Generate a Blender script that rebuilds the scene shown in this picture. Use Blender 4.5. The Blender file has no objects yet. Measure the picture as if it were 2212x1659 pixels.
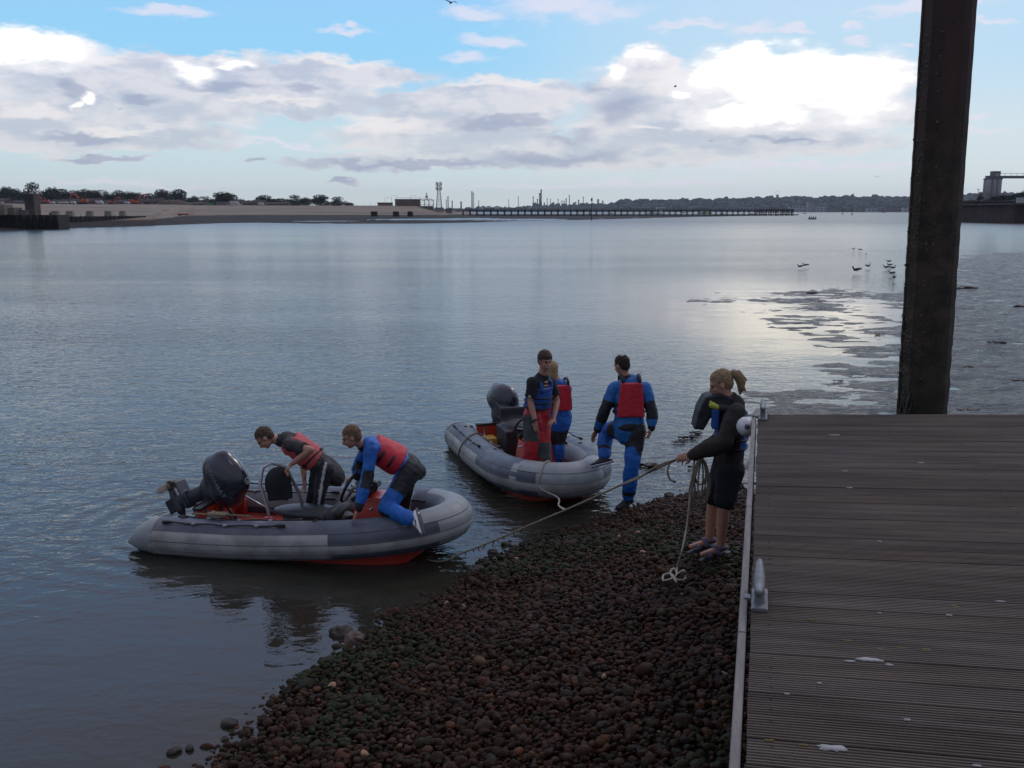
import bpy, bmesh, math, random
import numpy as np
from mathutils import Vector, Matrix, noise as mnoise
from mathutils.bvhtree import BVHTree
R = math.radians
random.seed(7)
S = bpy.context.scene
COL = S.collection

# ---------------------------------------------------------------- camera
CAM_H = 3.45; PITCH = R(10.58); F = 2000.0; W0 = 2212.0; H0 = 1659.0
cam_data = bpy.data.cameras.new('camera'); cam = bpy.data.objects.new('camera', cam_data)
COL.objects.link(cam); S.camera = cam
cam.location = (0, 0, CAM_H); cam.rotation_euler = (math.pi/2 - PITCH, 0, 0)
cam_data.sensor_width = 36.0; cam_data.lens = 36.0*F/W0
cam_data.clip_start = 0.05; cam_data.clip_end = 30000
S.render.engine = 'CYCLES'
S.view_settings.view_transform = 'Standard'; S.view_settings.look = 'None'
S.view_settings.exposure = 0.25; S.view_settings.gamma = 1.0

def ray(u, v):
    x = (u-W0/2)/F; y = (H0/2-v)/F
    return Vector((x, math.cos(PITCH)+y*math.sin(PITCH), -math.sin(PITCH)+y*math.cos(PITCH)))
def gz(u, v, z=0.0):                 # where the sight line through a photo point meets a level plane
    d = ray(u, v); t = (z-CAM_H)/d.z
    return Vector((d.x*t, d.y*t, z))
def gy(u, v, Y):                     # ... meets the plane at distance Y
    d = ray(u, v); t = Y/d.y
    return Vector((d.x*t, Y, CAM_H+d.z*t))
def azel(u, v):
    d = ray(u, v).normalized()
    return math.degrees(math.atan2(d.x, d.y)), math.degrees(math.asin(d.z))

# ---------------------------------------------------------------- node helper
class NB:
    def __init__(s, tree): s.t = tree; s.t.nodes.clear()
    def n(s, typ, ins=None, **props):
        nd = s.t.nodes.new(typ)
        for k, v in props.items(): setattr(nd, k, v)
        if ins:
            for k, v in ins.items():
                sock = nd.inputs[k]
                if isinstance(v, bpy.types.NodeSocket): s.t.links.new(v, sock)
                else: sock.default_value = v
        return nd
    def math(s, op, a, b=None, c=None, clamp=False):
        ins = {0: a}
        if b is not None: ins[1] = b
        if c is not None: ins[2] = c
        return s.n('ShaderNodeMath', ins, operation=op, use_clamp=clamp).outputs[0]
    def vmath(s, op, a, b=None, c=None, out=0):
        ins = {0: a}
        if b is not None: ins[1] = b
        if c is not None: ins[2] = c
        return s.n('ShaderNodeVectorMath', ins, operation=op).outputs[out]
    def noise(s, vec, scale, detail=4, rough=0.55, dim='3D', dist=0.0, out=0):
        nd = s.n('ShaderNodeTexNoise', {'Scale': scale, 'Detail': detail, 'Roughness': rough, 'Distortion': dist}, noise_dimensions=dim)
        if vec is not None: s.t.links.new(vec, nd.inputs['Vector'])
        return nd.outputs[out]
    def mapr(s, v, a, b, c=0.0, d=1.0, smooth=False):
        return s.n('ShaderNodeMapRange', {0: v, 1: a, 2: b, 3: c, 4: d}, interpolation_type='SMOOTHSTEP' if smooth else 'LINEAR').outputs[0]
    def mix(s, f, a, b, blend='MIX'):
        nd = s.n('ShaderNodeMix', data_type='RGBA', blend_type=blend)
        for k, v in ((0, f), (6, a), (7, b)):
            if isinstance(v, bpy.types.NodeSocket): s.t.links.new(v, nd.inputs[k])
            else: nd.inputs[k].default_value = v if k == 0 else (tuple(v)+(1,))[:4]
        return nd.outputs[2]

# ---------------------------------------------------------------- world: evening sky with clouds, laid out by azimuth and elevation
SUN_AZ, SUN_EL = 38.0, 46.0
world = bpy.data.worlds.new('World'); S.world = world; world.use_nodes = True
def build_world():
    b = NB(world.node_tree)
    tc = b.n('ShaderNodeTexCoord')
    dirv = b.vmath('NORMALIZE', tc.outputs['Generated'])
    sx = b.n('ShaderNodeSeparateXYZ', {0: dirv})
    az = b.math('MULTIPLY', b.math('ARCTAN2', sx.outputs[0], sx.outputs[1]), 57.29578)
    el = b.math('MULTIPLY', b.math('ARCSINE', sx.outputs[2]), 57.29578)
    p = b.n('ShaderNodeCombineXYZ', {0: az, 1: el}).outputs[0]
    # noise lives on the sphere of directions, flattened towards the horizon
    q = b.vmath('MULTIPLY', dirv, (1, 1, 2.6))
    wob = b.noise(q, 7.0, 3, 0.6, out=1)
    wob = b.vmath('SUBTRACT', wob, (0.5, 0.5, 0.5))
    pd = b.vmath('MULTIPLY_ADD', wob, (5.0, 2.2, 0), p)
    wob2 = b.vmath('SUBTRACT', b.noise(q, 38.0, 2, 0.6, out=1), (0.5, 0.5, 0.5))
    pd = b.vmath('MULTIPLY_ADD', wob2, (1.3, 1.1, 0), pd)
    def ell(src, u, v, ru, rv, prev, k=0.05):
        a, e = azel(u, v); a2, e2 = azel(u+ru, v); a3, e3 = azel(u, v-rv)
        ia, ie = 1/max(0.3, a2-a), 1/max(0.2, e3-e)
        d = b.vmath('LENGTH', b.vmath('MULTIPLY_ADD', src, (ia, ie, 0), (-a*ia, -e*ie, 0)), out=1)
        d = b.math('SUBTRACT', 1.0, d)
        if prev is None: return d
        return b.math('SMOOTH_MAX', prev, d, k)
    fine = b.noise(q, 26.0, 5, 0.62)
    mid = b.noise(q, 8.0, 3, 0.6)
    # main banks
    f = None
    for e in CLOUDS: f = ell(pd, *e, f)
    edge = b.math('MULTIPLY_ADD', b.math('SUBTRACT', fine, 0.5), 0.5, f)
    dens = b.mapr(edge, -0.06, 0.30, 0, 1, True)
    # wisps
    g = None
    for e in WISPS: g = ell(pd, *e, g)
    wis = b.mapr(b.math('MULTIPLY_ADD', b.math('SUBTRACT', fine, 0.5), 0.9, g), -0.05, 0.75, 0, 0.70, True)
    # sunlit heads
    h = None
    for e in BRIGHTS: h = ell(pd, *e, h, 0.05)
    hh = b.math('MULTIPLY_ADD', b.math('SUBTRACT', fine, 0.5), 0.9, h)
    br = b.mapr(hh, -0.38, 0.45, 0, 1, True); br2 = b.mapr(hh, 0.10, 1.0, 0, 1, True)
    sf = None
    for e in SOFTS: sf = ell(pd, *e, sf)
    soft = b.mapr(b.math('MULTIPLY_ADD', b.math('SUBTRACT', fine, 0.5), 1.1, sf), -0.15, 0.7, 0, 0.8, True)
    dk = None
    for e in DARKS: dk = ell(pd, *e, dk)
    dark = b.mapr(b.math('MULTIPLY_ADD', b.math('SUBTRACT', mid, 0.5), 0.8, dk), 0.0, 0.7, 0, 1, True)
    # relief: billows catch light from the sun's side
    q2 = b.vmath('ADD', q, (0.012, 0.0, 0.05))
    rel = b.math('SUBTRACT', b.noise(q, 13.0, 4, 0.6), b.noise(q2, 13.0, 4, 0.6))
    rel = b.mapr(rel, -0.07, 0.11, 0, 1)
    thin = b.mapr(edge, 0.0, 0.55, 1, 0)
    lit = b.math('ADD', b.math('MULTIPLY', rel, 0.72), b.math('MULTIPLY', thin, 0.42), clamp=True)
    # clear sky
    sky = b.n('ShaderNodeTexSky', sky_type='NISHITA', sun_disc=False, sun_elevation=R(SUN_EL), sun_rotation=R(SUN_AZ), air_density=1.0, dust_density=0.6, ozone_density=1.6)
    skyc = b.vmath('MULTIPLY', sky.outputs[0], SKYTINT)
    ST = 0.1
    def c(r, g_, bb): # picture value to what the background needs
        l = [((x/255)/12.92 if x/255 <= 0.04045 else ((x/255+0.055)/1.055)**2.4)/ST for x in (r, g_, bb)]
        l = [q*0.86 for q in l]
        return tuple(l)
    # sky clear colour by elevation blended with the physical sky
    grad = b.n('ShaderNodeValToRGB', {0: b.mapr(el, 0, 60)})
    cr = grad.color_ramp; cr.interpolation = 'EASE'
    stops = [(0.0, (216,226,228)), (0.06, (204,226,234)), (0.15, (150,212,250)), (0.26, (154,200,252)), (0.48, (186,202,244)), (1.0, (160,170,206))]
    while len(cr.elements) < len(stops): cr.elements.new(0.5)
    for el_, (pos, colr) in zip(cr.elements, stops):
        el_.position = pos; el_.color = tuple(x*ST for x in c(*colr))+(1,)
    gradc = b.vmath('MULTIPLY', grad.outputs[0], (1/ST,)*3)
    base = b.mix(0.93, skyc, gradc)
    # away from the sun's quarter the evening sky is dimmer
    sunv = Vector((math.sin(R(17)), math.cos(R(17)), 0))
    side = b.vmath('DOT_PRODUCT', dirv, tuple(sunv), out=1)
    dim = b.mapr(side, -0.5, 0.7, 0.5, 1.0, True)
    base = b.vmath('SCALE', base, None)
    base.node.inputs[3].default_value = 1
    b.t.links.new(dim, base.node.inputs[3])
    glow = b.vmath('DOT_PRODUCT', dirv, tuple(Vector((math.sin(R(19)), math.cos(R(19)), 0.10)).normalized()), out=1)
    glw = b.mapr(glow, 0.92, 1.0, 0, 0.45, True)
    base = b.mix(glw, base, c(228, 234, 238))
    shade = b.mix(b.mapr(el, 2, 14, 0, 1), c(196, 206, 216), c(190, 195, 222))
    light = b.mix(b.mapr(el, 2, 14, 0, 1), c(228, 228, 230), c(248, 240, 248))
    cl = b.mix(lit, shade, light)
    cl = b.mix(b.math('MULTIPLY', dark, 0.62), cl, c(150, 160, 190))
    cl = b.mix(soft, cl, c(246, 240, 240)); cl = b.mix(br, cl, c(250, 248, 252)); cl = b.mix(br2, cl, tuple(x*1.9 for x in c(255, 248, 232)))
    base = b.mix(wis, base, c(234, 230, 244))
    outc = b.mix(b.math('MULTIPLY', dens, 0.93), base, cl)
    # broken grey cloud over the rest of the sky (overhead and behind)
    back = b.mapr(b.noise(q, 3.0, 4, 0.6), 0.40, 0.56, 0, 0.9, True)
    back = b.math('MULTIPLY', back, b.math('MAXIMUM', b.mapr(el, 24, 34, 0, 1, True), b.mapr(b.math('ABSOLUTE', az), 36, 50, 0, 1, True)))
    bcol = b.vmath('SCALE', b.mix(b.noise(q, 6, 2), c(176, 176, 200), c(226, 220, 234)), None)
    b.t.links.new(dim, bcol.node.inputs[3])
    outc = b.mix(back, outc, bcol)
    sc_ = b.n('ShaderNodeVectorMath', {0: outc}, operation='SCALE'); b.t.links.new(b.mapr(el, 13.5, 26, 1.0, 1.28, True), sc_.inputs[3]); outc = sc_.outputs[0]
    bg = b.n('ShaderNodeBackground', {'Color': outc, 'Strength': ST})
    o = b.n('ShaderNodeOutputWorld', {0: bg.outputs[0]})
SKYTINT = (1.0, 1.0, 1.0)
CLOUDS = [(50, 130, 260, 84), (300, 190, 250, 90), (120, 235, 170, 50), (450, 150, 200, 46), (700, 165, 270, 40), (540, 205, 270, 46), (350, 245, 240, 40), (640, 236, 180, 22), (90, 285, 240, 50), (320, 297, 220, 27),
          (860, 220, 170, 24), (1080, 212, 200, 44), (1000, 250, 250, 40), (960, 290, 300, 36), (1150, 330, 350, 38), (830, 352, 250, 16), (960, 338, 290, 24), (1390, 220, 190, 110), (1390, 130, 90, 56),
          (1650, 185, 240, 116), (1850, 200, 150, 104), (1480, 280, 330, 66), (1720, 300, 280, 44), (1430, 335, 350, 28), (200, 338, 140, 9), (760, 388, 50, 4), (570, 338, 34, 7), (1940, 240, 70, 24), (1500, 362, 50, 6), (1830, -150, 190, 60)]
WISPS = [(370, 24, 130, 15), (1030, 38, 100, 24), (1060, 95, 100, 18), (1230, 22, 200, 32), (730, 72, 80, 10), (1020, 132, 70, 16), (1500, 42, 130, 12), (1640, 50, 70, 18), (1840, 45, 34, 10), (1840, 76, 44, 9), (1710, 50, 40, 6),
         (1950, 98, 30, 8), (2000, 8, 220, 18), (2160, 35, 80, 9), (2150, 275, 90, 8), (2110, 250, 40, 6), (1760, 330, 120, 9), (500, 280, 70, 6), (1800, 360, 400, 12), (300, 395, 300, 10), (1300, 395, 500, 9), (600, 310, 200, 8)]
BRIGHTS = [(40, 92, 210, 56), (415, 143, 44, 26), (490, 130, 50, 10), (180, 214, 20, 11), (152, 222, 20, 8), (1720, 165, 280, 116), (1860, 185, 130, 100), (1640, 100, 120, 26), (1380, 108, 80, 30), (1310, 152, 34, 28),
           (1480, 208, 34, 14), (1640, 255, 150, 34), (1540, 150, 60, 50), (1830, -150, 210, 66)]
SOFTS = [(830, 266, 190, 18), (80, 238, 140, 18), (1400, 287, 50, 8), (260, 276, 110, 12), (1100, 180, 220, 14), (720, 130, 230, 14), (600, 225, 130, 11), (560, 118, 90, 14), (1700, 250, 260, 50), (160, 110, 200, 40), (1480, 180, 160, 60), (1290, 175, 60, 26)]
DARKS = [(480, 185, 130, 20), (640, 190, 60, 14), (150, 185, 40, 30), (1230, 300, 90, 26), (1260, 190, 36, 26), (900, 352, 290, 12), (1100, 270, 160, 18), (1925, 238, 46, 13), (1700, 310, 150, 10), (1640, 282, 50, 9), (200, 338, 140, 10),
         (1200, 340, 200, 20), (180, 290, 150, 14), (570, 338, 34, 8), (760, 388, 50, 5), (300, 215, 60, 12), (1330, 250, 90, 50)]
build_world()
world.cycles.sampling_method = 'MANUAL'; world.cycles.sample_map_resolution = 512

sun_d = bpy.data.lights.new('sun', 'SUN'); sun = bpy.data.objects.new('sun', sun_d); COL.objects.link(sun)
sun_d.energy = 0.5; sun_d.angle = R(14); sun_d.color = (1.0, 0.90, 0.78)
sd = Vector((math.sin(R(SUN_AZ))*math.cos(R(SUN_EL)), math.cos(R(SUN_AZ))*math.cos(R(SUN_EL)), math.sin(R(SUN_EL))))
sun.rotation_euler = (-sd).to_track_quat('-Z', 'Y').to_euler()
# ---------------------------------------------------------------- materials
MATS = {}
def mat(name, col, rough=0.7, metal=0.0, var=0.12, vscale=6.0, bump=0.0, bscale=60.0, col2=None, c2scale=3.0, c2lo=0.45, c2hi=0.6, spec=0.5, stretch=(1, 1, 1), attr=False, coat=0.0, rvar=0.0):
    if name in MATS: return MATS[name]
    m = bpy.data.materials.new(name); m.use_nodes = True; b = NB(m.node_tree)
    tc = b.n('ShaderNodeTexCoord').outputs['Object']
    v = b.vmath('MULTIPLY', tc, stretch)
    base = tuple(col)+(1,)
    if attr: base = b.n('ShaderNodeAttribute', attribute_name='Col').outputs['Color']
    if col2 is not None:
        f = b.mapr(b.noise(v, c2scale, 5, 0.6), c2lo, c2hi, 0, 1, True)
        base = b.mix(f, base, col2)
    if var > 0:
        k = b.mapr(b.noise(v, vscale, 5, 0.6), 0.25, 0.75, 1-var*1.6, 1+var*1.6)
        nd = b.n('ShaderNodeVectorMath', {0: base if isinstance(base, bpy.types.NodeSocket) else base[:3]}, operation='SCALE')
        b.t.links.new(k, nd.inputs[3]); base = nd.outputs[0]
    ins = {'Base Color': base, 'Roughness': rough, 'Metallic': metal, 'Specular IOR Level': spec, 'Coat Weight': coat, 'Coat Roughness': 0.12}
    if rvar: ins['Roughness'] = b.mapr(b.noise(v, vscale*1.7, 4), 0.3, 0.7, max(0.02, rough-rvar), min(1, rough+rvar))
    if bump > 0:
        ins['Normal'] = b.n('ShaderNodeBump', {'Height': b.noise(v, bscale, 4, 0.6), 'Strength': 0.9, 'Distance': bump}).outputs[0]
    pr = b.n('ShaderNodeBsdfPrincipled', ins)
    b.n('ShaderNodeOutputMaterial', {0: pr.outputs[0]})
    MATS[name] = m
    return m

# ---------------------------------------------------------------- objects
def tag(o, label=None, cat=None, group=None, kind=None):
    if label: o['label'] = label
    if cat: o['category'] = cat
    if group: o['group'] = group
    if kind: o['kind'] = kind
    return o
def empty(name, loc=(0, 0, 0), rz=0.0, label=None, cat=None, group=None):
    o = bpy.data.objects.new(name, None); COL.objects.link(o)
    o.location = loc; o.rotation_euler = (0, 0, rz); o.empty_display_size = 0.2
    return tag(o, label, cat, group)
def link(name, me, parent=None, loc=None):
    o = bpy.data.objects.new(name, me); COL.objects.link(o)
    if parent is not None: o.parent = parent
    if loc is not None: o.location = loc
    return o
class MB:
    """collects shapes, then links them as one mesh"""
    def __init__(s): s.v = []; s.f = []; s.mi = []; s.sm = []
    def add(s, vs, fs, mi=0, smooth=False):
        o = len(s.v); s.v += [tuple(x) for x in vs]; s.f += [tuple(i+o for i in f) for f in fs]; s.mi += [mi]*len(fs); s.sm += [smooth]*len(fs)
    def box(s, c, size, rot=None, mi=0, taper=1.0):
        hx, hy, hz = size[0]/2, size[1]/2, size[2]/2
        vs = [Vector((x*hx*(taper if z > 0 else 1), y*hy*(taper if z > 0 else 1), z*hz)) for z in (-1, 1) for x, y in ((-1, -1), (1, -1), (1, 1), (-1, 1))]
        if rot is not None: vs = [rot @ v for v in vs]
        s.add([v+Vector(c) for v in vs], [(3, 2, 1, 0), (4, 5, 6, 7), (0, 1, 5, 4), (1, 2, 6, 5), (2, 3, 7, 6), (3, 0, 4, 7)], mi)
    def prism(s, pts, z0, z1, mi=0):
        n = len(pts)
        s.add([(p[0], p[1], z0) for p in pts]+[(p[0], p[1], z1) for p in pts], [tuple(range(n))[::-1], tuple(range(n, 2*n))]+[(i, (i+1) % n, (i+1) % n+n, i+n) for i in range(n)], mi)
    def tube(s, pts, rad, n=8, mi=0, flat=None, caps=True, smooth=True, dome=False):
        """pts: points, rad: number or list; flat=(vector, factor) squeezes the section along that vector"""
        pts = [Vector(p) for p in pts]; k = len(pts)
        rad = list(rad) if hasattr(rad, '__len__') else [rad]*k
        if dome:  # rounded ends
            d0 = (pts[0]-pts[1]).normalized(); d1 = (pts[-1]-pts[-2]).normalized()
            A = []; ra = []
            for a in (80, 60, 35): A.append(pts[0]+d0*rad[0]*math.sin(R(a))); ra.append(rad[0]*math.cos(R(a)))
            Bp = []; rb = []
            for a in (35, 60, 80): Bp.append(pts[-1]+d1*rad[-1]*math.sin(R(a))); rb.append(rad[-1]*math.cos(R(a)))
            pts = A+pts+Bp; rad = ra+rad+rb; k = len(pts)
        vs = []; up = None
        for i in range(k):
            t = (pts[min(i+1, k-1)]-pts[max(i-1, 0)]).normalized()
            if up is None:
                up = Vector((0, 0, 1)) if abs(t.z) < 0.9 else Vector((0, 1, 0))
                if flat: up = Vector(flat[0])
            u = up-t*up.dot(t)
            if u.length < 1e-5: u = t.orthogonal()
            u.normalize(); w = t.cross(u); up = u if not flat else up
            for j in range(n):
                a = 2*math.pi*j/n
                fu = flat[1] if flat else 1.0
                vs.append(pts[i]+u*(math.cos(a)*rad[i]*fu)+w*(math.sin(a)*rad[i]))
        fs = [(i*n+j, i*n+(j+1) % n, (i+1)*n+(j+1) % n, (i+1)*n+j) for i in range(k-1) for j in range(n)]
        if caps: fs += [tuple(range(n))[::-1], tuple(range((k-1)*n, k*n))]
        s.add(vs, fs, mi, smooth)
    def ell(s, c, r, rot=None, mi=0, n=12, m=8):
        vs = []; c = Vector(c)
        for i in range(1, m):
            ph = math.pi*i/m
            for j in range(n):
                a = 2*math.pi*j/n
                v = Vector((r[0]*math.sin(ph)*math.cos(a), r[1]*math.sin(ph)*math.sin(a), r[2]*math.cos(ph)))
                vs.append((rot @ v if rot else v)+c)
        t = Vector((0, 0, r[2])); vs.append((rot @ t if rot else t)+c); vs.append((rot @ -t if rot else -t)+c)
        fs = [((i)*n+j, (i+1)*n+j, (i+1)*n+(j+1) % n, i*n+(j+1) % n) for i in range(m-2) for j in range(n)]
        T = (m-1)*n
        fs += [(T, j, (j+1) % n) for j in range(n)]+[(T+1, (m-2)*n+(j+1) % n, (m-2)*n+j) for j in range(n)]
        s.add(vs, fs, mi, True)
    def quad(s, a, b, c, d, mi=0): s.add([a, b, c, d], [(0, 1, 2, 3)], mi)
    def mesh(s, name, mats, bevel=0):
        me = bpy.data.meshes.new(name); me.from_pydata(s.v, [], s.f)
        for m in (mats if isinstance(mats, (list, tuple)) else [mats]): me.materials.append(m)
        me.polygons.foreach_set('material_index', s.mi); me.polygons.foreach_set('use_smooth', s.sm)
        me.update(); return me
    def build(s, name, mats, parent=None, bevel=0, loc=None):
        me = s.mesh(name, mats)
        if bevel:
            bm = bmesh.new(); bm.from_mesh(me)
            bmesh.ops.bevel(bm, geom=[e for e in bm.edges if len(e.link_faces) == 2 and e.calc_face_angle(0) > 0.6], offset=bevel, segments=2, affect='EDGES', clamp_overlap=True)
            bm.to_mesh(me); bm.free()
        return link(name, me, parent, loc)
def rotm(fwd, up=(0, 0, 1)):
    """columns: x = fwd, y = left, z = up"""
    f = Vector(fwd).normalized(); u = Vector(up); l = u.cross(f).normalized(); u = f.cross(l)
    return Matrix((f, l, u)).transposed()
def remesh(mb, name, mats, voxel, smooth=4, parent=None, pick=None, rough=0.0, rscale=12.0, rdir=(1, 1, 1), fac=0.5):
    """fuses overlapping closed shapes into one continuous surface; pick(co, normal)->material index"""
    me = mb.mesh(name, mats); o = bpy.data.objects.new(name, me); COL.objects.link(o)
    md = o.modifiers.new('r', 'REMESH'); md.mode = 'VOXEL'; md.voxel_size = voxel; md.use_smooth_shade = True
    if smooth: ms = o.modifiers.new('s', 'SMOOTH'); ms.factor = fac; ms.iterations = smooth
    dg = bpy.context.evaluated_depsgraph_get(); me2 = bpy.data.meshes.new_from_object(o.evaluated_get(dg))
    bpy.data.objects.remove(o); bpy.data.meshes.remove(me); me2.name = name
    if rough:
        for v in me2.vertices:
            q = Vector((v.co.x*rdir[0], v.co.y*rdir[1], v.co.z*rdir[2]))*rscale
            v.co += v.normal*(mnoise.noise(q)+0.5*mnoise.noise(q*2.3))*rough
    me2.materials.clear()
    for m in (mats if isinstance(mats, (list, tuple)) else [mats]): me2.materials.append(m)
    if pick:
        idx = [pick(p.center, p.normal) for p in me2.polygons]; me2.polygons.foreach_set('material_index', idx)
    else: me2.polygons.foreach_set('material_index', [0]*len(me2.polygons))
    me2.polygons.foreach_set('use_smooth', [True]*len(me2.polygons))
    return link(name, me2, parent)
def copy_tree(o, parent=None):
    c = o.copy(); COL.objects.link(c)
    if parent is not None: c.parent = parent
    for ch in list(o.children): copy_tree(ch, c)
    return c
def polydist(px, py, poly):
    """signed distance of arrays px,py from a polyline (positive on its right-hand side)"""
    best = np.full(px.shape, 1e9); sg = np.zeros(px.shape)
    for (ax, ay), (bx, by) in zip(poly[:-1], poly[1:]):
        dx, dy = bx-ax, by-ay; L = dx*dx+dy*dy
        t = np.clip(((px-ax)*dx+(py-ay)*dy)/L, 0, 1)
        qx, qy = px-(ax+t*dx), py-(ay+t*dy); d = np.hypot(qx, qy)
        cr = qx*dy-qy*dx
        m = d < best; best = np.where(m, d, best); sg = np.where(m, np.sign(cr), sg)
    return best*sg
def vnoise(x, y, seed=0):
    """value noise on arrays"""
    rs = np.random.RandomState(seed); T = rs.rand(256, 256)
    xi = np.floor(x).astype(int); yi = np.floor(y).astype(int); fx = x-xi; fy = y-yi
    fx = fx*fx*(3-2*fx); fy = fy*fy*(3-2*fy)
    g = lambda a, b: T[a % 256, b % 256]
    return (g(xi, yi)*(1-fx)+g(xi+1, yi)*fx)*(1-fy)+(g(xi, yi+1)*(1-fx)+g(xi+1, yi+1)*fx)*fy
def fbm(x, y, o=4, seed=0):
    s = 0; a = 0.5
    for i in range(o): s = s+a*vnoise(x*2**i, y*2**i, seed+i); a *= 0.5
    return s
def np_mesh(name, V, Fc, mats, smooth=True, col=None, mi=None):
    V = np.asarray(V, dtype=np.float32); Fc = np.asarray(Fc, dtype=np.int32); k = Fc.shape[1]
    me = bpy.data.meshes.new(name); me.vertices.add(len(V)); me.vertices.foreach_set('co', V.ravel())
    me.loops.add(Fc.size); me.loops.foreach_set('vertex_index', Fc.ravel())
    me.polygons.add(len(Fc)); me.polygons.foreach_set('loop_start', np.arange(0, Fc.size, k, dtype=np.int32))
    for m in (mats if isinstance(mats, (list, tuple)) else [mats]): me.materials.append(m)
    me.polygons.foreach_set('use_smooth', np.full(len(Fc), smooth))
    if mi is not None: me.polygons.foreach_set('material_index', np.asarray(mi, dtype=np.int32))
    if col is not None:
        a = me.color_attributes.new('Col', 'FLOAT_COLOR', 'POINT')
        c4 = np.ones((len(V), 4), dtype=np.float32); c4[:, :3] = col; a.data.foreach_set('color', c4.ravel())
    me.update(); me.validate(); return me
def grid_mesh(name, X, Y, Z, mats, smooth=True):
    n, m = X.shape; V = np.stack([X, Y, Z], -1).reshape(-1, 3)
    i = np.arange(n-1)[:, None]*m+np.arange(m-1)[None, :]; i = i.ravel()
    return np_mesh(name, V, np.stack([i, i+1, i+m+1, i+m], 1), mats, smooth)
# ================================================================ river
BEACH = [(-3.6, 1.0), (-2.9, 3.0), (-2.3, 4.7)]+[tuple(gz(u, v).xy) for u, v in ((430, 1640), (530, 1530), (620, 1462), (725, 1375), (860, 1312), (1000, 1240), (1060, 1195), (1130, 1160), (1230, 1130), (1340, 1092), (1460, 1062), (1610, 1042))]+[(5.2, 12.2), (9, 13.2)]
def beach_d(x, y):
    x = np.asarray(x, float); y = np.asarray(y, float)
    return polydist(x, y, BEACH)+(fbm(x*1.7, y*1.7, 3, 5)-0.44)*0.5
def beach_h(x, y): 
    d = beach_d(x, y)
    return np.where(d > 0, d*0.205, d*0.16)-0.035
def bz(x, y): return float(beach_h(np.array([x]), np.array([y]))[0])
BOAT1_AX = None
def build_water():
    m = bpy.data.materials.new('river_water'); m.use_nodes = True; b = NB(m.node_tree)
    g = b.n('ShaderNodeNewGeometry').outputs['Position']
    s = b.n('ShaderNodeSeparateXYZ', {0: g})
    dist = b.vmath('LENGTH', g, out=1)
    n1 = b.noise(b.vmath('MULTIPLY', g, (1.0, 1.7, 1)), 1.5, 3, 0.55, dist=0.6)      # 60 cm wavelets
    n2 = b.noise(b.vmath('MULTIPLY', g, (1.0, 1.5, 1)), 5.5, 3, 0.55, dist=0.5)     # small ripples
    n3 = b.noise(b.vmath('MULTIPLY', g, (0.5, 1.0, 1)), 0.16, 3, 0.6)
    # streaks of calmer and rougher water
    calm = b.mapr(b.noise(b.vmath('MULTIPLY', g, (0.25, 1.0, 1)), 0.07, 4, 0.6), 0.35, 0.65, 0.55, 1.25)
    # sheltered shallows along the mud on the right: nearly mirror-flat
    cx, cy = gz(1800, 700).xy
    dr = b.vmath('LENGTH', b.vmath('MULTIPLY_ADD', g, (1/9.0, 1/24.0, 0), (-cx/9.0, -(cy+2)/24.0, 0)), out=1)
    calm = b.math('MULTIPLY', calm, b.mapr(dr, 0.35, 1.25, 0.07, 1.0, True))
    # lee of the beach and of the boats
    lx, ly = -2.0, 6.2
    d3 = b.vmath('LENGTH', b.vmath('MULTIPLY_ADD', g, (1/3.6, 1/3.2, 0), (-lx/3.6, -ly/3.2, 0)), out=1)
    calm = b.math('MULTIPLY', calm, b.mapr(d3, 0.3, 1.2, 0.28, 1.0, True))
    h = b.math('ADD', b.math('MULTIPLY', n1, 0.034), b.math('MULTIPLY', n2, 0.019))
    h = b.math('MULTIPLY', h, calm)
    h = b.math('MULTIPLY_ADD', n3, 0.05, h)
    # ring ripples spreading from the drifting stern
    for (u, v, amp, k, ext) in ((430, 1130, 0.0065, 20, 2.7), (640, 1220, 0.0012, 22, 1.7), (1100, 1090, 0.0016, 24, 1.8), (600, 900, 0.0014, 9, 4.0)):
        c = gz(u, v)
        d = b.vmath('LENGTH', b.vmath('SUBTRACT', g, tuple(c)), out=1)
        w = b.math('SINE', b.math('MULTIPLY_ADD', b.noise(g, 1.3, 2), 5.0, b.math('MULTIPLY', d, k)))
        h = b.math('MULTIPLY_ADD', b.math('MULTIPLY', w, b.mapr(d, 0.2, ext, amp, 0, True)), 1.0, h)
    bump = b.n('ShaderNodeBump', {'Height': h, 'Strength': 1.0, 'Distance': 1.0}).outputs[0]
    murk = b.mix(b.noise(g, 0.6, 3), (0.020, 0.021, 0.016), (0.034, 0.031, 0.022))
    ro = b.mapr(dist, 10, 300, 0.03, 0.30)
    pr = b.n('ShaderNodeBsdfPrincipled', {'Base Color': murk, 'Roughness': ro, 'IOR': 1.333, 'Normal': bump})
    b.n('ShaderNodeOutputMaterial', {0: pr.outputs[0]})
    # one sheet: fine near, coarse to the horizon
    rr = [0, 4, 10, 25, 60, 150, 400, 1000, 2500, 4200, 6000]; n = 64; V = [(0, 0, 0)]; Fq = []
    mb = MB(); vs = [(0, 0, 0)]+[(r*math.cos(2*math.pi*j/n), r*math.sin(2*math.pi*j/n), 0) for r in rr[1:] for j in range(n)]
    fs = [(0, 1+j, 1+(j+1) % n) for j in range(n)]+[(1+i*n+j, 1+(i+1)*n+j, 1+(i+1)*n+(j+1) % n, 1+i*n+(j+1) % n) for i in range(len(rr)-2) for j in range(n)]
    mb.add(vs, fs); o = mb.build('water', m); tag(o, kind='structure')
build_water()

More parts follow.
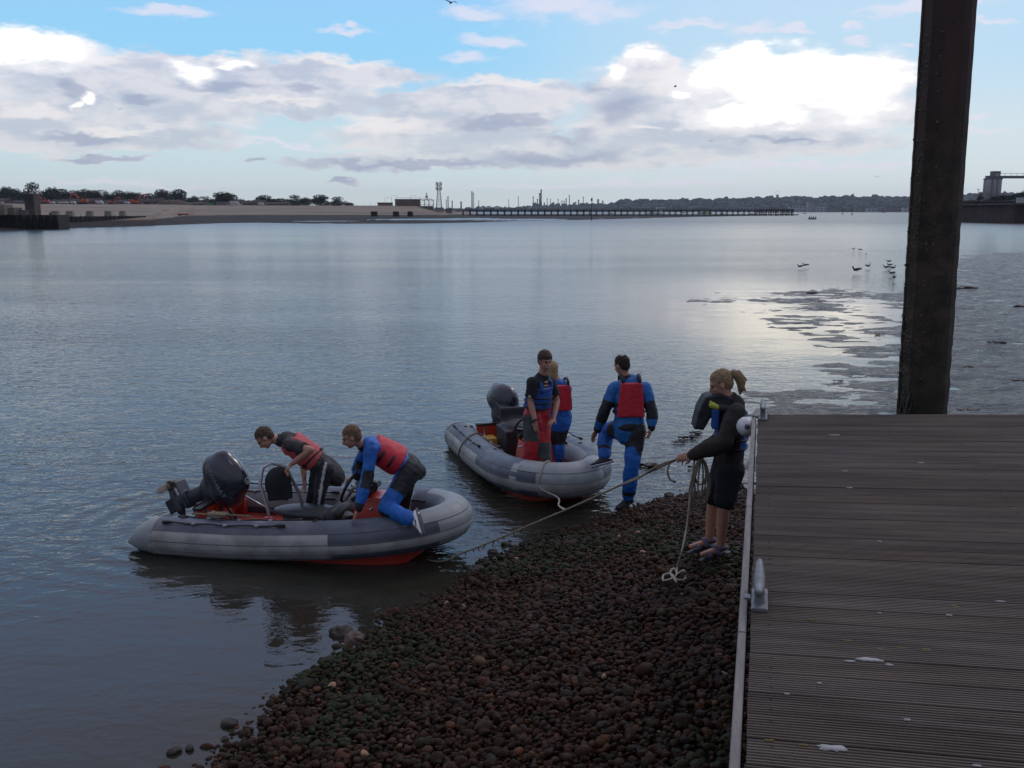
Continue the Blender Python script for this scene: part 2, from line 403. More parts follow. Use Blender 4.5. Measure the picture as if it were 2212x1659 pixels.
# ================================================================ beach ground, pebbles
PEB_ALB = np.array([0.66, 0.455, 0.31])
def build_beach():
    gx = np.linspace(-5.5, 9.5, 150); gyy = np.linspace(-1, 14.5, 155); X, Y = np.meshgrid(gx, gyy)
    Z = beach_h(X, Y)-0.03+(fbm(X*6, Y*6, 3, 3)-0.44)*0.03
    Z = np.minimum(Z, 1.15)
    o = link('beach', grid_mesh('beach', X, Y, Z, mat('wet_shingle_bed', (0.018, 0.015, 0.012), 0.7, bump=0.01, bscale=40, var=0.3))); tag(o, kind='structure')
    # base pebble shapes
    rs = np.random.RandomState(4)
    bm = bmesh.new(); bmesh.ops.create_icosphere(bm, subdivisions=2, radius=1); bv = np.array([v.co[:] for v in bm.verts]); bf = np.array([[v.index for v in f.verts] for f in bm.faces]); bm.free()
    shapes = []
    for k in range(14):
        w = bv.copy(); 
        for j in range(5):
            d = rs.randn(3); d /= np.linalg.norm(d); w += (np.maximum(0, w@d-0.55)*-rs.uniform(0.3, 0.9))[:, None]*d[None, :]
        w += rs.randn(*w.shape)*0.045
        shapes.append(w*np.array([1, rs.uniform(0.65, 0.95), rs.uniform(0.5, 0.8)]))
    V = []; Fc = []; C = []; off = 0
    pal = np.array([(0.050, 0.036, 0.028), (0.040, 0.030, 0.024), (0.062, 0.045, 0.034), (0.034, 0.032, 0.028), (0.085, 0.048, 0.036), (0.030, 0.036, 0.022), (0.070, 0.060, 0.048), (0.11, 0.07, 0.05), (0.046, 0.026, 0.026), (0.15, 0.13, 0.11)])
    pw = np.array([24, 22, 16, 14, 7, 8, 5, 2.0, 5, 0.4]); pw /= pw.sum()
    pts = []
    for layer in range(2):
        sp = 0.048 if layer == 0 else 0.055
        y = 2.4
        while y < 13.0:
            x = -4.0
            while x < 5.0:
                pts.append((x+rs.uniform(-.5, .5)*sp, y+rs.uniform(-.5, .5)*sp, layer)); x += sp
            y += sp*0.87
    P = np.array(pts); d = beach_d(P[:, 0], P[:, 1])
    keep = (d > -0.22-0.12*rs.rand(len(P))) & (P[:, 0] < 2.9) & ((P[:, 0] < 0.27*P[:, 1]+0.75)) & (np.abs(P[:, 0]) < 0.62*P[:, 1]+0.9)
    keep &= (d > 0.03) | (rs.rand(len(P)) < 0.55)
    P = P[keep]; Z = beach_h(P[:, 0], P[:, 1])
    alg = fbm(P[:, 0]*0.9, P[:, 1]*0.9, 3, 11); red = fbm(P[:, 0]*1.3+9, P[:, 1]*1.3, 3, 21)
    for i in range(len(P)):
        s = shapes[rs.randint(14)]*0.027*math.exp(rs.normal(0, 0.36))
        if P[i, 2] == 1: s = s*0.85
        a = rs.uniform(0, 6.283); ca, sa = math.cos(a), math.sin(a); t = rs.normal(0, 0.3); ct, st = math.cos(t), math.sin(t)
        M = np.array([[ca, -sa, 0], [sa, ca, 0], [0, 0, 1]])@np.array([[ct, 0, st], [0, 1, 0], [-st, 0, ct]])
        V.append(s@M.T+np.array([P[i, 0], P[i, 1], Z[i]+(-0.004 if P[i, 2] == 0 else 0.019)])); Fc.append(bf+off); off += len(bv)
        c = pal[rs.choice(10, p=pw)]*rs.uniform(0.7, 1.3)
        if alg[i] > 0.49 and rs.rand() < 0.7: c = c*0.35+np.array([0.018, 0.046, 0.024])*rs.uniform(0.5, 1.2)
        if rs.rand() < .002: c = np.array([.45, .42, .38])
        if red[i] > 0.52 and rs.rand() < 0.4: c = c*np.array([1.12, 0.92, 0.85])
        C.append(np.repeat((c*PEB_ALB)[None, :], len(bv), 0))
    me = np_mesh('pebbles', np.concatenate(V), np.concatenate(Fc), mat('wet_pebble', (0, 0, 0), 0.62, attr=True, var=0.25, vscale=30, bump=0.004, bscale=70, rvar=0.12, spec=0.12), True, np.concatenate(C))
    o = link('pebbles', me); tag(o, kind='stuff'); o['label'] = 'dark brown wet rounded pebbles covering the sloping beach'; o['category'] = 'pebbles'
    # single stones one can point at
    st = mat('dark_boulder', (0.035, 0.028, 0.022), 0.75, var=0.35, vscale=14, bump=0.012, bscale=30)
    st2 = mat('reddish_boulder', (0.085, 0.05, 0.038), 0.7, var=0.3, vscale=14, bump=0.01, bscale=30)
    big = [((735, 1368), 0.10, st, 'large dark rounded boulder at the water edge of the pebble beach'), ((768, 1378), 0.09, st2, 'reddish boulder lying beside the large dark one at the water edge'),
           ((498, 1560), 0.06, st, 'dark seaweed covered stone standing in shallow water, lower left'), ((378, 1622), 0.045, st, 'reddish dark stone awash in the lower left corner of the shallows'), ((410, 1615), 0.035, st, 'small dark stone awash just off the pebbles at lower left'),
           ((1095, 1175), 0.05, st, 'lone dark stone poking from the water under the tow rope'), ((1025, 1232), 0.10, st, 'dark angular stone on the water edge beside the red bow'), ((1062, 1193), 0.06, st, 'small dark stone at the tip of the shore beside the tow rope'),
           ((1540, 1068), 0.07, st, 'dark weedy stone on the shore edge behind the woman'), ((1445, 1070), 0.06, st, 'weedy lump standing up from the shore edge near the stepping man')]
    for k, ((u, v), r, m, lab) in enumerate(big):
        c = gz(u, v, 0.02); zz = max(bz(c.x, c.y), -0.02)
        c = gz(u, v, zz+0.03); mb = MB(); mb.ell((0, 0, 0), (r, r*0.8, r*0.62), n=28, m=20)
        me = mb.mesh('boulder', m)
        for vv in me.vertices: vv.co += vv.co.normalized()*(mnoise.noise(vv.co*9+Vector((k*7, 0, 0)))*.45+mnoise.noise(vv.co*26)*.22)*r
        o = link('boulder', me); o.location = (c.x, c.y, c.z); o.rotation_euler = (0, 0, k*1.3); tag(o, lab, 'stone')
build_beach()

# ================================================================ mud flat on the right
MUD = [tuple(gz(u, v).xy) for u, v in ((1690, 935), (1740, 893), (1830, 800), (1870, 750), (1925, 715), (1965, 660), (2010, 600), (2072, 552), (2160, 545), (2260, 548))]
def mud_h(X, Y):
    d = polydist(X, Y, MUD)
    n = (fbm(X*0.7, Y*0.55, 5, 31)-0.47)
    h = np.clip(d*0.012, -0.2, 0.028)+n*0.075
    h += (fbm(X*1.5, Y*3.0, 4, 40)-0.46)*0.115*np.clip(d+3, 0, 4)/4
    for (u, v, a, rx, ry) in ((1765, 655, 0.016, 3.0, 4.0), (1745, 692, 0.014, 2.2, 1.8), (1880, 640, 0.014, 2.0, 3.0)):
        c = gz(u, v); e = ((X-c.x)/rx)**2+((Y-c.y)/ry)**2
        h = np.maximum(h, a*(1-e)+n*0.10+(fbm(X*1.8, Y*3.4, 4, 77)-0.47)*0.12-0.014)
    return h
def build_mud():
    t = np.linspace(0, 1, 520); Ys = 11.5*(150/11.5)**t; s = np.linspace(0.16, 1.15, 420)
    Y, Sx = np.meshgrid(Ys, s, indexing='ij'); X = Sx*Y; Z = mud_h(X, Y)
    m = bpy.data.materials.new('wet_mud'); m.use_nodes = True; b = NB(m.node_tree)
    g = b.n('ShaderNodeNewGeometry').outputs['Position']
    n = b.noise(b.vmath('MULTIPLY', g, (0.7, 1.5, 1)), 3.6, 5, 0.66, dist=0.5)
    n2 = b.noise(b.vmath('MULTIPLY', g, (0.6, 1.6, 1)), 12, 3, 0.6)
    col = b.mix(b.mapr(n, 0.4, 0.6), (0.014, 0.011, 0.008), (0.062, 0.048, 0.034))
    bp = b.n('ShaderNodeBump', {'Height': b.math('MULTIPLY_ADD', n, 0.9, b.math('MULTIPLY', n2, 0.34)), 'Strength': 1.0, 'Distance': 0.26}).outputs[0]
    pr = b.n('ShaderNodeBsdfPrincipled', {'Base Color': col, 'Roughness': b.mapr(n, 0.40, 0.56, 0.08, 0.45), 'Normal': bp, 'Specular IOR Level': 0.45})
    b.n('ShaderNodeOutputMaterial', {0: pr.outputs[0]})
    o = link('mudflat', grid_mesh('mudflat', X, Y, Z, m)); tag(o, kind='structure')
    weed = mat('seaweed', (0.012, 0.011, 0.006), 0.45, var=0.4, bump=0.01)
    pos = [(2156, 740, .5, 'near the right frame edge'), (2090, 793, .35, 'just right of the steel pile'), (2190, 815, .3, 'at mid height by the right frame edge'), (2206, 822, .35, 'touching the right frame edge'), (2205, 663, .8, 'far out, at the right frame edge'),
           (2080, 624, 1.2, 'far out, right of the steel pile'), (2140, 590, .5, 'by the drainage runnel'), (2068, 768, .3, 'tucked against the right side of the pile'), (2095, 887, .4, 'close beyond the pontoon end'), (1815, 823, .25, 'left of the pile on the open wet sheen'),
           (1897, 722, .3, 'sticking up in the bright reflection'), (1482, 945, .25, 'dark, between the stepping man and the woman'), (1465, 955, .2, 'small, leftmost beside the woman'), (1500, 935, .25, 'behind the woman, farthest from shore'), (1497, 1008, .2, 'floating next to the coiled rope'),
           (1410, 1005, .35, 'long driftwood-like strip beyond the tow rope'), (2140, 800, .25, 'in the middle of the mud right of the pile'), (1755, 632, .4, 'on the low mud patch in the shining water')]
    for k, (u, v, w, lab) in enumerate(pos):
        c = gz(u, v, 0.02); mb = MB(); rs = random.Random(k)
        for j in range(9):
            a = rs.uniform(0, 6.28); r = w*0.5*rs.uniform(.1, 1)
            mb.ell((math.cos(a)*r, math.sin(a)*r*.5, w*.02), (w*rs.uniform(.1, .26), w*rs.uniform(.05, .12), w*rs.uniform(.03, .09)), rot=Matrix.Rotation(rs.uniform(-.5, .5), 3, 'Z'), n=8, m=6)
        me = mb.mesh('seaweed_clump', weed)
        for vv in me.vertices: vv.co += Vector((1, 1, 1))*mnoise.noise(vv.co*14/max(w, .2)+Vector((k, 0, 0)))*w*0.05
        o = link('seaweed_clump', me); o.location = c
        tag(o, 'dark flat seaweed clump '+lab, 'seaweed', 'seaweed clumps on the mud and shallows')
build_mud()
# ================================================================ pontoon deck
DECK_Z = 1.85
ea = gz(1575, 1659, DECK_Z); eb = gz(1625, 895, DECK_Z)
E_DIR = (eb-ea).normalized(); TILT = R(3.3)
P_DIR = (Vector((E_DIR.y, -E_DIR.x, 0)).normalized()*math.cos(TILT)+Vector((0, 0, math.sin(TILT)))).normalized()
D_UP = P_DIR.cross(E_DIR)
DECK_M = Matrix((P_DIR, E_DIR, D_UP)).transposed()      # local x across, y along the edge, z up
DECK_L = (eb-ea).length
def dk(x, y, z=0): return ea+DECK_M @ Vector((x, y, z))
def deck_xy(u, v):
    d = ray(u, v); o = Vector((0, 0, CAM_H)); t = (ea-o).dot(D_UP)/d.dot(D_UP); p = DECK_M.transposed() @ (o+d*t-ea)
    return p.x, p.y
def build_deck():
    root = empty('pontoon', ea, label='grey ribbed timber pontoon deck with a pale metal edge, filling the right foreground', cat='pontoon')
    root.rotation_euler = DECK_M.to_euler()
    wood = mat('weathered_ribbed_timber', (0.105, 0.084, 0.070), 0.75, var=0.30, vscale=2.0, bump=0.004, bscale=30, col2=(0.06, 0.052, 0.046), c2scale=1.1, stretch=(0.5, 5, 1), spec=0.3)
    rs = random.Random(3); mb = MB(); pw = 0.145; gap = 0.006; y = DECK_L; tones = []
    cols = [mat('timber_board_%s' % n, c, 0.72, var=0.30, vscale=1.8, bump=0.003, bscale=40, stretch=(0.6, 7, 1), spec=0.15, col2=c2, c2scale=2.2, c2lo=0.5, c2hi=0.72) for n, c, c2 in (('grey', (0.114, 0.092, 0.074), (0.085, 0.08, 0.055)), ('brown', (0.104, 0.081, 0.063), (0.07, 0.055, 0.05)), ('dark', (0.095, 0.075, 0.060), (0.13, 0.115, 0.10)), ('pale', (0.120, 0.099, 0.082), (0.09, 0.075, 0.065)))]
    while y > -4.5:
        W = 4.9; z0 = rs.uniform(-0.0015, 0.0015); mi = rs.randrange(4); x0 = 0.042+rs.uniform(0, 0.006)
        prof = [(y-pw+gap, -0.03), (y-pw+gap, z0-0.004)]
        n = 9; w = (pw-gap)/n
        for j in range(n):
            a = y-pw+gap+j*w
            prof += [(a+w*.12, z0), (a+w*.55, z0), (a+w*.66, z0-0.0055), (a+w*.98, z0-0.0055)]
        prof += [(y, z0-0.004), (y, -0.03)]
        k = len(prof); cuts = [x0, 1.4, 2.7, W]; vs = []
        tw = rs.uniform(-.002, .002)
        for q, cx in enumerate(cuts): vs += [(cx, a, b_+tw*(q-1)*0.7) for a, b_ in prof]
        fs = [(q*k+j, q*k+j+1, (q+1)*k+j+1, (q+1)*k+j) for q in range(len(cuts)-1) for j in range(k-1)]+[tuple(range(k)), tuple(range((len(cuts)-1)*k, len(cuts)*k))[::-1]]
        mb.add(vs, [f[::-1] for f in fs], mi); y -= pw
    mb.build('deck_boards', cols, root)
    sc = MB(); yy = DECK_L-pw/2; r3 = random.Random(12)
    while yy > -1.2:
        for xx in (0.12, 1.35, 2.58, 3.8):
            for dy in (-.035, .035):
                if r3.random() < .93: sc.tube([(xx+r3.uniform(-.006, .006), yy+dy+r3.uniform(-.003, .003), -.004), (xx, yy+dy, .0008)], .0045, 6, smooth=False)
        yy -= pw
    sc = sc.build('board_screws', mat('dull_screw_head', (.05, .045, .042), .5, .5), root); tag(sc, kind='stuff')
    fr = MB(); fr.box((2.45, (DECK_L-4.5)/2, -0.075), (4.80, DECK_L+4.4, 0.08)); 
    for k in range(4): fr.box((0.9+k*1.2, DECK_L/2-1, -0.42), (0.8, DECK_L+1, 0.6))
    fr.build('deck_frame', mat('dark_pontoon_frame', (0.02, 0.018, 0.016), 0.8), root)
    al = mat('dull_aluminium_edge', (0.17, 0.15, 0.135), 0.65, 0.15, var=0.3, vscale=3, stretch=(8, 1, 1), rvar=0.12)
    et = MB(); L = DECK_L+0.02; seg = [(-4.5, 0.9), (0.904, 2.5), (2.504, L)]
    for a, b_ in seg:
        et.box((0.0150, (a+b_)/2, -0.055), (0.030, b_-a, 0.13))
    et.build('edge_trim', al, root, bevel=0.003)
    en = MB(); en.box((2.47, L+0.012, -0.06), (4.86, 0.018, 0.10)); en.build('end_trim', mat('dark_wood_fascia', (0.05, 0.042, 0.036), 0.8), root)
    met = mat('cast_grey_metal', (0.16, 0.16, 0.165), 0.5, 0.25, var=0.2, vscale=12, bump=0.002, rvar=0.15)
    for (u, v, k) in ((1641, 1300, 1.0), (1648, 903, 1.0)):
        x, y = deck_xy(u, v); c = empty('cleat', parent_loc := (x, y, 0)); c.parent = root
        # built as one casting: foot plate, two necks, long horn bar lifted at its ends
        b_ = MB(); b_.box((0, 0, 0.008), (0.066, 0.22, 0.016)); b_.box((-0.05, 0.02, 0.008), (0.03, 0.05, 0.016))
        base = b_.build('base', met, c, bevel=0.004)
        h = MB()
        for s_ in (-1, 1): h.tube([(0, s_*0.045, 0.0), (0, s_*0.045, 0.05), (0, s_*0.055, 0.085)], [0.026, 0.019, 0.02], 10)
        pts = [(0, -0.17, 0.112), (0, -0.12, 0.100), (0, -0.05, 0.090), (0, 0.05, 0.090), (0, 0.12, 0.100), (0, 0.17, 0.112)]
        h.tube(pts, [0.014, 0.019, 0.024, 0.024, 0.019, 0.014], 12, dome=True)
        remesh(h, 'horn', met, 0.005, 3, c)
    # bird droppings, thin dried splashes
    wh = mat('dried_bird_dropping', (0.34, 0.33, 0.32), 0.9, var=0.15, bump=0.002)
    for (u, v, r, asp) in ((1800, 1617, .028, 1.9), (1878, 1426, .024, 2.2), (1835, 1429, .010, 2), (1920, 1437, .010, 1.6), (1960, 1556, .009, 1.5), (2160, 1300, .01, 2), (1803, 940, .02, 2.2), (1835, 1054, .012, 1.5), (1826, 1018, .012, 1.5), (1990, 1000, .016, 1.4), (1900, 1170, .010, 1.2), (1700, 1500, .007, 1.5), (2110, 1655, .008, 2), (1770, 1477, .007, 1.3), (2050, 1330, .008, 1.6), (1900, 1325, .007, 1.4)):
        x, y = deck_xy(u, v); rs2 = random.Random(u); mb = MB(); n = 22; pts = []
        for j in range(n):
            a = 6.283*j/n; q = r*(0.6+0.5*rs2.random()); pts.append((x+math.cos(a)*q*asp, y+math.sin(a)*q*0.62))
        mb.add([(px, py, 0.0035) for px, py in pts]+[(px, py, 0.0005) for px, py in pts]+[(x, y, 0.005)], [(2*n, j, (j+1) % n) for j in range(n)]+[(j, j+n, (j+1) % n+n, (j+1) % n) for j in range(n)], 0, True)
        mb.build('bird_dropping', wh, root)
    # fallen leaves caught between boards
    lf = mat('yellow_lichen', (0.16, 0.11, 0.03), 0.8, var=0.3)
    for (u, v) in ((1903, 1402), (2000, 1404), (1948, 1400), (1735, 1609), (1660, 1600), (1830, 1384), (1750, 1340), (2060, 1310)):
        x, y = deck_xy(u, v); lm = MB()
        for j in range(3): lm.ell((x+j*.008-.008+random.uniform(-.003, .003), y+random.uniform(-.004, .004), 0.001), (random.uniform(.005, .014), .004, .003), n=7, m=5)
        lm.build('lichen_patch', lf, root)
    # ball fender hanging at the far corner
    f = empty('fender', dk(-0.045, DECK_L-0.20, -0.055), label='round white plastic fender hung at the far corner of the pontoon edge', cat='fender')
    fm = MB(); fm.ell((0, 0, 0), (0.072, 0.095, 0.076), n=24, m=16)
    fm.build('ball', mat('scuffed_white_plastic', (0.55, 0.55, 0.56), 0.45, var=0.12, vscale=14, col2=(0.3, 0.3, 0.32), c2scale=9, c2lo=.6, c2hi=.75), f)
    vm = MB(); vm.tube([(-0.013, -0.088, 0.020), (-0.013, -0.097, 0.024)], [0.022, 0.016], 10); vm.build('valve', mat('blue_grey_valve', (0.06, 0.07, 0.11), 0.6), f)
    rp = MB(); rp.tube([(0.0, 0.05, 0.08), (0.05, 0.05, 0.075), (0.10, 0.05, 0.068)], 0.006, 6); rp.build('lanyard', mat('fender_cord', (0.2, 0.18, 0.15), 0.9), f)
build_deck()

# ================================================================ steel mooring pile
def build_pile():
    Y = 8.15; b0 = gy(1991, 895, Y); t0 = gy(2051, 0, Y); ax = (t0-b0).normalized()
    w = 104/2000*(Y*math.cos(PITCH)+(CAM_H-b0.z)*math.sin(PITCH))/2*0.745
    base = b0-ax*((b0.z+0.5)/ax.z); root = empty('mooring_pile', base, label='tall dark rusty steel pile rising beyond the pontoon end, green and weedy low down', cat='pile')
    root.rotation_euler = ax.to_track_quat('Z', 'Y').to_euler()
    m = bpy.data.materials.new('rusted_pile_steel'); m.use_nodes = True; b = NB(m.node_tree)
    tc = b.n('ShaderNodeTexCoord').outputs['Object']; sz = b.n('ShaderNodeSeparateXYZ', {0: tc})
    rust = b.mix(b.mapr(b.noise(b.vmath('MULTIPLY', tc, (2, 2, 0.5)), 3, 5), 0.35, 0.65), (0.075, 0.042, 0.034), (0.045, 0.034, 0.030))
    rust = b.mix(b.mapr(b.noise(b.vmath('MULTIPLY', tc, (5, 5, 0.25)), 4, 3), 0.55, 0.7, 0, .6), rust, (0.06, 0.028, 0.018))
    weed = b.mix(b.mapr(b.noise(tc, 5, 5, .65), 0.4, 0.62), (0.030, 0.024, 0.017), (0.066, 0.050, 0.036))
    weed = b.mix(b.mapr(b.noise(tc, 42, 4, .7), 0.60, 0.72), weed, (0.11, 0.085, 0.06))
    hi = b.math('MULTIPLY_ADD', b.noise(b.vmath('MULTIPLY', tc, (3, 3, 1)), 2, 4), 1.2, sz.outputs[2])
    col = b.mix(b.mapr(hi, 4.9, 5.5, 0, 1, True), weed, rust)
    lime = b.mix(b.mapr(hi, 2.2, 3.4, 1, 0, True), col, (0.027, 0.027, 0.017))
    bp = b.n('ShaderNodeBump', {'Height': b.noise(tc, 38, 5, .7), 'Strength': 0.8, 'Distance': 0.02}).outputs[0]
    pr = b.n('ShaderNodeBsdfPrincipled', {'Base Color': lime, 'Roughness': 0.8, 'Normal': bp, 'Specular IOR Level': 0.3}); b.n('ShaderNodeOutputMaterial', {0: pr.outputs[0]})
    # box pile: two trough sheets welded, flanges at the seam
    half = [(-w, -0.05), (-w*0.93, -0.11), (-w*0.58, -0.19), (-w*0.30, -0.198), (w*0.52, -0.198), (w*0.93, -0.12), (w, -0.05)]
    prof = half+[(-x, -y) for x, y in half]
    k = len(prof); H = 10.5; nz = 260; vs = []
    for i in range(nz+1):
        z = H*i/nz
        for j, (x, y) in enumerate(prof):
            s = max(0, 1-z/5.2); n = mnoise.noise(Vector((x*16, y*16, z*13)))*0.010*(0.25+s*1.4)
            q = 1+n/0.24; vs.append((x*q, y*q, z))
    fs = [(i*k+j, i*k+(j+1) % k, (i+1)*k+(j+1) % k, (i+1)*k+j) for i in range(nz) for j in range(k)]+[tuple(range(nz*k, nz*k+k))]
    mb = MB(); mb.add(vs, fs); o = mb.build('pile_shaft', m, root)
    o.rotation_euler = (0, 0, R(9))
    # weld seam down the face, barnacles
    sm = MB(); sm.tube([(-w*0.30, -0.200, 0.5+i*0.25) for i in range(40)], 0.007, 6); sm2 = sm.build('weld_seam', m, o)
    bn = MB(); rs = random.Random(5)
    for _ in range(520):
        z = rs.uniform(0.4, 5.4); side = rs.random()
        if side < .5: p = (rs.uniform(-w*.5, w*.5), -0.199, z)
        elif side < .75: p = (-w*rs.uniform(.6, 1), rs.uniform(-.16, -.06), z)
        else: p = (w*rs.uniform(.6, 1), rs.uniform(-.16, -.06), z)
        r = rs.uniform(.004, .012); bn.ell(p, (r, r, r), n=6, m=4)
    tag(bn.build('barnacles', mat('barnacle', (0.11, 0.09, 0.065), 0.9, var=0.4), o), kind='stuff')
    # bladder wrack hanging on the left foot of the pile
    wm = mat('seaweed', (0.012, 0.011, 0.006), 0.45)
    c = gy(1940, 893, Y); sw = MB(); rs = random.Random(8)
    for j in range(26):
        a = Vector((rs.uniform(-.02, .05), rs.uniform(-.15, .05), rs.uniform(.0, .26))); pts = [a]
        for q in range(4): pts.append(pts[-1]+Vector((rs.uniform(-.035, .012), rs.uniform(-.02, .02), -rs.uniform(.04, .10))))
        sw.tube(pts, [.008, .010, .012, .009, .004], 6)
    o2 = sw.build('seaweed_fringe', wm); o2.location = c; o2.location.x += 0.03; tag(o2, 'tuft of black seaweed clinging to the foot of the steel pile', 'seaweed')
build_pile()
# ================================================================ far bank on the left
def at(u, v, D):
    """point at ground distance D on the sight line"""
    d = ray(u, v); t = D/math.hypot(d.x, d.y); return Vector((d.x*t, d.y*t, CAM_H+d.z*t))
def itp(u, tab): 
    return float(np.interp(u, [t[0] for t in tab], [t[1] for t in tab]))
T_W = [(-260, 501), (0, 497), (180, 492), (350, 487), (480, 482), (556, 481), (700, 483.3), (900, 483), (1033, 480.5), (1111, 477.5), (1300, 474), (1450, 469.8), (1640, 465.8), (1725, 464.6)]
T_MD = [(-260, 205), (330, 250), (420, 520), (960, 560), (1030, 640), (1725, 800)]; T_MZ = [(-260, 2.0), (330, 1.9), (420, 1.2), (960, 1.2), (1035, 0.4), (1725, 0.15)]
T_TD = [(-260, 380), (330, 420), (450, 600), (905, 600), (1030, 660), (1725, 815)]; T_TZ = [(-260, 6.0), (330, 6.2), (450, 6.9), (900, 6.8), (955, 3.4), (1010, 2.6), (1040, 0.42), (1725, 0.15)]
def pool(u, v):
    def inside(cx, cy, rx, ry): return ((u-cx)/rx)**2+((v-cy)/ry)**2 < 1+0.3*mnoise.noise(Vector((u*.05, v, 0)))
    return inside(705, 475.8, 72, 1.3) or inside(930, 471.6, 150, 3.0) and v < 474.6-max(0, (u-900))*0.002 or (u > 1000 and inside(1120, 473.6, 110, 2.0))
def build_bank():
    us = np.arange(-260, 1726, 5.0); rows = []
    for u in us:
        vw = itp(u, T_W)+0.25*mnoise.noise(Vector((u*.03, 3, 0))); md, mz, td, tz = itp(u, T_MD), itp(u, T_MZ), itp(u, T_TD), itp(u, T_TZ)
        w = gz(u, vw, 0); dw = math.hypot(w.x, w.y); az = math.atan2(w.x, w.y); r = []
        for k in range(-1, 26):
            t = k/25; D = dw+(md-dw)*(t**1.6 if t > 0 else t*0.2); z = -0.15 if k < 0 else 0.03+mz*(t**2.2)*0.98
            v = 456+(CAM_H-z)*2000/D*1.0
            if k >= 0 and pool(u, v): z = -0.2
            elif k > 0: z += mnoise.noise(Vector((D*.06*math.sin(az)*3, D*.05, 1)))*0.12
            r.append((D, z))
        for t in (0.15, 0.4, 0.7, 1.0):
            r.append((md+(td-md)*t, mz+(tz-mz)*(t**0.8)+mnoise.noise(Vector((u*.02, t*3, 5)))*0.2*(tz > 2)))
        r += [(td+60, tz+0.05), (1500, tz+0.1 if tz > 3 else -0.3)]
        rows.append([(D*math.sin(az), D*math.cos(az), z) for D, z in r])
    A = np.array(rows); m = bpy.data.materials.new('shore_bank'); m.use_nodes = True; b = NB(m.node_tree)
    g = b.n('ShaderNodeNewGeometry').outputs['Position']; sz = b.n('ShaderNodeSeparateXYZ', {0: g})
    z = b.math('MULTIPLY_ADD', b.noise(b.vmath('MULTIPLY', g, (.05, .05, 1)), 1.0, 5, .6), 0.9, sz.outputs[2])
    n = b.noise(b.vmath('MULTIPLY', g, (.06, .04, .5)), 1.0, 5, .6)
    mud = b.mix(b.mapr(n, .35, .65), (0.018, 0.014, 0.012), (0.045, 0.036, 0.026))
    sand = b.mix(b.mapr(b.noise(b.vmath('MULTIPLY', g, (.02, .02, 2.5)), 1.0, 5, .6), .35, .65), (0.20, 0.155, 0.115), (0.27, 0.225, 0.175))
    sand = b.mix(b.mapr(b.noise(b.vmath('MULTIPLY', g, (.012, .012, 3)), 1.3, 4, .6), .58, .66), sand, (0.10, 0.095, 0.05))
    col = b.mix(b.mapr(z, 1.55, 1.9, 0, 1, True), mud, sand)
    pr = b.n('ShaderNodeBsdfPrincipled', {'Base Color': col, 'Roughness': 0.9, 'Specular IOR Level': 0.15}); b.n('ShaderNodeOutputMaterial', {0: pr.outputs[0]})
    o = link('far_bank', grid_mesh('far_bank', A[:, :, 0], A[:, :, 1], A[:, :, 2], m, False)); tag(o, kind='structure')
build_bank()

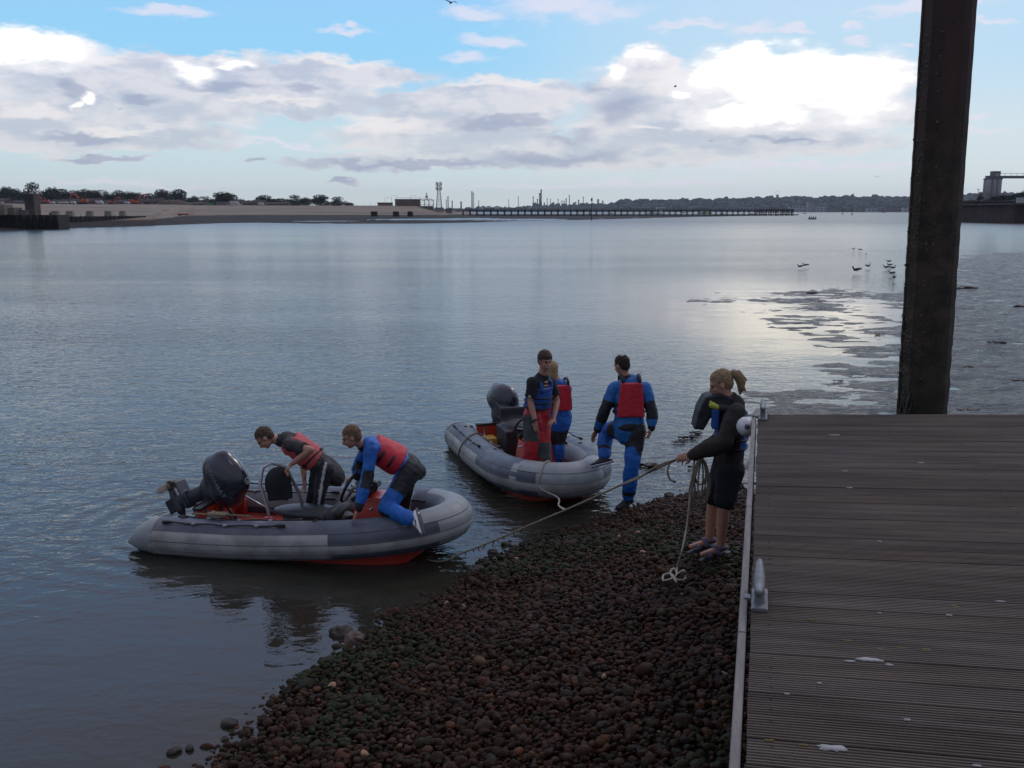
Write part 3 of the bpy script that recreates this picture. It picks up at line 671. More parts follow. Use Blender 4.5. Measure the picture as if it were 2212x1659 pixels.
def wall_between(mb, p, q, zb, zt, th=1.0, mi=0):
    p = Vector(p); q = Vector(q); d = (q-p); d.z = 0; L = d.length; d.normalize()
    mb.box(((p.x+q.x)/2-d.y*th/2, (p.y+q.y)/2+d.x*th/2, (zb+zt)/2), (L, th, zt-zb), Matrix.Rotation(math.atan2(d.y, d.x), 3, 'Z'), mi)
C_TIMB = mat('black_quay_timber', (0.016, 0.013, 0.012), 0.85, var=0.3, vscale=0.8)
C_CONC = mat('stained_concrete', (0.17, 0.15, 0.125), 0.9, var=0.35, vscale=0.5)
C_DCONC = mat('dark_concrete', (0.075, 0.062, 0.054), 0.9, var=0.3, vscale=0.4)
def build_quays():
    p, q = at(-240, 480, 215), at(126, 480, 203)
    r = empty('timber_quay', (q.x, q.y, 0), label='dark timber faced quay at the far left edge of the river', cat='quay'); mb = MB(); wall_between(mb, p, q, -0.3, 2.7, 6)
    o = mb.build('quay_wall', C_TIMB); o.parent = r; o.location = -r.location
    mb = MB()
    for k in range(26):
        c = p.lerp(q, k/25); mb.tube([(c.x, c.y-0.25, -0.3), (c.x, c.y-0.25, 2.7+0.5*((k*7) % 3 == 0))], 0.2, 6)
    for k in range(3): wall_between(mb, p+Vector((0, -.5, 0)), q+Vector((0, -.5, 0)), 0.7*k+0.5, 0.7*k+0.68, 0.25)
    o = mb.build('timber_fender', C_TIMB, r); o.location = -r.location
    mb = MB()
    for (u, w, h, d) in ((-10, 5.5, 2.0, 0), (22, 3.2, 1.4, 0), (48, 3.4, 1.0, 1)):
        c = at(u, 470, 207+d); mb.box((c.x, c.y, 2.7+h/2), (w, 3, h))
    o = mb.build('parapet', C_CONC, r); o.location = -r.location
    c = at(73, 470, 208); pr = empty('concrete_pier', (c.x, c.y, 2.7), label='tall square concrete pier standing on the far left quay', cat='pier'); mb = MB(); mb.box((0, 0, 1.9), (1.85, 2.4, 3.8)); mb.build('shaft', C_DCONC, pr); mb = MB(); mb.box((0, 0, 3.95), (1.6, 2.1, 0.3)); mb.build('cap', C_DCONC, pr)
    # stepped low wall with pale blocks
    p, q = at(127, 475, 226), at(315, 475, 250); r = empty('river_wall', (p.x, p.y, 0), label='low dark river wall below the row of pale concrete blocks', cat='wall'); mb = MB(); wall_between(mb, p, q, 0.2, 2.25, 3); o = mb.build('wall_face', C_TIMB, r); o.location = -r.location
    mb = MB()
    for k in range(22):
        c = p.lerp(q, k/21); mb.tube([(c.x, c.y-.2, .1), (c.x, c.y-.2, 2.3+0.5*mnoise.noise(c*.3))], .13, 6)
    o = mb.build('wall_post', C_TIMB, r); o.location = -r.location; tag(o, kind='stuff')
    for k, (u, w) in enumerate(((121, 1.6), (152, 1.7), (195, 1.6), (235, 1.6), (266, 1.5))):
        c = at(u, 470, 229+k*4); mb = MB(); mb.box((0, 0, .62), (w, 1.4, 1.24), taper=0.82); o = mb.build('concrete_block', mat('pale_concrete_block', (0.24, 0.22, 0.16), .9, var=.2, vscale=1.5), bevel=.08); o.location = (c.x, c.y, 2.24)
        tag(o, ('leftmost pale concrete block on the river wall by the timber quay', 'second pale concrete block from the left on the river wall, half sunk in grass', 'third and middle pale concrete block on the low river wall', 'fourth pale concrete block from the left on the river wall', 'rightmost pale concrete block on the low river wall')[k], 'block', 'concrete blocks along the river wall')
    for k, u in enumerate((324.5, 331.5)):
        b0 = gz(u, 477.5, 0.3); mb = MB(); mb.tube([(0, 0, -.4), (0, 0, 2.3)], .28, 8); mb.box((0, 0, 2.35), (.8, .7, .2)); o = mb.build('mooring_post', C_TIMB); o.location = (b0.x, b0.y, b0.z)
        tag(o, ('left', 'right')[k]+' one of two thick timber posts at the end of the river wall', 'post', 'timber posts on the far shore')
    for k, u in enumerate((232, 238)):
        c = gz(u, 481.0, 0.35); mb = MB(); mb.ell((0, 0, .28), (.55, .26, .24)); mb.tube([(-.42, 0, .35), (-.6, 0, .7), (-.56, 0, 1.0), (-.72, 0, 1.02)], [.09, .06, .06, .035], 8); o = mb.build('swan', mat('white_feathers', (.7, .7, .68), .8)); o.location = c
        tag(o, ('left', 'right')[k]+' one of two white swans on the far left mud shore', 'swan')
build_quays()

# ---------------------------------------------------------------- trees
LEAFM = [mat('leaf_dark', (0.018, 0.030, 0.016), 0.7, var=0.45, vscale=0.35, spec=.2), mat('leaf_mid', (0.030, 0.046, 0.020), 0.7, var=0.4, vscale=0.4, spec=.2), mat('leaf_brown', (0.045, 0.036, 0.026), 0.7, var=0.4, vscale=0.4, spec=.2)]
BARK = mat('bark', (0.035, 0.028, 0.022), 0.9)
def tree_meshes(seed, h, w, lobes, leafm):
    rs = np.random.RandomState(seed); V = []; Fq = []
    cs = []
    for i in range(lobes):
        a = rs.uniform(0, 6.28); r = w*0.5*rs.uniform(0, .62); zz = h*rs.uniform(.20, .82); cs.append((math.cos(a)*r, math.sin(a)*r, zz, w*rs.uniform(.16, .27)*(1.25-0.55*zz/h)))
    cs.append((0, 0, h*.80, w*.24))
    n = 0
    for (x, y, z, r) in cs:
        k = int(150*(r/(w*.2))**2)
        d = rs.randn(k, 3); d /= np.linalg.norm(d, axis=1)[:, None]; rad = r*(0.62+0.5*rs.rand(k)**.6); P = d*rad[:, None]*np.array([1, 1, .85])+np.array([x, y, z])
        s = w*0.030*(0.6+0.9*rs.rand(k))
        t1 = rs.randn(k, 3); t1 /= np.linalg.norm(t1, axis=1)[:, None]; t2 = np.cross(d, t1); t2 /= np.linalg.norm(t2, axis=1)[:, None]+1e-9
        q = np.stack([P-t1*s[:, None], P+t2*s[:, None]*.7, P+t1*s[:, None], P-t2*s[:, None]*.7], 1); V.append(q.reshape(-1, 3)); Fq.append(np.arange(4*k).reshape(k, 4)+n); n += 4*k
    cm = np_mesh('crown', np.concatenate(V), np.concatenate(Fq), leafm, False)
    tb = MB(); tb.tube([(0, 0, -.3), (0.1, 0, h*.2), (0, .1, h*.45), (0, 0, h*.72)], [w*.045, w*.034, w*.025, w*.01], 8)
    for (x, y, z, r) in cs[:6]: tb.tube([(0, 0, h*.25), (x*.5, y*.5, (z+h*.25)/2), (x*.9, y*.9, z)], [w*.018, w*.012, w*.005], 6)
    return cm, tb.mesh('trunk', BARK)
TV = [tree_meshes(1, 1, 1.0, 13, LEAFM[0]), tree_meshes(2, 1, 1.15, 16, LEAFM[0]), tree_meshes(3, 1, .75, 10, LEAFM[1]), tree_meshes(4, 1, 1.4, 18, LEAFM[1]), tree_meshes(5, 1, 1.2, 15, LEAFM[2]), tree_meshes(6, 1, 1.3, 12, LEAFM[0])]
def tree(u, vtop, wpx, D, zb, var, lab, vb=None, grp='trees behind the far bank'):
    t = at(u, vtop, D); b0 = Vector((t.x, t.y, zb)); h = t.z-zb; w = wpx/2000*D*1.4
    r = empty('broadleaf_tree', b0, label=lab, cat='tree', group=grp)
    cm, tm = TV[var]; vw = (1.0, 1.15, .75, 1.4, 1.2, 1.3)[var]*.95
    for nm, me in (('crown', cm), ('trunk', tm)):
        o = link(nm, me, r); o.scale = (w/vw, w/vw, h/0.98)
    r.rotation_euler = (0, 0, (u*1.7) % 6.28)
TREES = [(-20, 409, 40, 1, 'tree crown cut by the left frame edge'), (14, 407, 34, 3, 'rounded dark tree at the far left, just inside the frame'), (36, 411, 26, 5, 'low dark tree between the far left tree and the tall dense one'), (52, 416, 22, 2, 'small pale green tree left of the tall dense tree'), (69, 394, 33, 0, 'tall dense dark tree rising highest on the left, behind the concrete pier'), (92, 416, 20, 1, 'low tree just right of the tall dense tree'), (112, 408, 34, 3, 'light green broad tree, second mass right of the tall dense tree'), (134, 410, 32, 1, 'dark tree right of the light green one'),
         (158, 414, 28, 5, 'low rounded tree above the first orange digger'), (182, 411, 40, 4, 'wide dark tree behind the orange digger on the left'), (202, 414, 28, 5, 'flat topped tree left of the pointed one'), (219, 409, 28, 2, 'pointed dark tree midway between the diggers'), (236, 418, 22, 5, 'low hedge-like tree after the pointed one'), (255, 413, 30, 1, 'leaning dark tree left of the long orange digger'), (279, 416, 30, 3, 'round low tree above the white van row'), (301, 418, 24, 5, 'small tree directly behind the long digger arm'), (324, 419, 22, 1, 'small tree at the tip of the long digger arm'), (347, 411, 34, 4, 'round brown domed tree with sky gaps near the earth heap'), (384, 411, 44, 1, 'large spreading dark tree behind the earth heap'),
         (418, 425, 22, 5, 'low tree right of the earth heap'), (444, 423, 20, 2, 'small tree above the green container'), (482, 417, 44, 3, 'broad tree with ragged top behind the grey shed'), (520, 431, 26, 5, 'low scrubby tree on the rooftops line'), (571, 423, 40, 1, 'long low dark tree at the middle of the far bank'), (598, 433, 34, 5, 'low hedge tree joining two taller trees'), (636, 421, 30, 0, 'first of the three round trees before the tan building'), (658, 428, 24, 5, 'small tree wedged beside the first round tree'), (691, 422, 40, 1, 'middle of the three round trees, the widest'), (729, 425, 32, 0, 'last of the three round trees before the open bank'), (754, 438, 18, 5, 'small bush at the right end of the tree row')]
for (u, vt, w, var, lab) in TREES: tree(u, vt, w, 760+((u*37) % 90), 6.9, var, lab)

def hedge():
    rs = np.random.RandomState(3); V = []; n = 0
    for u in np.arange(-40, 640, 3.2):
        top = 428+2.5*math.sin(u*.05)+3*mnoise.noise(Vector((u*.06, 0, 0)))+(4 if u > 420 else 0); D = 790+15*math.sin(u); t = at(u, top, D); h = t.z-6.5; k = 90
        P = np.stack([t.x+rs.randn(k)*2.2, t.y+rs.randn(k)*2.5, 6.5+h*rs.rand(k)**.7], 1); s = rs.uniform(.25, .6, k); a = rs.randn(k, 3); a /= np.linalg.norm(a, axis=1)[:, None]; b2 = rs.randn(k, 3); b2 /= np.linalg.norm(b2, axis=1)[:, None]
        V.append(np.stack([P-a*s[:, None], P+b2*s[:, None], P+a*s[:, None], P-b2*s[:, None]], 1).reshape(-1, 3)); n += k
    o = link('scrub', np_mesh('scrub', np.concatenate(V), np.arange(4*n).reshape(n, 4), LEAFM[0], False)); tag(o, kind='stuff'); o['label'] = 'dark scrub and hedges filling between the trees behind the far bank'; o['category'] = 'scrub'
hedge()
# ---------------------------------------------------------------- houses and works behind the bank
def house(u, vt, wpx, D, k, lab):
    t = at(u, vt, D); w = wpx/2000*D; h = t.z-6.8; r = empty('house', (t.x, t.y, 6.8), rz=R((k*23) % 30-15), label=lab, cat='house', group='houses behind the far bank')
    wm = [mat('brick_red', (0.11, 0.055, 0.042), .9), mat('brick_brown', (0.085, 0.058, 0.046), .9), mat('render_pale', (0.26, .24, .22), .9)][(0, 1, 0, 1, 0, 1, 0, 2)[k % 8]]; rm = [mat('roof_tile_brown', (0.055, 0.036, 0.032), .9), mat('roof_slate', (0.040, 0.038, 0.042), .85)][k % 2]
    hw = h*.55; mb = MB(); mb.box((0, 0, hw/2), (w*.96, 7, hw)); mb.build('wall', wm, r)
    mb = MB(); a = w/2; mb.add([(-a, -3.9, hw), (a, -3.9, hw), (a, 3.9, hw), (-a, 3.9, hw), (-a*.98, 0, h*.93), (a*.98, 0, h*.93)], [(0, 1, 5, 4), (2, 3, 4, 5), (0, 4, 3), (1, 2, 5), (3, 2, 1, 0)]); ro = mb.build('roof', rm, r)
    mb = MB(); mb.box((a*.6, .3, h*.93), (1.1, .8, h*.25)); mb.build('chimney', wm, ro)
    for s in (-.3, .3):
        f = MB(); f.box((s*w, -3.53, hw*.62), (w*.14, .08, hw*.28)); fo = f.build('window', mat('window_frame', (.45, .45, .45), .6), r)
        g = MB(); g.box((s*w, -3.58, hw*.62), (w*.115, .04, hw*.22)); g.build('pane', mat('dark_glass', (.02, .025, .03), .15), fo)
for k, u in enumerate((8, 34, 96, 126, 148, 172, 204, 230, 246, 268, 292, 318, 342, 412, 436, 506, 528, 546, 560, 588, 612)):
    house(u, 427+(k*5) % 6+(u > 380)*4, 27, 700+(k*31) % 50, k, '%s house with %s roof, %s from left in the row behind the bank' % (('red brick', 'brown brick', 'red brick', 'brown brick', 'red brick', 'brown brick', 'red brick', 'pale rendered')[k % 8], ('brown', 'slate')[k % 2], ('first', 'second', 'third', 'fourth', 'fifth', 'sixth', 'seventh', 'eighth', 'ninth', 'tenth', 'eleventh', 'twelfth', 'thirteenth', 'fourteenth', 'fifteenth', 'sixteenth', 'seventeenth', 'eighteenth', 'nineteenth', 'twentieth', 'last')[k]))
def digger(u, v, D, s, flip, lab):
    p = at(u, v, D); r = empty('excavator', (p.x, p.y, 6.85), label=lab, cat='excavator', group='orange excavators on the building site'); f = -1 if flip else 1
    om = mat('orange_red_machine_paint', (0.42, 0.07, 0.035), .5); dkm = mat('machine_dark', (.03, .03, .03), .7)
    mb = MB()
    for y in (-1.1, 1.1): mb.tube([(-1.6*s, y*s, .45*s), (1.6*s, y*s, .45*s)], .45*s, 10, flat=((0, 0, 1), 1), dome=True)
    mb.build('track', dkm, r)
    mb = MB(); mb.box((-f*.5*s, 0, 1.55*s), (3.6*s, 2.5*s, 1.2*s)); mb.box((-f*1.6*s, 0, 1.9*s), (1.3*s, 2.4*s, 1.0*s)); mb.build('body', om, r, bevel=.15*s)
    mb = MB(); mb.box((f*.7*s, -.7*s, 2.6*s), (1.5*s, 1.0*s, 1.5*s), taper=.85); c = mb.build('cab', om, r, bevel=.1*s); mb = MB(); mb.box((f*.75*s, -.75*s, 2.7*s), (1.45*s, .98*s, .9*s)); mb.build('cab_window', mat('dark_glass', (.02, .025, .03), .15), c)
    mb = MB(); mb.tube([(f*1.2*s, 0, 1.8*s), (f*3.4*s, 0, 4.5*s), (f*6.0*s, 0, 5.0*s)], [.38*s, .42*s, .3*s], 4, smooth=False); mb.build('boom', om, r)
    mb = MB(); mb.tube([(f*5.6*s, 0, 5.3*s), (f*6.7*s, 0, 1.9*s)], [.32*s, .2*s], 4, smooth=False); ar = mb.build('dipper_arm', om, r)
    mb = MB(); mb.ell((f*6.5*s, 0, 1.2*s), (.75*s, .6*s, .7*s), n=8, m=6); mb.build('bucket', dkm, ar)
digger(292, 440, 560, 1.15, False, 'long reach orange excavator with its arm stretched to the right above the bank'); digger(180, 439, 500, .95, True, 'orange excavator with raised arm on the left part of the site'); digger(98, 438, 480, .7, True, 'small orange excavator near the tall dense tree'); digger(242, 440, 520, .7, False, 'small orange digger left of the long reach excavator')
for k, (u, w) in enumerate(((113, 8), (129, 7), (141, 8), (157, 10), (214, 13), (274, 9), (3, 6), (505, 18), (563, 12))):
    D = 470 if u < 300 else 620; p = at(u, 440, D); W = w/2000*D*1.05; r = empty('van', (p.x, p.y, 6.8 if u > 300 else 6.4), label=('pale van farthest left of those on the site by the small digger', 'second white van, left of centre on the site', 'third white van standing close to the second', 'white van parked under the orange excavator arm', 'long pale lorry between the two larger excavators', 'white van just left of the long reach excavator', 'tiny pale van beside the quay at the left frame edge', 'long white lorry beside the grey shed', 'pale van at the right end of the rooftops')[k], cat='van', group='vehicles on the building site')
    mb = MB(); mb.box((0, 0, .35+W*.24), (W*.75, 2, W*.42)); mb.box((W*.44, 0, .35+W*.16), (W*.2, 1.9, W*.26), taper=.85); mb.build('body', mat('white_van_paint', (.5, .5, .5), .5), r)
    mb = MB(); mb.tube([(-W*.25, -1.05, .35), (-W*.25, 1.05, .35)], .38, 10); mb.build('wheel', mat('machine_dark', (.03, .03, .03), .7), r); mb = MB(); mb.tube([(W*.38, -1.05, .35), (W*.38, 1.05, .35)], .38, 10); mb.build('wheel', mat('machine_dark', (.03, .03, .03), .7), r)
def shed(name, u0, u1, vt, D, zb, m, lab, cat, dep=8, roofm=None, gable=0, rz=0):
    a, b_ = at(u0, vt, D), at(u1, vt, D); w = (b_-a).length; h = a.z-zb; r = empty(name, ((a.x+b_.x)/2, (a.y+b_.y)/2+dep/2, zb), label=lab, cat=cat); r.rotation_euler = (0, 0, math.atan2(b_.y-a.y, b_.x-a.x)+rz)
    mb = MB(); mb.box((0, 0, (h-.35)/2), (w, dep, h-.35)); mb.build('wall', m, r); mb = MB()
    if gable: mb.add([(-w/2-.2, -dep/2-.2, h-.35), (w/2+.2, -dep/2-.2, h-.35), (w/2+.2, dep/2+.2, h-.35), (-w/2-.2, dep/2+.2, h-.35), (-w/2-.2, 0, h+gable), (w/2+.2, 0, h+gable)], [(0, 1, 5, 4), (2, 3, 4, 5), (0, 4, 3), (1, 2, 5), (3, 2, 1, 0)])
    else: mb.box((0, 0, h-.175), (w+.35, dep+.35, .35))
    mb.build('roof', roofm or m, r); return r, w, h
shed('green_container', 440, 461, 437.5, 600, 5.2, mat('green_container_paint', (0.09, 0.22, 0.08), .6), 'bright green container at the top of the bank', 'container', 3)
shed('site_shed', 463, 486, 435.5, 612, 6.6, mat('grey_shed_sheet', (0.14, .135, .12), .8), 'low grey flat roofed shed right of the green container', 'shed', 6)
shed('pump_house', 814, 847, 437.3, 620, 6.4, mat('tan_brick', (0.19, 0.145, 0.10), .9), 'small tan brick building with flat roof left of the big windowless block', 'building', 6, mat('dark_roof_felt', (.05, .045, .04), .9))
r, w, h = shed('storage_block', 850, 905, 430, 600, 6.3, mat('brown_cladding', (0.145, 0.115, 0.090), .85, var=.12, vscale=.4), 'large windowless brown block on the end of the far bank', 'building', 16, mat('green_roof_edge', (.05, .06, .045), .8))
mb = MB(); [mb.box((w*(k/6-.5), -8.12, h/2-.3), (.18, .14, h-.6)) for k in range(1, 6)]; mb.build('cladding_rib', mat('brown_rib', (0.10, 0.08, .065), .85), r)
mb = MB(); [mb.tube([(w*(k/10-.5), -8, h), (w*(k/10-.5), -8, h+.9)], .06, 4) for k in range(11)]; mb.tube([(-w/2, -8, h+.9), (w/2, -8, h+.9)], .06, 4); mb.build('roof_rail', mat('steel_grey', (.12, .12, .12), .6), r)
STEEL = mat('dark_lattice_steel', (0.07, 0.062, 0.058), .7); STEELP = mat('pale_lattice_steel', (0.30, 0.28, 0.26), .6)
def lattice(mb, w0, w1, H, n, r, z0=0):
    for sx, sy in ((-1, -1), (1, -1), (1, 1), (-1, 1)): mb.tube([(sx*w0/2, sy*w0/2, z0), (sx*w1/2, sy*w1/2, z0+H)], r, 4)
    for i in range(n):
        za, zb = z0+H*i/n, z0+H*(i+1)/n; wa, wb = w0+(w1-w0)*i/n, w0+(w1-w0)*(i+1)/n
        for (ax, ay), (bx, by) in (((-1, -1), (1, -1)), ((1, -1), (1, 1)), ((1, 1), (-1, 1)), ((-1, 1), (-1, -1))):
            mb.tube([(ax*wa/2, ay*wa/2, za), (bx*wb/2, by*wb/2, zb)], r*.6, 4); mb.tube([(ax*wb/2, ay*wb/2, zb), (bx*wb/2, by*wb/2, zb)], r*.6, 4)
# comms mast
p = at(948.5, 449, 600); top = at(948.5, 393, 600).z; r = empty('radio_mast', (p.x, p.y, 4.4), label='lattice radio mast with two rings of antenna panels on the end of the far bank', cat='mast'); H = top-4.4
mb = MB(); lattice(mb, 3.6, 1.3, H*.86, 9, .14); mb.tube([(0, 0, H*.86), (0, 0, H)], .12, 6); mb.build('tower', STEELP, r)
for z in (.77, .93):
    mb = MB()
    for k in range(6): a = k*1.047; mb.box((math.cos(a)*1.7, math.sin(a)*1.7, H*z), (.45, .45, 2.3)); mb.tube([(0, 0, H*z), (math.cos(a)*1.7, math.sin(a)*1.7, H*z)], .08, 4)
    mb.tube([(math.cos(k*.524)*1.6, math.sin(k*.524)*1.6, H*z-.9) for k in range(13)], .08, 4); mb.build('antenna_ring', STEEL, r)
# steel gantry beside the block
p = at(922, 452, 600); r = empty('steel_gantry', (p.x, p.y, 3.6), label='open steel gantry with platform between the brown block and the radio mast', cat='gantry'); mb = MB()
zt = at(922, 432, 600).z-3.6
for x in (-4.2, -1.4, 1.4, 4.2):
    for y in (-2, 2): mb.tube([(x, y, 0), (x, y, zt)], .13, 4)
for z in (zt*.55, zt): mb.tube([(-4.6, -2, z), (4.6, -2, z)], .16, 4); mb.tube([(-4.6, 2, z), (4.6, 2, z)], .16, 4)
for x in (-4.2, -1.4, 1.4): mb.tube([(x, -2, zt*.55), (x+2.8, -2, zt)], .08, 4)
mb.build('frame', STEELP, r); mb = MB(); mb.box((-.4, 0, zt+.15), (7.6, 4.2, .15)); [mb.tube([(x, -2, zt), (x, -2, zt+1.1)], .05, 4) for x in np.arange(-4, 4, .9)]; mb.tube([(-4.2, -2, zt+1.1), (3.4, -2, zt+1.1)], .06, 4); mb.build('platform', STEEL, r)
mb = MB(); lattice(mb, 1.0, .5, 4.4, 4, .08, zt); mb.box((0, 0, zt+2), (1.6, .3, .9)); mb.build('mast', STEEL, r)
mb = MB(); mb.box((0, 1, 1.5), (7.8, 2.6, 3.0)); mb.build('plant_house', mat('brown_cladding', (0.145, 0.115, 0.090), .85), r)
shed('mast_hut', 938, 958, 448.4, 590, 3.0, mat('pale_hut_wall', (0.22, .22, .21), .8), 'small pale hut at the foot of the radio mast', 'hut', 4)
shed('grey_plant_box', 962, 976, 451, 600, 2.2, mat('grey_shed_sheet', (0.14, .135, .12), .8), 'grey plant box at the landward end of the long jetty', 'hut', 4)
for k, (u, vt, ux) in enumerate(((832, 426.5, 840), (846, 422.5, 858), (887, 422, 897), (739, 436, 744))):
    p = at(u, 444, 600); t = at(u, vt, 600).z; mb = MB(); H = t-6.6; dx = (ux-u)/2000*600; mb.tube([(0, 0, 0), (0, 0, H*.94), (dx*.4, 0, H), (dx, 0, H*.97)], [.11, .08, .07, .06], 6); mb.box((dx, 0, H*.96), (.9, .3, .18)); o = mb.build('lamp_post', STEELP); o.location = (p.x, p.y, 6.6)
    tag(o, ('tall lamp post behind the small tan building', 'tall lamp post left of the brown block, the tallest lamp', 'lamp post rising behind the roof of the brown block', 'short lamp post beside the last round tree')[k], 'lamp post', 'lamp posts on the far bank')
# spoil heap, orange patch, site fence
p = at(374, 442, 590); mb = MB(); n = 36; vs = [(0, 0, 3.2)]; rs = random.Random(2)
for ring, (f_, z) in enumerate(((.35, 2.9), (.6, 2.3), (.85, 1.0), (1, -.2))):
    for j in range(n): a = 6.283*j/n; q = 1+.14*mnoise.noise(Vector((math.cos(a)*2, math.sin(a)*2, ring))); vs.append((11.2*f_*q*math.cos(a), 6*f_*q*math.sin(a), z*(1+.2*mnoise.noise(Vector((a*2, ring, 0))))))
fs = [(0, 1+j, 1+(j+1) % n) for j in range(n)]+[(1+i*n+j, 1+(i+1)*n+j, 1+(i+1)*n+(j+1) % n, 1+i*n+(j+1) % n) for i in range(3) for j in range(n)]
mb.add(vs, fs, 0, True); o = mb.build('earth_heap', mat('heaped_earth', (0.085, 0.062, 0.046), .95, var=.3, vscale=.5)); o.location = (p.x, p.y, 6.8); tag(o, 'long heap of dark earth on the building site', 'earth heap')
mb = MB(); rs = random.Random(6)
for k in range(16): mb.ell((rs.uniform(-5, 6), rs.uniform(-8, 8), rs.uniform(-.1, .3)), (rs.uniform(.8, 2.2), rs.uniform(1, 3), rs.uniform(.2, .5)), n=8, m=5)
o = mb.build('clay_spill', mat('orange_clay', (0.36, 0.14, 0.09), .95, var=.2)); p = at(367, 462.5, 430); o.location = (p.x, p.y, p.z-.1); o.rotation_euler = (0, 0, .3); tag(o, kind='stuff')
o['label'] = 'orange red clay spilt down the slope of the far bank'; o['category'] = 'clay'
r0 = at(330, 442, 590); r = empty('site_fence', (r0.x, r0.y, 0), label='thin post and wire fence along the top of the far bank', cat='fence'); mb = MB(); w2 = MB()
pts = [at(330+k*7.2, 442, 592) for k in range(62)]
for p in pts: mb.tube([(p.x, p.y, 6.6), (p.x, p.y, 8.4)], .05, 4)
for z in (7.2, 7.8, 8.35): w2.tube([(p.x, p.y, z) for p in pts], .02, 3)
for nm, q, mm in (('fence_post', mb, STEELP), ('wire', w2, STEEL)): o = q.build(nm, mm, r); o.location = -r.location; tag(o, kind='stuff') if nm == 'fence_post' else None

# ---------------------------------------------------------------- dolphins, jetty, markers
def dolphin(u, v, wpx, h, lab, n=6, grp='timber mooring dolphins', seed=0):
    p = gz(u, v, 0); D = p.y; w = wpx/2000*D; r = empty('mooring_dolphin', (p.x, p.y, 0), label=lab, cat='dolphin', group=grp); rs = random.Random(seed)
    for k in range(n):
        x = (k/(n-1)-.5)*w*.86; mb = MB(); mb.tube([(x*1.25+rs.uniform(-.1, .1), rs.uniform(-.8, .8), -.5), (x, rs.uniform(-.4, .4), h*.95)], min(.34, .23*w/2.9+.05), 7); mb.build('pile', C_TIMB, r)
    mb = MB(); mb.box((0, 0, h*.45), (w*.8, .5, .25)); mb.box((0, 0, h-.3), (w, 1.8, .5)); mb.build('cap_beam', C_TIMB, r)
for k, (u, w) in enumerate(((808.5, 13), (855.5, 12), (886, 10.5))): dolphin(u, 471, w, 3.3, ('left', 'middle', 'right')[k]+' one of three dark timber dolphins standing off the far bank', seed=k)
def build_jetty():
    a, b_ = at(1000, 456, 610), at(1712, 456, 735); a.z = b_.z = 0; d = (b_-a); L = d.length; d.normalize()
    r = empty('long_jetty', a, label='long dark pier on piles crossing the middle distance', cat='jetty', rz=0); r.rotation_euler = (0, 0, math.atan2(d.y, d.x))
    mb = MB(); mb.box((L/2, 0, 4.05), (L, 2.6, .62)); mb.build('walkway', C_TIMB, r); mb = MB(); mb.box((L/2, 0, .55), (L, .8, .35)); mb.build('lower_beam', C_TIMB, r)
    mb = MB(); mb.tube([(0, -1.2, 5.0), (L, -1.2, 5.0)], .05, 4); [mb.tube([(x, -1.2, 4.3), (x, -1.2, 5.0)], .05, 4) for x in np.arange(0, L, 4.8/2)]; mb.build('railing', C_TIMB, r)
    n = int(L/4.75)
    for k in range(n+1):
        m_ = MB(); x = L*k/n; m_.tube([(x, -.9, -.5), (x, -.7, 3.9)], .27, 6); m_.tube([(x, .9, -.5), (x, .7, 3.9)], .27, 6); m_.box((x, 0, 3.62), (.5, 2.4, .3)); m_.build('pile_bent', C_TIMB, r)
build_jetty()
dolphin(1642, 465.2, 17, 4.9, 'left clump of raking piles at the head of the long jetty', 6, seed=11); dolphin(1669, 465.2, 26, 5.3, 'largest clump of piles carrying the white tower at the jetty head', 8, seed=12); dolphin(1691, 465.2, 9, 5.0, 'narrow clump of piles right of the jetty tower', 4, seed=13); dolphin(1705.5, 465.2, 14, 5.2, 'rightmost clump of dark piles beyond the jetty head', 5, seed=14)
p = gz(1677, 465.2, 0); r = empty('beacon_tower', (p.x, p.y, 5.2), label='slim lattice tower with a round hoop on top at the jetty head', cat='tower'); H = at(1677, 414, p.y).z-5.2
mb = MB(); lattice(mb, 1.9, 1.0, H*.82, 6, .1); mb.build('tower', STEELP, r); mb = MB(); mb.tube([(math.cos(k*.524)*1.5, 0, H*.86+1.5+math.sin(k*.524)*1.5) for k in range(13)], .09, 5, caps=False); mb.box((0, 0, H*.8), (1.8, 1.5, 1.2)); mb.build('lantern_hoop', STEELP, r)
p = gz(1663, 465.2, 0); H = at(1663, 422, p.y).z-5.2; mb = MB(); mb.tube([(0, 0, 0), (0, 0, H)], .22, 6); mb.box((0, 0, H), (2.2, .3, .7), taper=1.0); o = mb.build('signal_mast', STEELP); o.location = (p.x, p.y, 5.2); tag(o, 'thin white mast with a T shaped head left of the jetty tower', 'mast')
p = gz(1277.5, 476, 0); H = at(1277.5, 428, p.y).z; r = empty('channel_marker', (p.x, p.y, 0), label='thin dark channel marker pole with a cage on top in front of the jetty', cat='marker'); mb = MB(); mb.tube([(0, 0, -.5), (0, 0, H*.86)], [.2, .07], 6); mb.build('pole', C_TIMB, r); mb = MB(); mb.ell((0, 0, H*.93), (.38, .38, .55), n=8, m=6); mb.build('topmark', C_TIMB, r)
p = gz(1134, 464.5, 0); mb = MB(); mb.tube([(0, 0, 0), (0, 0, 2.2)], [1.0, .5], 10); mb.tube([(0, 0, 2.2), (0, 0, 5.2)], .12, 6); mb.ell((0, 0, 5.3), (.4, .4, .5)); o = mb.build('buoy', mat('faded_red_buoy', (.35, .18, .14), .6)); o.location = (p.x, p.y, 0); tag(o, 'pale red channel buoy seen through the left end of the long jetty', 'buoy')
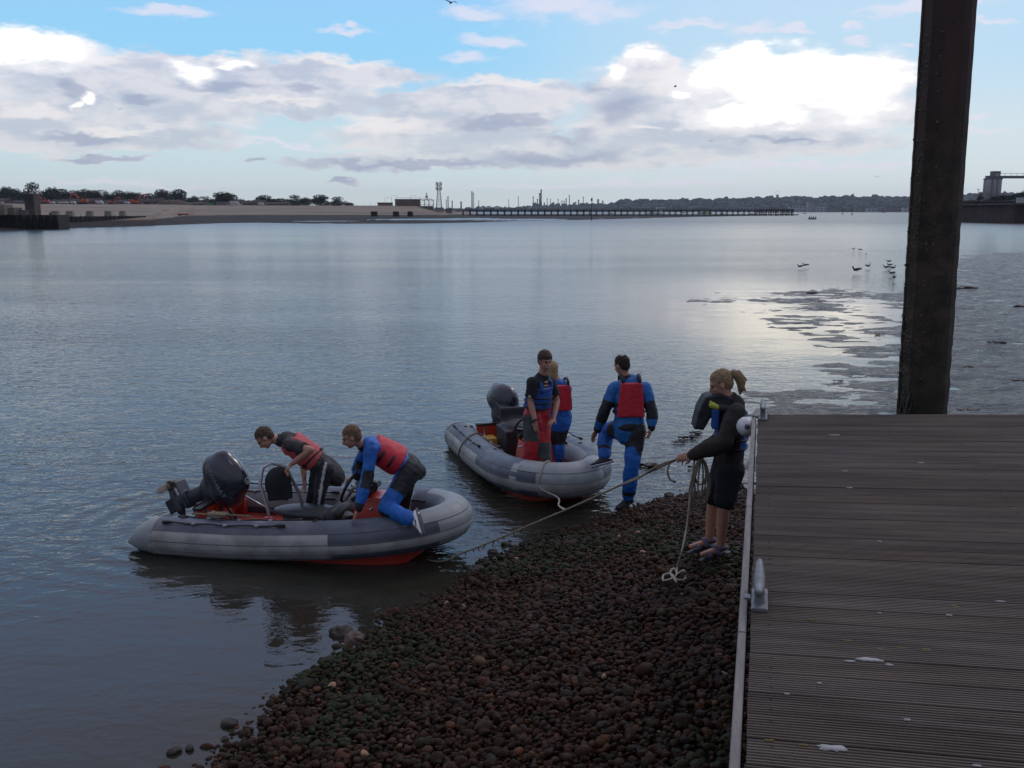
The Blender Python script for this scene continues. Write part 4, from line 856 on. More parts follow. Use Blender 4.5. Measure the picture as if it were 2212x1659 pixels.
for k, (u, v, vt, lean, lab) in enumerate(((2079, 468, 437, 1.1, 'leaning dark post just right of the steel pile'), (1866, 458.5, 449, 0, 'short dark post in open water right of the yachts'), (1774.5, 459, 452, 0, 'tiny dark post between the jetty head and the yachts'))):
    p = gz(u, v, 0); H = at(u, vt, p.y).z; mb = MB(); mb.tube([(-lean, 0, -.4), (lean*.5, 0, H)], .32 if k else .4, 7); mb.box((lean*.5, 0, H+.2), (.9, .7, .3)); o = mb.build('marker_post', C_TIMB); o.location = (p.x, p.y, 0); tag(o, lab, 'post')

# ---------------------------------------------------------------- boats in the distance
def yacht(u, v, lpx, vt, hullc, lab, rz=0.2, cabin=True, cat='yacht'):
    p = gz(u, v, 0); D = p.y; Lh = lpx/2000*D; r = empty('yacht' if vt else 'motor_boat', (p.x, p.y, 0), rz=rz, label=lab, cat=cat if vt else 'motor boat')
    hm = mat('hull_'+hullc, {'white': (.55, .55, .55), 'dark': (.02, .022, .03), 'yellow': (.5, .38, .08), 'blue': (.05, .08, .16)}[hullc], .35); n = 9; vs = []
    for i in range(n):
        t = i/(n-1); x = (t-.5)*Lh; w = Lh*.15*math.sin(min(1, (1-t)*1.5+.12)*1.57)*(.8+.2*math.sin(t*3.14)) if t < 1 else .03; fb = Lh*(.10+.05*t*t)
        vs += [(x, -w, fb), (x, -w*.85, fb*.35), (x, -w*.25, -.2), (x, w*.25, -.2), (x, w*.85, fb*.35), (x, w, fb)]
    fs = [(i*6+j, i*6+j+1, (i+1)*6+j+1, (i+1)*6+j) for i in range(n-1) for j in range(5)]+[tuple(range(6))[::-1]]+[(i*6, (i+1)*6, (i+1)*6+5, i*6+5) for i in range(n-1)]
    mb = MB(); mb.add(vs, [f[::-1] for f in fs], 0, False); mb.build('hull', hm, r)
    if cabin: mb = MB(); mb.box((-Lh*.05, 0, Lh*.15), (Lh*.42, Lh*.17, Lh*.11), taper=.8); c = mb.build('cabin', mat('hull_white', (.55, .55, .55), .35), r); mb = MB(); mb.box((-Lh*.05, 0, Lh*.165), (Lh*.36, Lh*.168, Lh*.035)); mb.build('cabin_window', mat('dark_glass', (.02, .025, .03), .15), c)
    if vt:
        H = at(u, vt, D).z; mb = MB(); k = D/2000*.75
        mb.tube([(Lh*.08, 0, .5), (Lh*.08, 0, H)], k*.55, 6); mb.tube([(Lh*.05, 0, Lh*.2), (-Lh*.4, 0, Lh*.22)], k*.5, 6); ms = mb.build('mast', STEELP if hullc == 'white' else STEEL, r)
        mb = MB(); mb.tube([(Lh*.48, 0, Lh*.16), (Lh*.08, 0, H*.97), (-Lh*.48, 0, Lh*.12)], k*.16, 4, smooth=False); mb.build('rigging', STEEL, ms)
yacht(1820, 463.3, 11, 420, 'dark', 'dark hulled yacht with a tall mast, left one of the pair beyond the jetty', 1.2); yacht(1841, 464, 13, 414, 'white', 'pale yacht with the tallest mast, right one of the pair', 1.0); yacht(1458, 466, 9, 431, 'white', 'white masted yacht moored against the long jetty', 1.3)
for args in ((1320, 463.8, 19, 0, 'white', 'low white motor boat behind the jetty, near the channel marker', 0), (1409, 463.5, 26, 0, 'white', 'long low white motor boat at the middle of the jetty', 0), (1424, 462.5, 12, 0, 'blue', 'small blue hulled boat overlapping the long white one', .3), (1478, 459.8, 17, 0, 'white', 'tall white ferry-like boat right of the jetty yacht', 0), (1491, 465.5, 11, 0, 'dark', 'short dark hulled boat with white wheelhouse under the jetty', .5), (1523, 461.6, 28, 0, 'yellow', 'broad yellow work boat seen through the jetty', 0), (1518, 464.8, 18, 0, 'white', 'white motor boat in front of the yellow work boat', .1), (1560, 463.8, 17, 0, 'white', 'pale motor boat right of the yellow work boat', .1), (1603, 464.5, 12, 0, 'dark', 'low dark boat near the right end of the jetty', 0), (1624, 463.8, 14, 0, 'dark', 'dark boat with pale cabin next to the jetty head', .2), (1738, 461.5, 9, 0, 'white', 'tiny pale boat between the jetty head and the yachts', 0), (1909, 459.5, 8, 0, 'dark', 'tiny dark boat out near the steel pile', 0), (1193, 464.0, 8, 0, 'dark', 'tiny dark boat at the left part of the jetty', 0)): yacht(*args)
# rowing boat with crew
p = gz(1755, 474, 0); r = empty('rowing_boat', (p.x, p.y, 0), label='small rowing boat with four people crossing the bright water', cat='rowing boat'); Lr = 26/2000*p.y*.8; mb = MB()
mb.tube([(-Lr*.5, 0, .34), (-Lr*.35, 0, .2), (0, 0, .16), (Lr*.35, 0, .2), (Lr*.5, 0, .36)], [.04, .38, .5, .38, .04], 8, flat=((0, 0, 1), .45)); mb.build('hull', mat('hull_dark', (.02, .022, .03), .35), r)
mb = MB(); [mb.tube([(x, s*.3, .5), (x-.3, s*2.6, .05)], .05, 5) for x in (-.9, .9) for s in (-1, 1)]; mb.build('oar', STEELP, r)
for k, x in enumerate((-1.3, -.45, .4, 1.3)):
    mb = MB(); mb.tube([(p.x+x, p.y, .35), (p.x+x+.05, p.y, .85)], [.2, .24], 8, dome=True); mb.ell((p.x+x+.05, p.y, 1.28), (.13, .14, .16)); mb.tube([(p.x+x, p.y, .42), (p.x+x-.45, p.y-.1, .5)], [.12, .1], 6, dome=True)
    for s in (-.22, .22): mb.tube([(p.x+x+.05, p.y+s, .95), (p.x+x-.4, p.y+s, .7)], [.07, .05], 6, dome=True)
    mb.tube([(p.x+x+.05, p.y, .9), (p.x+x+.05, p.y, 1.25)], .07, 6)
    o = remesh(mb, 'person', mat('dark_clothing', (.03, .03, .04), .8), .05, 2); tag(o, ('leftmost', 'second from the left', 'third from the left', 'rightmost')[k]+' of four dark dressed rowers sitting in the small boat', 'person', 'people in the rowing boat')

# ---------------------------------------------------------------- wooded hills, refinery, town
def build_hills():
    T = [(-300, 452), (940, 452), (1025, 450), (1111, 449), (1200, 447), (1320, 441), (1340, 438), (1500, 436), (1600, 434), (1660, 431.5), (1800, 431), (1960, 430), (2080, 426), (2212, 428), (2420, 424)]
    us = np.arange(-300, 2421, 6.0); rows = []; tops = []
    for u in us:
        zt = CAM_H+3300*(456-itp(u, T))/2000-7; r = []
        for D, f in ((2950, -.02), (3000, .03), (3100, .25), (3200, .6), (3300, .9), (3450, 1.0), (3900, 1.0), (4300, -.1)):
            p = at(u, 456, D); r.append((p.x, p.y, max(zt*f, -1)))
        rows.append(r)
    A = np.array(rows); o = link('hills', grid_mesh('hills', A[:, :, 0], A[:, :, 1], A[:, :, 2], mat('hill_ground', (0.035, 0.045, 0.035), .95))); tag(o, kind='structure')
    bm = bmesh.new(); bmesh.ops.create_icosphere(bm, subdivisions=2, radius=1); bv = np.array([v.co[:] for v in bm.verts]); bf = np.array([[v.index for v in f.verts] for f in bm.faces]); bm.free()
    rs = np.random.RandomState(9); V = []; Fc = []; off = 0; C = []
    for i in range(2600):
        u = rs.uniform(930, 2330)
        if rs.rand() > min(1, (u-900)/350): continue
        D = rs.uniform(3010, 3420); t = (D-3000)/420; p = at(u, 456, D); zt = CAM_H+3300*(456-itp(u, T))/2000-7; z = zt*min(1, .05+t*1.05)
        s = rs.uniform(7, 15)*(1+.5*(u > 1340)); w = bv*(1+rs.randn(len(bv), 1)*.16)*np.array([s, s*.9, s*rs.uniform(.5, .85)])
        V.append(w+np.array([p.x, p.y, z+s*.1])); Fc.append(bf+off); off += len(bv); C.append(np.repeat(np.array([[.022, .032, .024]])*rs.uniform(.5, 1.6), len(bv), 0))
    o = link('woodland', np_mesh('woodland', np.concatenate(V), np.concatenate(Fc), mat('far_woodland', (.03, .04, .03), .95, attr=True, var=.3, vscale=.15), False, np.concatenate(C))); tag(o, kind='stuff'); o['label'] = 'dark wooded hills along the far shore of the estuary'; o['category'] = 'woods'
build_hills()
STK = [(967.7, 424.7, 2.2), (964, 431, 1.5), (976.7, 434, 2.4), (996, 436, 3.4), (1019.5, 414, 2.6), (1023, 417.5, 1.6), (1034, 433.5, 1.6), (1099, 431, 1.2), (1119.5, 425, 1.4), (1152, 425, 1.8), (1169, 410, 2.8), (1166, 417.7, 3.0), (1161, 430, 2.2), (1182, 428.5, 1.6), (1189, 430, 1.3), (1205.6, 430, 1.6), (1223, 429, 2.4), (1230, 421.7, 1.8), (1260, 425.5, 1.7), (1250, 432, 2.6), (1279, 427, 1.4), (1292, 431, 4.0), (1302, 434, 3.0), (1213, 434, 1.2), (1216, 433, 1.2), (1219, 434, 1.3), (1244, 436, 2.2), (1268, 438, 4), (1240, 438, 5), (1196, 436, 1.5), (1157, 437, 2), (1176, 438, 3)]
def build_refinery():
    D = 3250; nm = ('leftmost', 'second', 'third', 'fourth', 'fifth', 'sixth', 'seventh', 'eighth', 'ninth', 'tenth', 'eleventh', 'twelfth', 'thirteenth', 'fourteenth', 'fifteenth', 'sixteenth', 'seventeenth', 'eighteenth', 'nineteenth', 'twentieth', 'twenty first', 'twenty second', 'twenty third', 'twenty fourth', 'twenty fifth', 'twenty sixth', 'twenty seventh', 'twenty eighth', 'twenty ninth', 'thirtieth', 'thirty first', 'rightmost')
    for k, (u, vt, w) in enumerate(sorted(STK)):
        p = at(u, vt, D); H = p.z-2; rr = w/2000*D/2; br = k % 4 == 2; col = mat('stack_brown', (.16, .11, .09), .8) if br else mat('stack_grey', (.10, .105, .11), .8)
        r = empty('refinery_stack', (p.x, p.y, 2), label='%s refinery %s counting from the left, %s' % (nm[k], 'column' if w > 2.3 else 'chimney', 'tallest of all' if vt < 411 else 'very tall' if vt < 420 else 'tall' if vt < 428 else 'middling in height' if vt < 433 else 'short'), cat='chimney', group='refinery stacks on the horizon')
        mb = MB(); mb.tube([(0, 0, 0), (0, 0, H)], [rr*1.15, rr*.9], 10); mb.build('shaft', col, r)
        mb = MB(); mb.tube([(0, 0, H*.93), (0, 0, H+.6)], rr*1.25, 10); mb.build('collar', mat('stack_cap', (.03, .03, .032), .8), r)
    for k, (u, w, vt) in enumerate(((1056, 11, 446), (1074, 12, 446), (1040, 8, 448), (1090, 7, 448), (1130, 8, 448), (1145, 7, 447))):
        p = at(u, vt, 3150); rr = w/2000*3150/2; r = empty('storage_tank', (p.x, p.y, 3), label='pale round storage tank by the refinery, '+('left one of the large pair', 'right one of the large pair', 'small one left of the pair', 'small one right of the pair', 'small one left of the main chimneys', 'small one nearest the main chimneys')[k], cat='tank', group='refinery storage tanks')
        mb = MB(); mb.tube([(0, 0, 0), (0, 0, p.z-3)], rr, 20); mb.build('shell', mat('tank_paint', (.32, .33, .33), .7), r); mb = MB(); mb.tube([(0, 0, p.z-3), (0, 0, p.z-3+rr*.2)], [rr*1.02, rr*.15], 20); mb.build('roof', mat('tank_paint', (.32, .33, .33), .7), r)
    mb = MB(); rs = random.Random(5)
    for _ in range(90):
        u = rs.gauss(1230, 36) if rs.random() < .6 else rs.uniform(1150, 1300); p = at(u, 456, 3260+rs.uniform(0, 60)); h = rs.uniform(12, 30); mb.box((p.x, p.y, h/2+2), (rs.uniform(4, 12), 8, h))
    o = mb.build('refinery_plant', mat('plant_grey', (.10, .105, .115), .8)); tag(o, 'jumble of low grey process units around the refinery chimneys', 'refinery'); o['kind'] = 'stuff'
    # thin yacht masts beyond the bank end
    for k, (u, vt) in enumerate(((786, 435), (797, 434), (802, 437), (819-8, 436), (824-0, 438))):
        p = at(u, vt, 1500); mb = MB(); mb.tube([(0, 0, 0), (0, 0, p.z)], [.35, .2], 6); mb.ell((0, 0, .6), (4, 1.2, 1.0), n=10, m=6); o = mb.build('distant_yacht', mat('hull_white', (.55, .55, .55), .35)); o.location = (p.x, p.y, 0)
        tag(o, ('first', 'second', 'third', 'fourth', 'fifth')[k]+' thin yacht mast from the left, showing beyond the open bank', 'yacht', 'thin masts beyond the far bank')
build_refinery()
def town(u0, u1, vt, m, lab, red=False, floors=0, D=2960):
    a, b_ = at(u0, vt, D), at(u1, vt, D); w = b_.x-a.x; h = a.z-.5; r = empty('tower_block' if floors > 3 else 'waterside_building', ((a.x+b_.x)/2, a.y, .5), label=lab, cat='building'); mb = MB(); mb.box((0, 0, h/2), (w, 20, h)); mb.build('wall', m, r)
    mb = MB(); mb.box((0, 0, h+.5), (w*1.02, 21, 1.0)); mb.build('roof', mat('roof_dark_far', (.07, .065, .07), .8), r)
    for f_ in range(max(1, floors)):
        n = max(3, int(w/9)); q = MB(); [q.box(((i+.5)/n*w-w/2, -10.2, h*(f_+.55)/max(1, floors)), (w/n*.5, .5, h/max(1, floors)*.35)) for i in range(n)]; q.build('window_band', mat('dark_glass', (.02, .025, .03), .15), r)
    if red: q = MB(); q.box((w*.28, -10.4, h*.5), (w*.14, .6, h*.9)); q.build('red_panel', mat('red_panel', (.4, .08, .05), .7), r)
wm = mat('far_white_wall', (.36, .35, .34), .8); bm_ = mat('far_brick_wall', (.17, .11, .09), .9)
town(1744, 1760, 437, wm, 'pale tower block with a red stripe on the far shore', True, 6); town(1704, 1743, 445.5, wm, 'long low pale building left of the tower block', floors=2); town(1761, 1786, 444.5, wm, 'pale stepped building right of the tower block', floors=3); town(1788, 1812, 449.5, bm_, 'low brick building left of the two yachts', floors=2); town(1846, 1866, 449, bm_, 'low brick terrace right of the two yachts', floors=2); town(1872, 1898, 450, wm, 'pale low waterside building near the steel pile', floors=1); town(1902, 1950, 450.5, bm_, 'long brick waterside row just left of the steel pile', floors=1); town(1640, 1700, 448.5, bm_, 'brown waterside shed behind the jetty head', floors=1); town(1570, 1636, 447, mat('far_grey_roof', (.15, .15, .16), .8), 'wide grey works building behind the right part of the jetty', floors=1); town(1385, 1404, 443, wm, 'small pale building among the trees above the jetty', floors=1, D=3100); town(1418, 1436, 447, wm, 'small white building low on the wooded shore', floors=1); town(1950, 1990, 449, wm, 'pale building partly behind the steel pile', floors=2)
for k, (u, vt) in enumerate(((1726, 423), (1870, 424), (1620, 427))):
    p = at(u, vt, 3300); r0 = Vector((p.x, p.y, 25)); mb = MB(); H = p.z-25; lattice(mb, 7, 1.2, H, 5, .45); [mb.tube([(-6, 0, H*f_), (6, 0, H*f_)], .5, 4) for f_ in (.7, .85)]; o = mb.build('power_pylon', mat('pylon_grey', (.16, .17, .18), .7)); o.location = r0; tag(o, ('power pylon on the hill above the jetty head', 'power pylon on the hill right of the yachts', 'power pylon on the hill above the right part of the jetty')[k], 'pylon')

# ---------------------------------------------------------------- quay and silo on the right
def sheetquay(u0, D, zt, lab, white=False):
    a = at(u0, 460, D); r = empty('sheet_pile_quay', (a.x, a.y, 0), label=lab, cat='quay'); mb = MB(); vs = []; n = 90; st = 1.1
    for i in range(n+1):
        x = i*st; y = (0, .0, .45, .45)[i % 4]; vs += [(x, y, -.4), (x, y, zt-.5)]
    fs = [(2*i, 2*i+2, 2*i+3, 2*i+1) for i in range(n)]; X = n*st; k = len(vs); vs += [(0, 60, -.4), (0, 60, zt-.5), (X, 60, -.4), (X, 60, zt-.5)]
    fs += [(k, 0, 1, k+1)]; mb.add(vs, fs)
    mb.build('sheet_piling', mat('rusty_sheet_piling', (0.040, 0.024, 0.020), .9, var=.4, vscale=.3, stretch=(1, 1, .3)), r)
    mb = MB(); mb.box((X/2-.3, 29.8, zt-.25), (X+1, 61, .5)); mb.build('coping', C_DCONC, r)
    if white: mb = MB(); mb.box((X/2+.4, .6, zt+.75), (X, .25, 1.5)); mb.build('white_barrier', mat('white_barrier_paint', (.42, .42, .42), .6), r)
sheetquay(2091, 454, 7.9, 'long rust black sheet pile quay at the right, behind the steel pile'); sheetquay(2192, 302, 5.7, 'nearer dark sheet pile quay with a white barrier at the right frame edge', True)
D = 700; a, b_ = at(2137.5, 431, D), at(2180, 431, D); w = b_.x-a.x; cx = (a.x+b_.x)/2; r = empty('grain_silo', (cx, a.y+8, 7), label='tall pale concrete grain silo with a grey headhouse and conveyor at the right', cat='silo'); H = at(2150, 387, D).z-7; sc = mat('silo_concrete', (0.25, 0.245, 0.24), .85, var=.12, vscale=.2)
for k in range(3):
    for j in range(2): mb = MB(); mb.tube([((k-1)*w/3, j*w/3-w/6, 0), ((k-1)*w/3, j*w/3-w/6, H)], w/6*1.01, 24); mb.build('silo_bin', sc, r)
mb = MB(); mb.box((0, 0, H+.4), (w*.98, w*.6, .8)); mb.build('roof_slab', mat('silo_roof', (.12, .12, .125), .8), r)
zt = at(2160, 368.5, D).z-7; mb = MB(); mb.box((w*.12, 0, (H+zt)/2+.4), (w*.47, w*.45, zt-H-.8)); hh = mb.build('headhouse', mat('headhouse_grey', (.13, .125, .135), .8), r); mb = MB(); mb.box((w*.12, -w*.235, zt-2.4), (w*.30, .3, 2.0)); mb.build('headhouse_sign', mat('pale_sign', (.33, .32, .32), .7), hh)
mb = MB(); mb.box((-w*.32, 0, H+1.6), (w*.22, w*.4, 1.8)); mb.build('roof_plant', mat('headhouse_grey', (.13, .125, .135), .8), r)
zc = at(2185, 381, D).z-7; mb = MB(); mb.box((w*.3+22, 0, zc), (44, 2.4, 1.7)); [mb.tube([(w*.3+x, -1.3, zc+.8), (w*.3+x, -1.3, zc+2.4)], .12, 4) for x in range(0, 44, 4)]; mb.tube([(w*.3, -1.3, zc+2.4), (w*.3+44, -1.3, zc+2.4)], .12, 4); mb.build('conveyor', mat('headhouse_grey', (.13, .125, .135), .8), r)
mb = MB(); mb.box((w*.3+29, 0, zc/2), (2.4, 3, zc)); mb.build('conveyor_leg', sc, r)
for args in ((2152, 424, 20, 3, 'rounded dark tree at the foot of the silo, left'), (2170, 421, 24, 1, 'rounded dark tree at the foot of the silo, right'), (2198, 418, 26, 5, 'dark tree right of the silo under the conveyor'), (2222, 412, 34, 1, 'dark tree at the right frame edge'), (2118, 413.5, 11, 2, 'small mop headed tree left of the silo'), (2100, 432, 14, 5, 'low bush on the quay left of the silo'), (2134, 431, 16, 5, 'low bush against the left foot of the silo')):
    u, vt, wp, var, lab = args; tree(u, vt, wp, 560, 7.9, var, lab, grp='trees on the right quay')
p = at(2113.5, 409, 520); mb = MB(); H = p.z-7.9; mb.tube([(0, 0, 0), (0, 0, H)], .12, 6); mb.box((0, 0, H), (1.2, .3, .25)); o = mb.build('lamp_post', STEEL); o.location = (p.x, p.y, 7.9); tag(o, 'tall thin lamp post on the right quay left of the silo', 'lamp post')
shed('white_shed', 2072, 2087, 437, 1200, .5, wm, 'white gabled shed on the shore just right of the steel pile', 'shed', 12, mat('roof_dark_far', (.07, .065, .07), .8), 3)

# ---------------------------------------------------------------- gulls
GB = mat('gull_body', (.30, .30, .30), .8); GW = mat('gull_wing_grey', (.10, .10, .11), .8); GD = mat('dark_gull_feathers', (.05, .045, .04), .85)
def gull_meshes(dark):
    b0 = MB(); b0.ell((0, 0, .20), (.17, .075, .07), rot=Matrix.Rotation(R(12), 3, 'Y')); b0.tube([(.12, 0, .22), (.17, 0, .29), (.19, 0, .33)], [.045, .035, .04], 8, dome=True); b0.tube([(.2, 0, .325), (.27, 0, .31)], [.016, .005], 6); b0.tube([(-.1, 0, .2), (-.28, 0, .22)], [.05, .015], 8, flat=((0, 0, 1), .5))
    for s in (-1, 1): b0.tube([(.0, s*.03, .16), (.01, s*.03, .0)], .009, 5)
    o = remesh(b0, 'body', GD if dark else GB, .012, 2); me = o.data; bpy.data.objects.remove(o)
    w = MB()
    for s in (-1, 1): w.ell((-.05, s*.06, .22), (.19, .022, .05), rot=Matrix.Rotation(R(8), 3, 'Y'))
    return me, w.mesh('folded_wings', GD if dark else GW)
gm = [gull_meshes(False), gull_meshes(True)]
for k, (u, v, dk_, rz, sc_, lab) in enumerate(((1843.6, 541, 0, 0, .8, 'left of the two farthest gulls'), (1858, 543, 0, 2.8, .9, 'right of the two farthest gulls'), (1870.6, 553, 0, 1.2, .8, 'lone gull above the dark one'), (1728.5, 581, 0, 3.0, 1, 'leftmost gull of all'), (1740, 578, 0, 2.9, 1, 'gull just right of the leftmost one'), (1849.7, 591, 1, 3.1, 1.35, 'large dark gull standing in the mirror of wet mud'), (1874.5, 580, 0, .3, 1, 'gull right of the large dark one'), (1920, 569, 0, .2, .9, 'topmost gull of the flock beside the pile'), (1921.6, 577, 0, 2.5, .9, 'second gull from the top of the flock by the pile'), (1914, 583, 0, 3.0, 1, 'leftmost gull of the flock by the pile'), (1928, 584, 0, 0, 1, 'rightmost gull of the flock by the pile'), (1926, 596, 0, 3.1, 1, 'second lowest gull of the flock by the pile'), (1931, 607, 0, 1.3, 1.2, 'nearest gull, upright, lowest of the flock by the pile'))):
    p = gz(u, v, .02); r = empty('gull', p, rz=rz, label=lab, cat='gull', group='gulls standing on the wet mud')
    for nm, me in zip(('body', 'folded_wings'), gm[dk_]): o = link(nm, me, r)
    r.scale = (sc_*0.85,)*3
for k, (u, v, D, lab) in enumerate(((1895, 382, 160, 'pale gull gliding low over the far hills'), (974, 6, 60, 'dark bird flying at the very top of the picture'), (1459, 187, 110, 'small bird flying in front of the bright cloud'), (1536, 305, 130, 'small bird flying low, below the bright cloud'), (259, 236, 140, 'tiny bird flying before the left cloud bank'))):
    p = at(u, v, D); mb = MB(); mb.ell((0, 0, 0), (.16, .05, .05), n=8, m=6); mb.tube([(0, -.5, .04), (.04, -.26, .12), (0, 0, .03), (.04, .26, .12), (0, .5, .04)], [.015, .06, .07, .06, .015], 6, flat=((0, 0, 1), .2)); o = mb.build('flying_bird', GD if k else GB); o.location = p; o.rotation_euler = (0, .1, 1.2+k); tag(o, lab, 'bird')
# ================================================================ inflatable boats
HYP_D = mat('dark_grey_tube_fabric', (0.080, 0.092, 0.118), 0.5, col2=(0.115, 0.122, 0.135), c2scale=4, c2lo=.5, c2hi=.75, var=0.18, vscale=5, rvar=.12, bump=.0006, bscale=300)
HYP_L = mat('light_grey_tube_fabric', (0.37, 0.375, 0.36), 0.55, var=0.14, vscale=4, col2=(0.28, 0.275, 0.255), c2scale=2.5, rvar=.12, bump=.0006, bscale=300)
HYP_M = mat('mid_grey_tube_fabric', (0.26, 0.28, 0.285), 0.55, var=0.12, vscale=5, rvar=.1)
SEAM = mat('tube_seam', (0.12, 0.125, 0.125), 0.7)
RED = mat('red_gelcoat', (0.45, 0.040, 0.022), 0.35, var=0.12, vscale=5, coat=.3, col2=(0.28, 0.03, 0.02), c2scale=5, c2lo=.5, c2hi=.7)
BLK = mat('black_rubber', (0.012, 0.012, 0.014), 0.55, var=.2, vscale=20)
CHR = mat('stainless_tube', (0.42, 0.42, 0.42), 0.28, 0.8, var=.05)
WHT = mat('white_marking', (0.50, 0.50, 0.50), 0.5)
ROPE = mat('tan_rope', (0.22, 0.185, 0.125), 0.9, var=.3, vscale=60, bump=.004, bscale=160)
ROPEW = mat('pale_rope', (0.36, 0.33, 0.27), 0.9, var=.25, vscale=60, bump=.004, bscale=160)
TR = 0.21; BW = 0.62; BL = 3.45
def zsh(x, L): return 0.15*max(0, (x-.7)/(L-.7))**1.5
def axis_pt(s, L):
    """tube centreline on the left side, s from 0 (stern) to 1 (bow tip): x, y, z"""
    xs = L-1.2
    if s < 0.62: x = xs*s/0.62; return Vector((x, BW-0.02*(x/xs)**2, zsh(x, L)))
    a = (s-0.62)/0.38*math.pi/2
    x = xs+(L-xs)*math.sin(a)**0.96; y = (BW-.02)*max(0, math.cos(a))**1.02
    return Vector((x, y, zsh(x, L)))
def build_boat(name, label, loc, head, pitch, patch_x, bowband, BL, group='inflatable boats at the water edge'):
    root = empty(name, loc, label=label, cat='boat', group=group)
    root.rotation_euler = (0, pitch, head)
    # --- the U of the buoyancy tube: ring sections, strakes bulging a little
    N = 74; K = 40; path = []
    ss = [i/N for i in range(N+1)]; left = [axis_pt(s, BL) for s in ss]; path = left+[Vector((p.x, -p.y, p.z)) for p in left[-2::-1]]
    vs = []; mi = []; fs = []; M = len(path)
    for i, p in enumerate(path):
        t = (path[min(i+1, M-1)]-path[max(i-1, 0)]).normalized(); out = Vector((t.y, -t.x, 0)).normalized()*-1 if i <= N else Vector((t.y, -t.x, 0)).normalized()*-1
        out = Vector((-t.y, t.x, 0)).normalized()          # outboard for a path running stern-left > bow > stern-right
        up = t.cross(out)*-1
        if up.z < 0: up = -up
        for j in range(K):
            a = 2*math.pi*j/K                               # 0 = outboard, 90deg = up
            d = math.degrees(a); d = d-360 if d > 180 else d
            r = TR
            if -62 < d < 36: r += 0.007*abs(math.sin(math.radians((d+62)/98*180*3)))-0.001
            vs.append(p+out*(math.cos(a)*r)+up*(math.sin(a)*r))
    def mid(i, j):
        p = path[i]; d = 360*(j+.5)/K; d = d-360 if d > 180 else d
        if 36 <= d < 120: return 0 if p.x < BL-.36 else 2
        if -62 < d < 36:
            if p.x > patch_x and (d > 4 or d < -30): return 0 if p.x < BL-.12 else 2
            return 1
        if d <= -62: return 0
        return 2 if p.x < BL-.5 else 0
    for i in range(M-1):
        for j in range(K): fs.append((i*K+j, i*K+(j+1) % K, (i+1)*K+(j+1) % K, (i+1)*K+j)); mi.append(mid(i, j))
    mb = MB(); mb.v = [tuple(v) for v in vs]; mb.f = fs; mb.mi = mi; mb.sm = [True]*len(fs)
    mb.build('buoyancy_tube', [HYP_D, HYP_L, HYP_M], root)
    # raised seams between panels
    sm = MB()
    def on_tube(i, deg, e=0.0):
        p = path[i]; t = (path[min(i+1, M-1)]-path[max(i-1, 0)]).normalized(); out = Vector((-t.y, t.x, 0)).normalized(); up = t.cross(out); up = up if up.z > 0 else -up; a = R(deg)
        return p+out*(math.cos(a)*(TR+e))+up*(math.sin(a)*(TR+e))
    for deg in (36, 3.3, -29.3, -62): sm.tube([on_tube(i, deg, .0015) for i in range(0, M, 2)], 0.0045, 5)
    sm.build('seam', SEAM, root); sm = None
    # cones closing the stern ends
    for s in (1, -1):
        mb = MB(); y = s*BW; mb.tube([(0.03, y, 0), (-.02, y, 0), (-0.22, y, -.045), (-0.34, y, -.085), (-.37, y, -.095)], [TR+.006, TR+.004, .125, .035, .012], 28); mb.build('tube_cone', HYP_M, root)
    if bowband:
        for xb in bowband:
            i0 = min(range(M), key=lambda i: abs(path[i].x-abs(xb))+(10 if path[i].y*xb < 0 else 0))
            mb = MB(); v2 = []
            for i in (i0, i0+1, i0+2): v2 += [on_tube(i, d, .0035) for d in range(-60, 66, 6)]
            n = len(range(-60, 66, 6)); mb.add(v2, [(a*n+k, a*n+k+1, (a+1)*n+k+1, (a+1)*n+k) for a in range(2) for k in range(n-1)], 0, True); mb.build('pale_band', HYP_M if False else mat('pale_patch_fabric', (.33, .34, .34), .6), root)
    # grab lines with end fittings and holders
    for side in (0, 1):
        for (a, b_, deg, e) in ((0.045, 0.52, 62, .016), (0.06, 0.55, 128, .018)):
            ia, ib = int(a*N), int(b_*N)
            idx = range(ia, ib+1) if side == 0 else [M-1-i for i in range(ia, ib+1)]
            pts = []
            for q, i in enumerate(idx): pts.append(on_tube(i, deg, e+.006*math.sin(q*.6)))
            mb = MB(); mb.tube(pts, 0.0085, 7); mb.tube(pts[:4], [.017, .019, .017, .010], 8); mb.tube(pts[-4:], [.010, .017, .019, .017], 8); g = mb.build('grab_line', BLK, root)
            for q in (.25, .5, .75):
                k = int(len(pts)*q); mb = MB(); d = (pts[k+1]-pts[k]).normalized(); mb.tube([pts[k]-d*.02, pts[k]+d*.02], .016, 8); mb.build('line_holder', HYP_M, g)
    for (a, deg, side) in ((.10, 100, 0), (.62, 95, 0), (.10, 100, 1), (.62, 95, 1)):
        i = int(a*N); i = i if side == 0 else M-1-i; p = on_tube(i, deg, -.004); q = on_tube(i, deg, .006); mb = MB(); mb.tube([p, q], [.032, .028], 14); mb.tube([q, on_tube(i, deg, .012)], .017, 10); mb.build('valve', BLK, root)
    for a in (.30, .50, .80):
        for side in (0, 1):
            i = int(a*N); i = i if side == 0 else M-1-i; mb = MB(); mb.tube([on_tube(i-2, 150, .003), on_tube(i-1, 150, .03), on_tube(i+1, 150, .03), on_tube(i+2, 150, .003)], .012, 7); mb.build('carry_handle', BLK, root)
    # rigid red hull: V sections
    mb = MB(); v2 = []; secs = list(np.linspace(0, BL-.9, 9))+[BL-.75, BL-.6, BL-.48, BL-.38, BL-.29, BL-.22, BL-.165]
    ax_ = [axis_pt(q/200, BL) for q in range(201)]
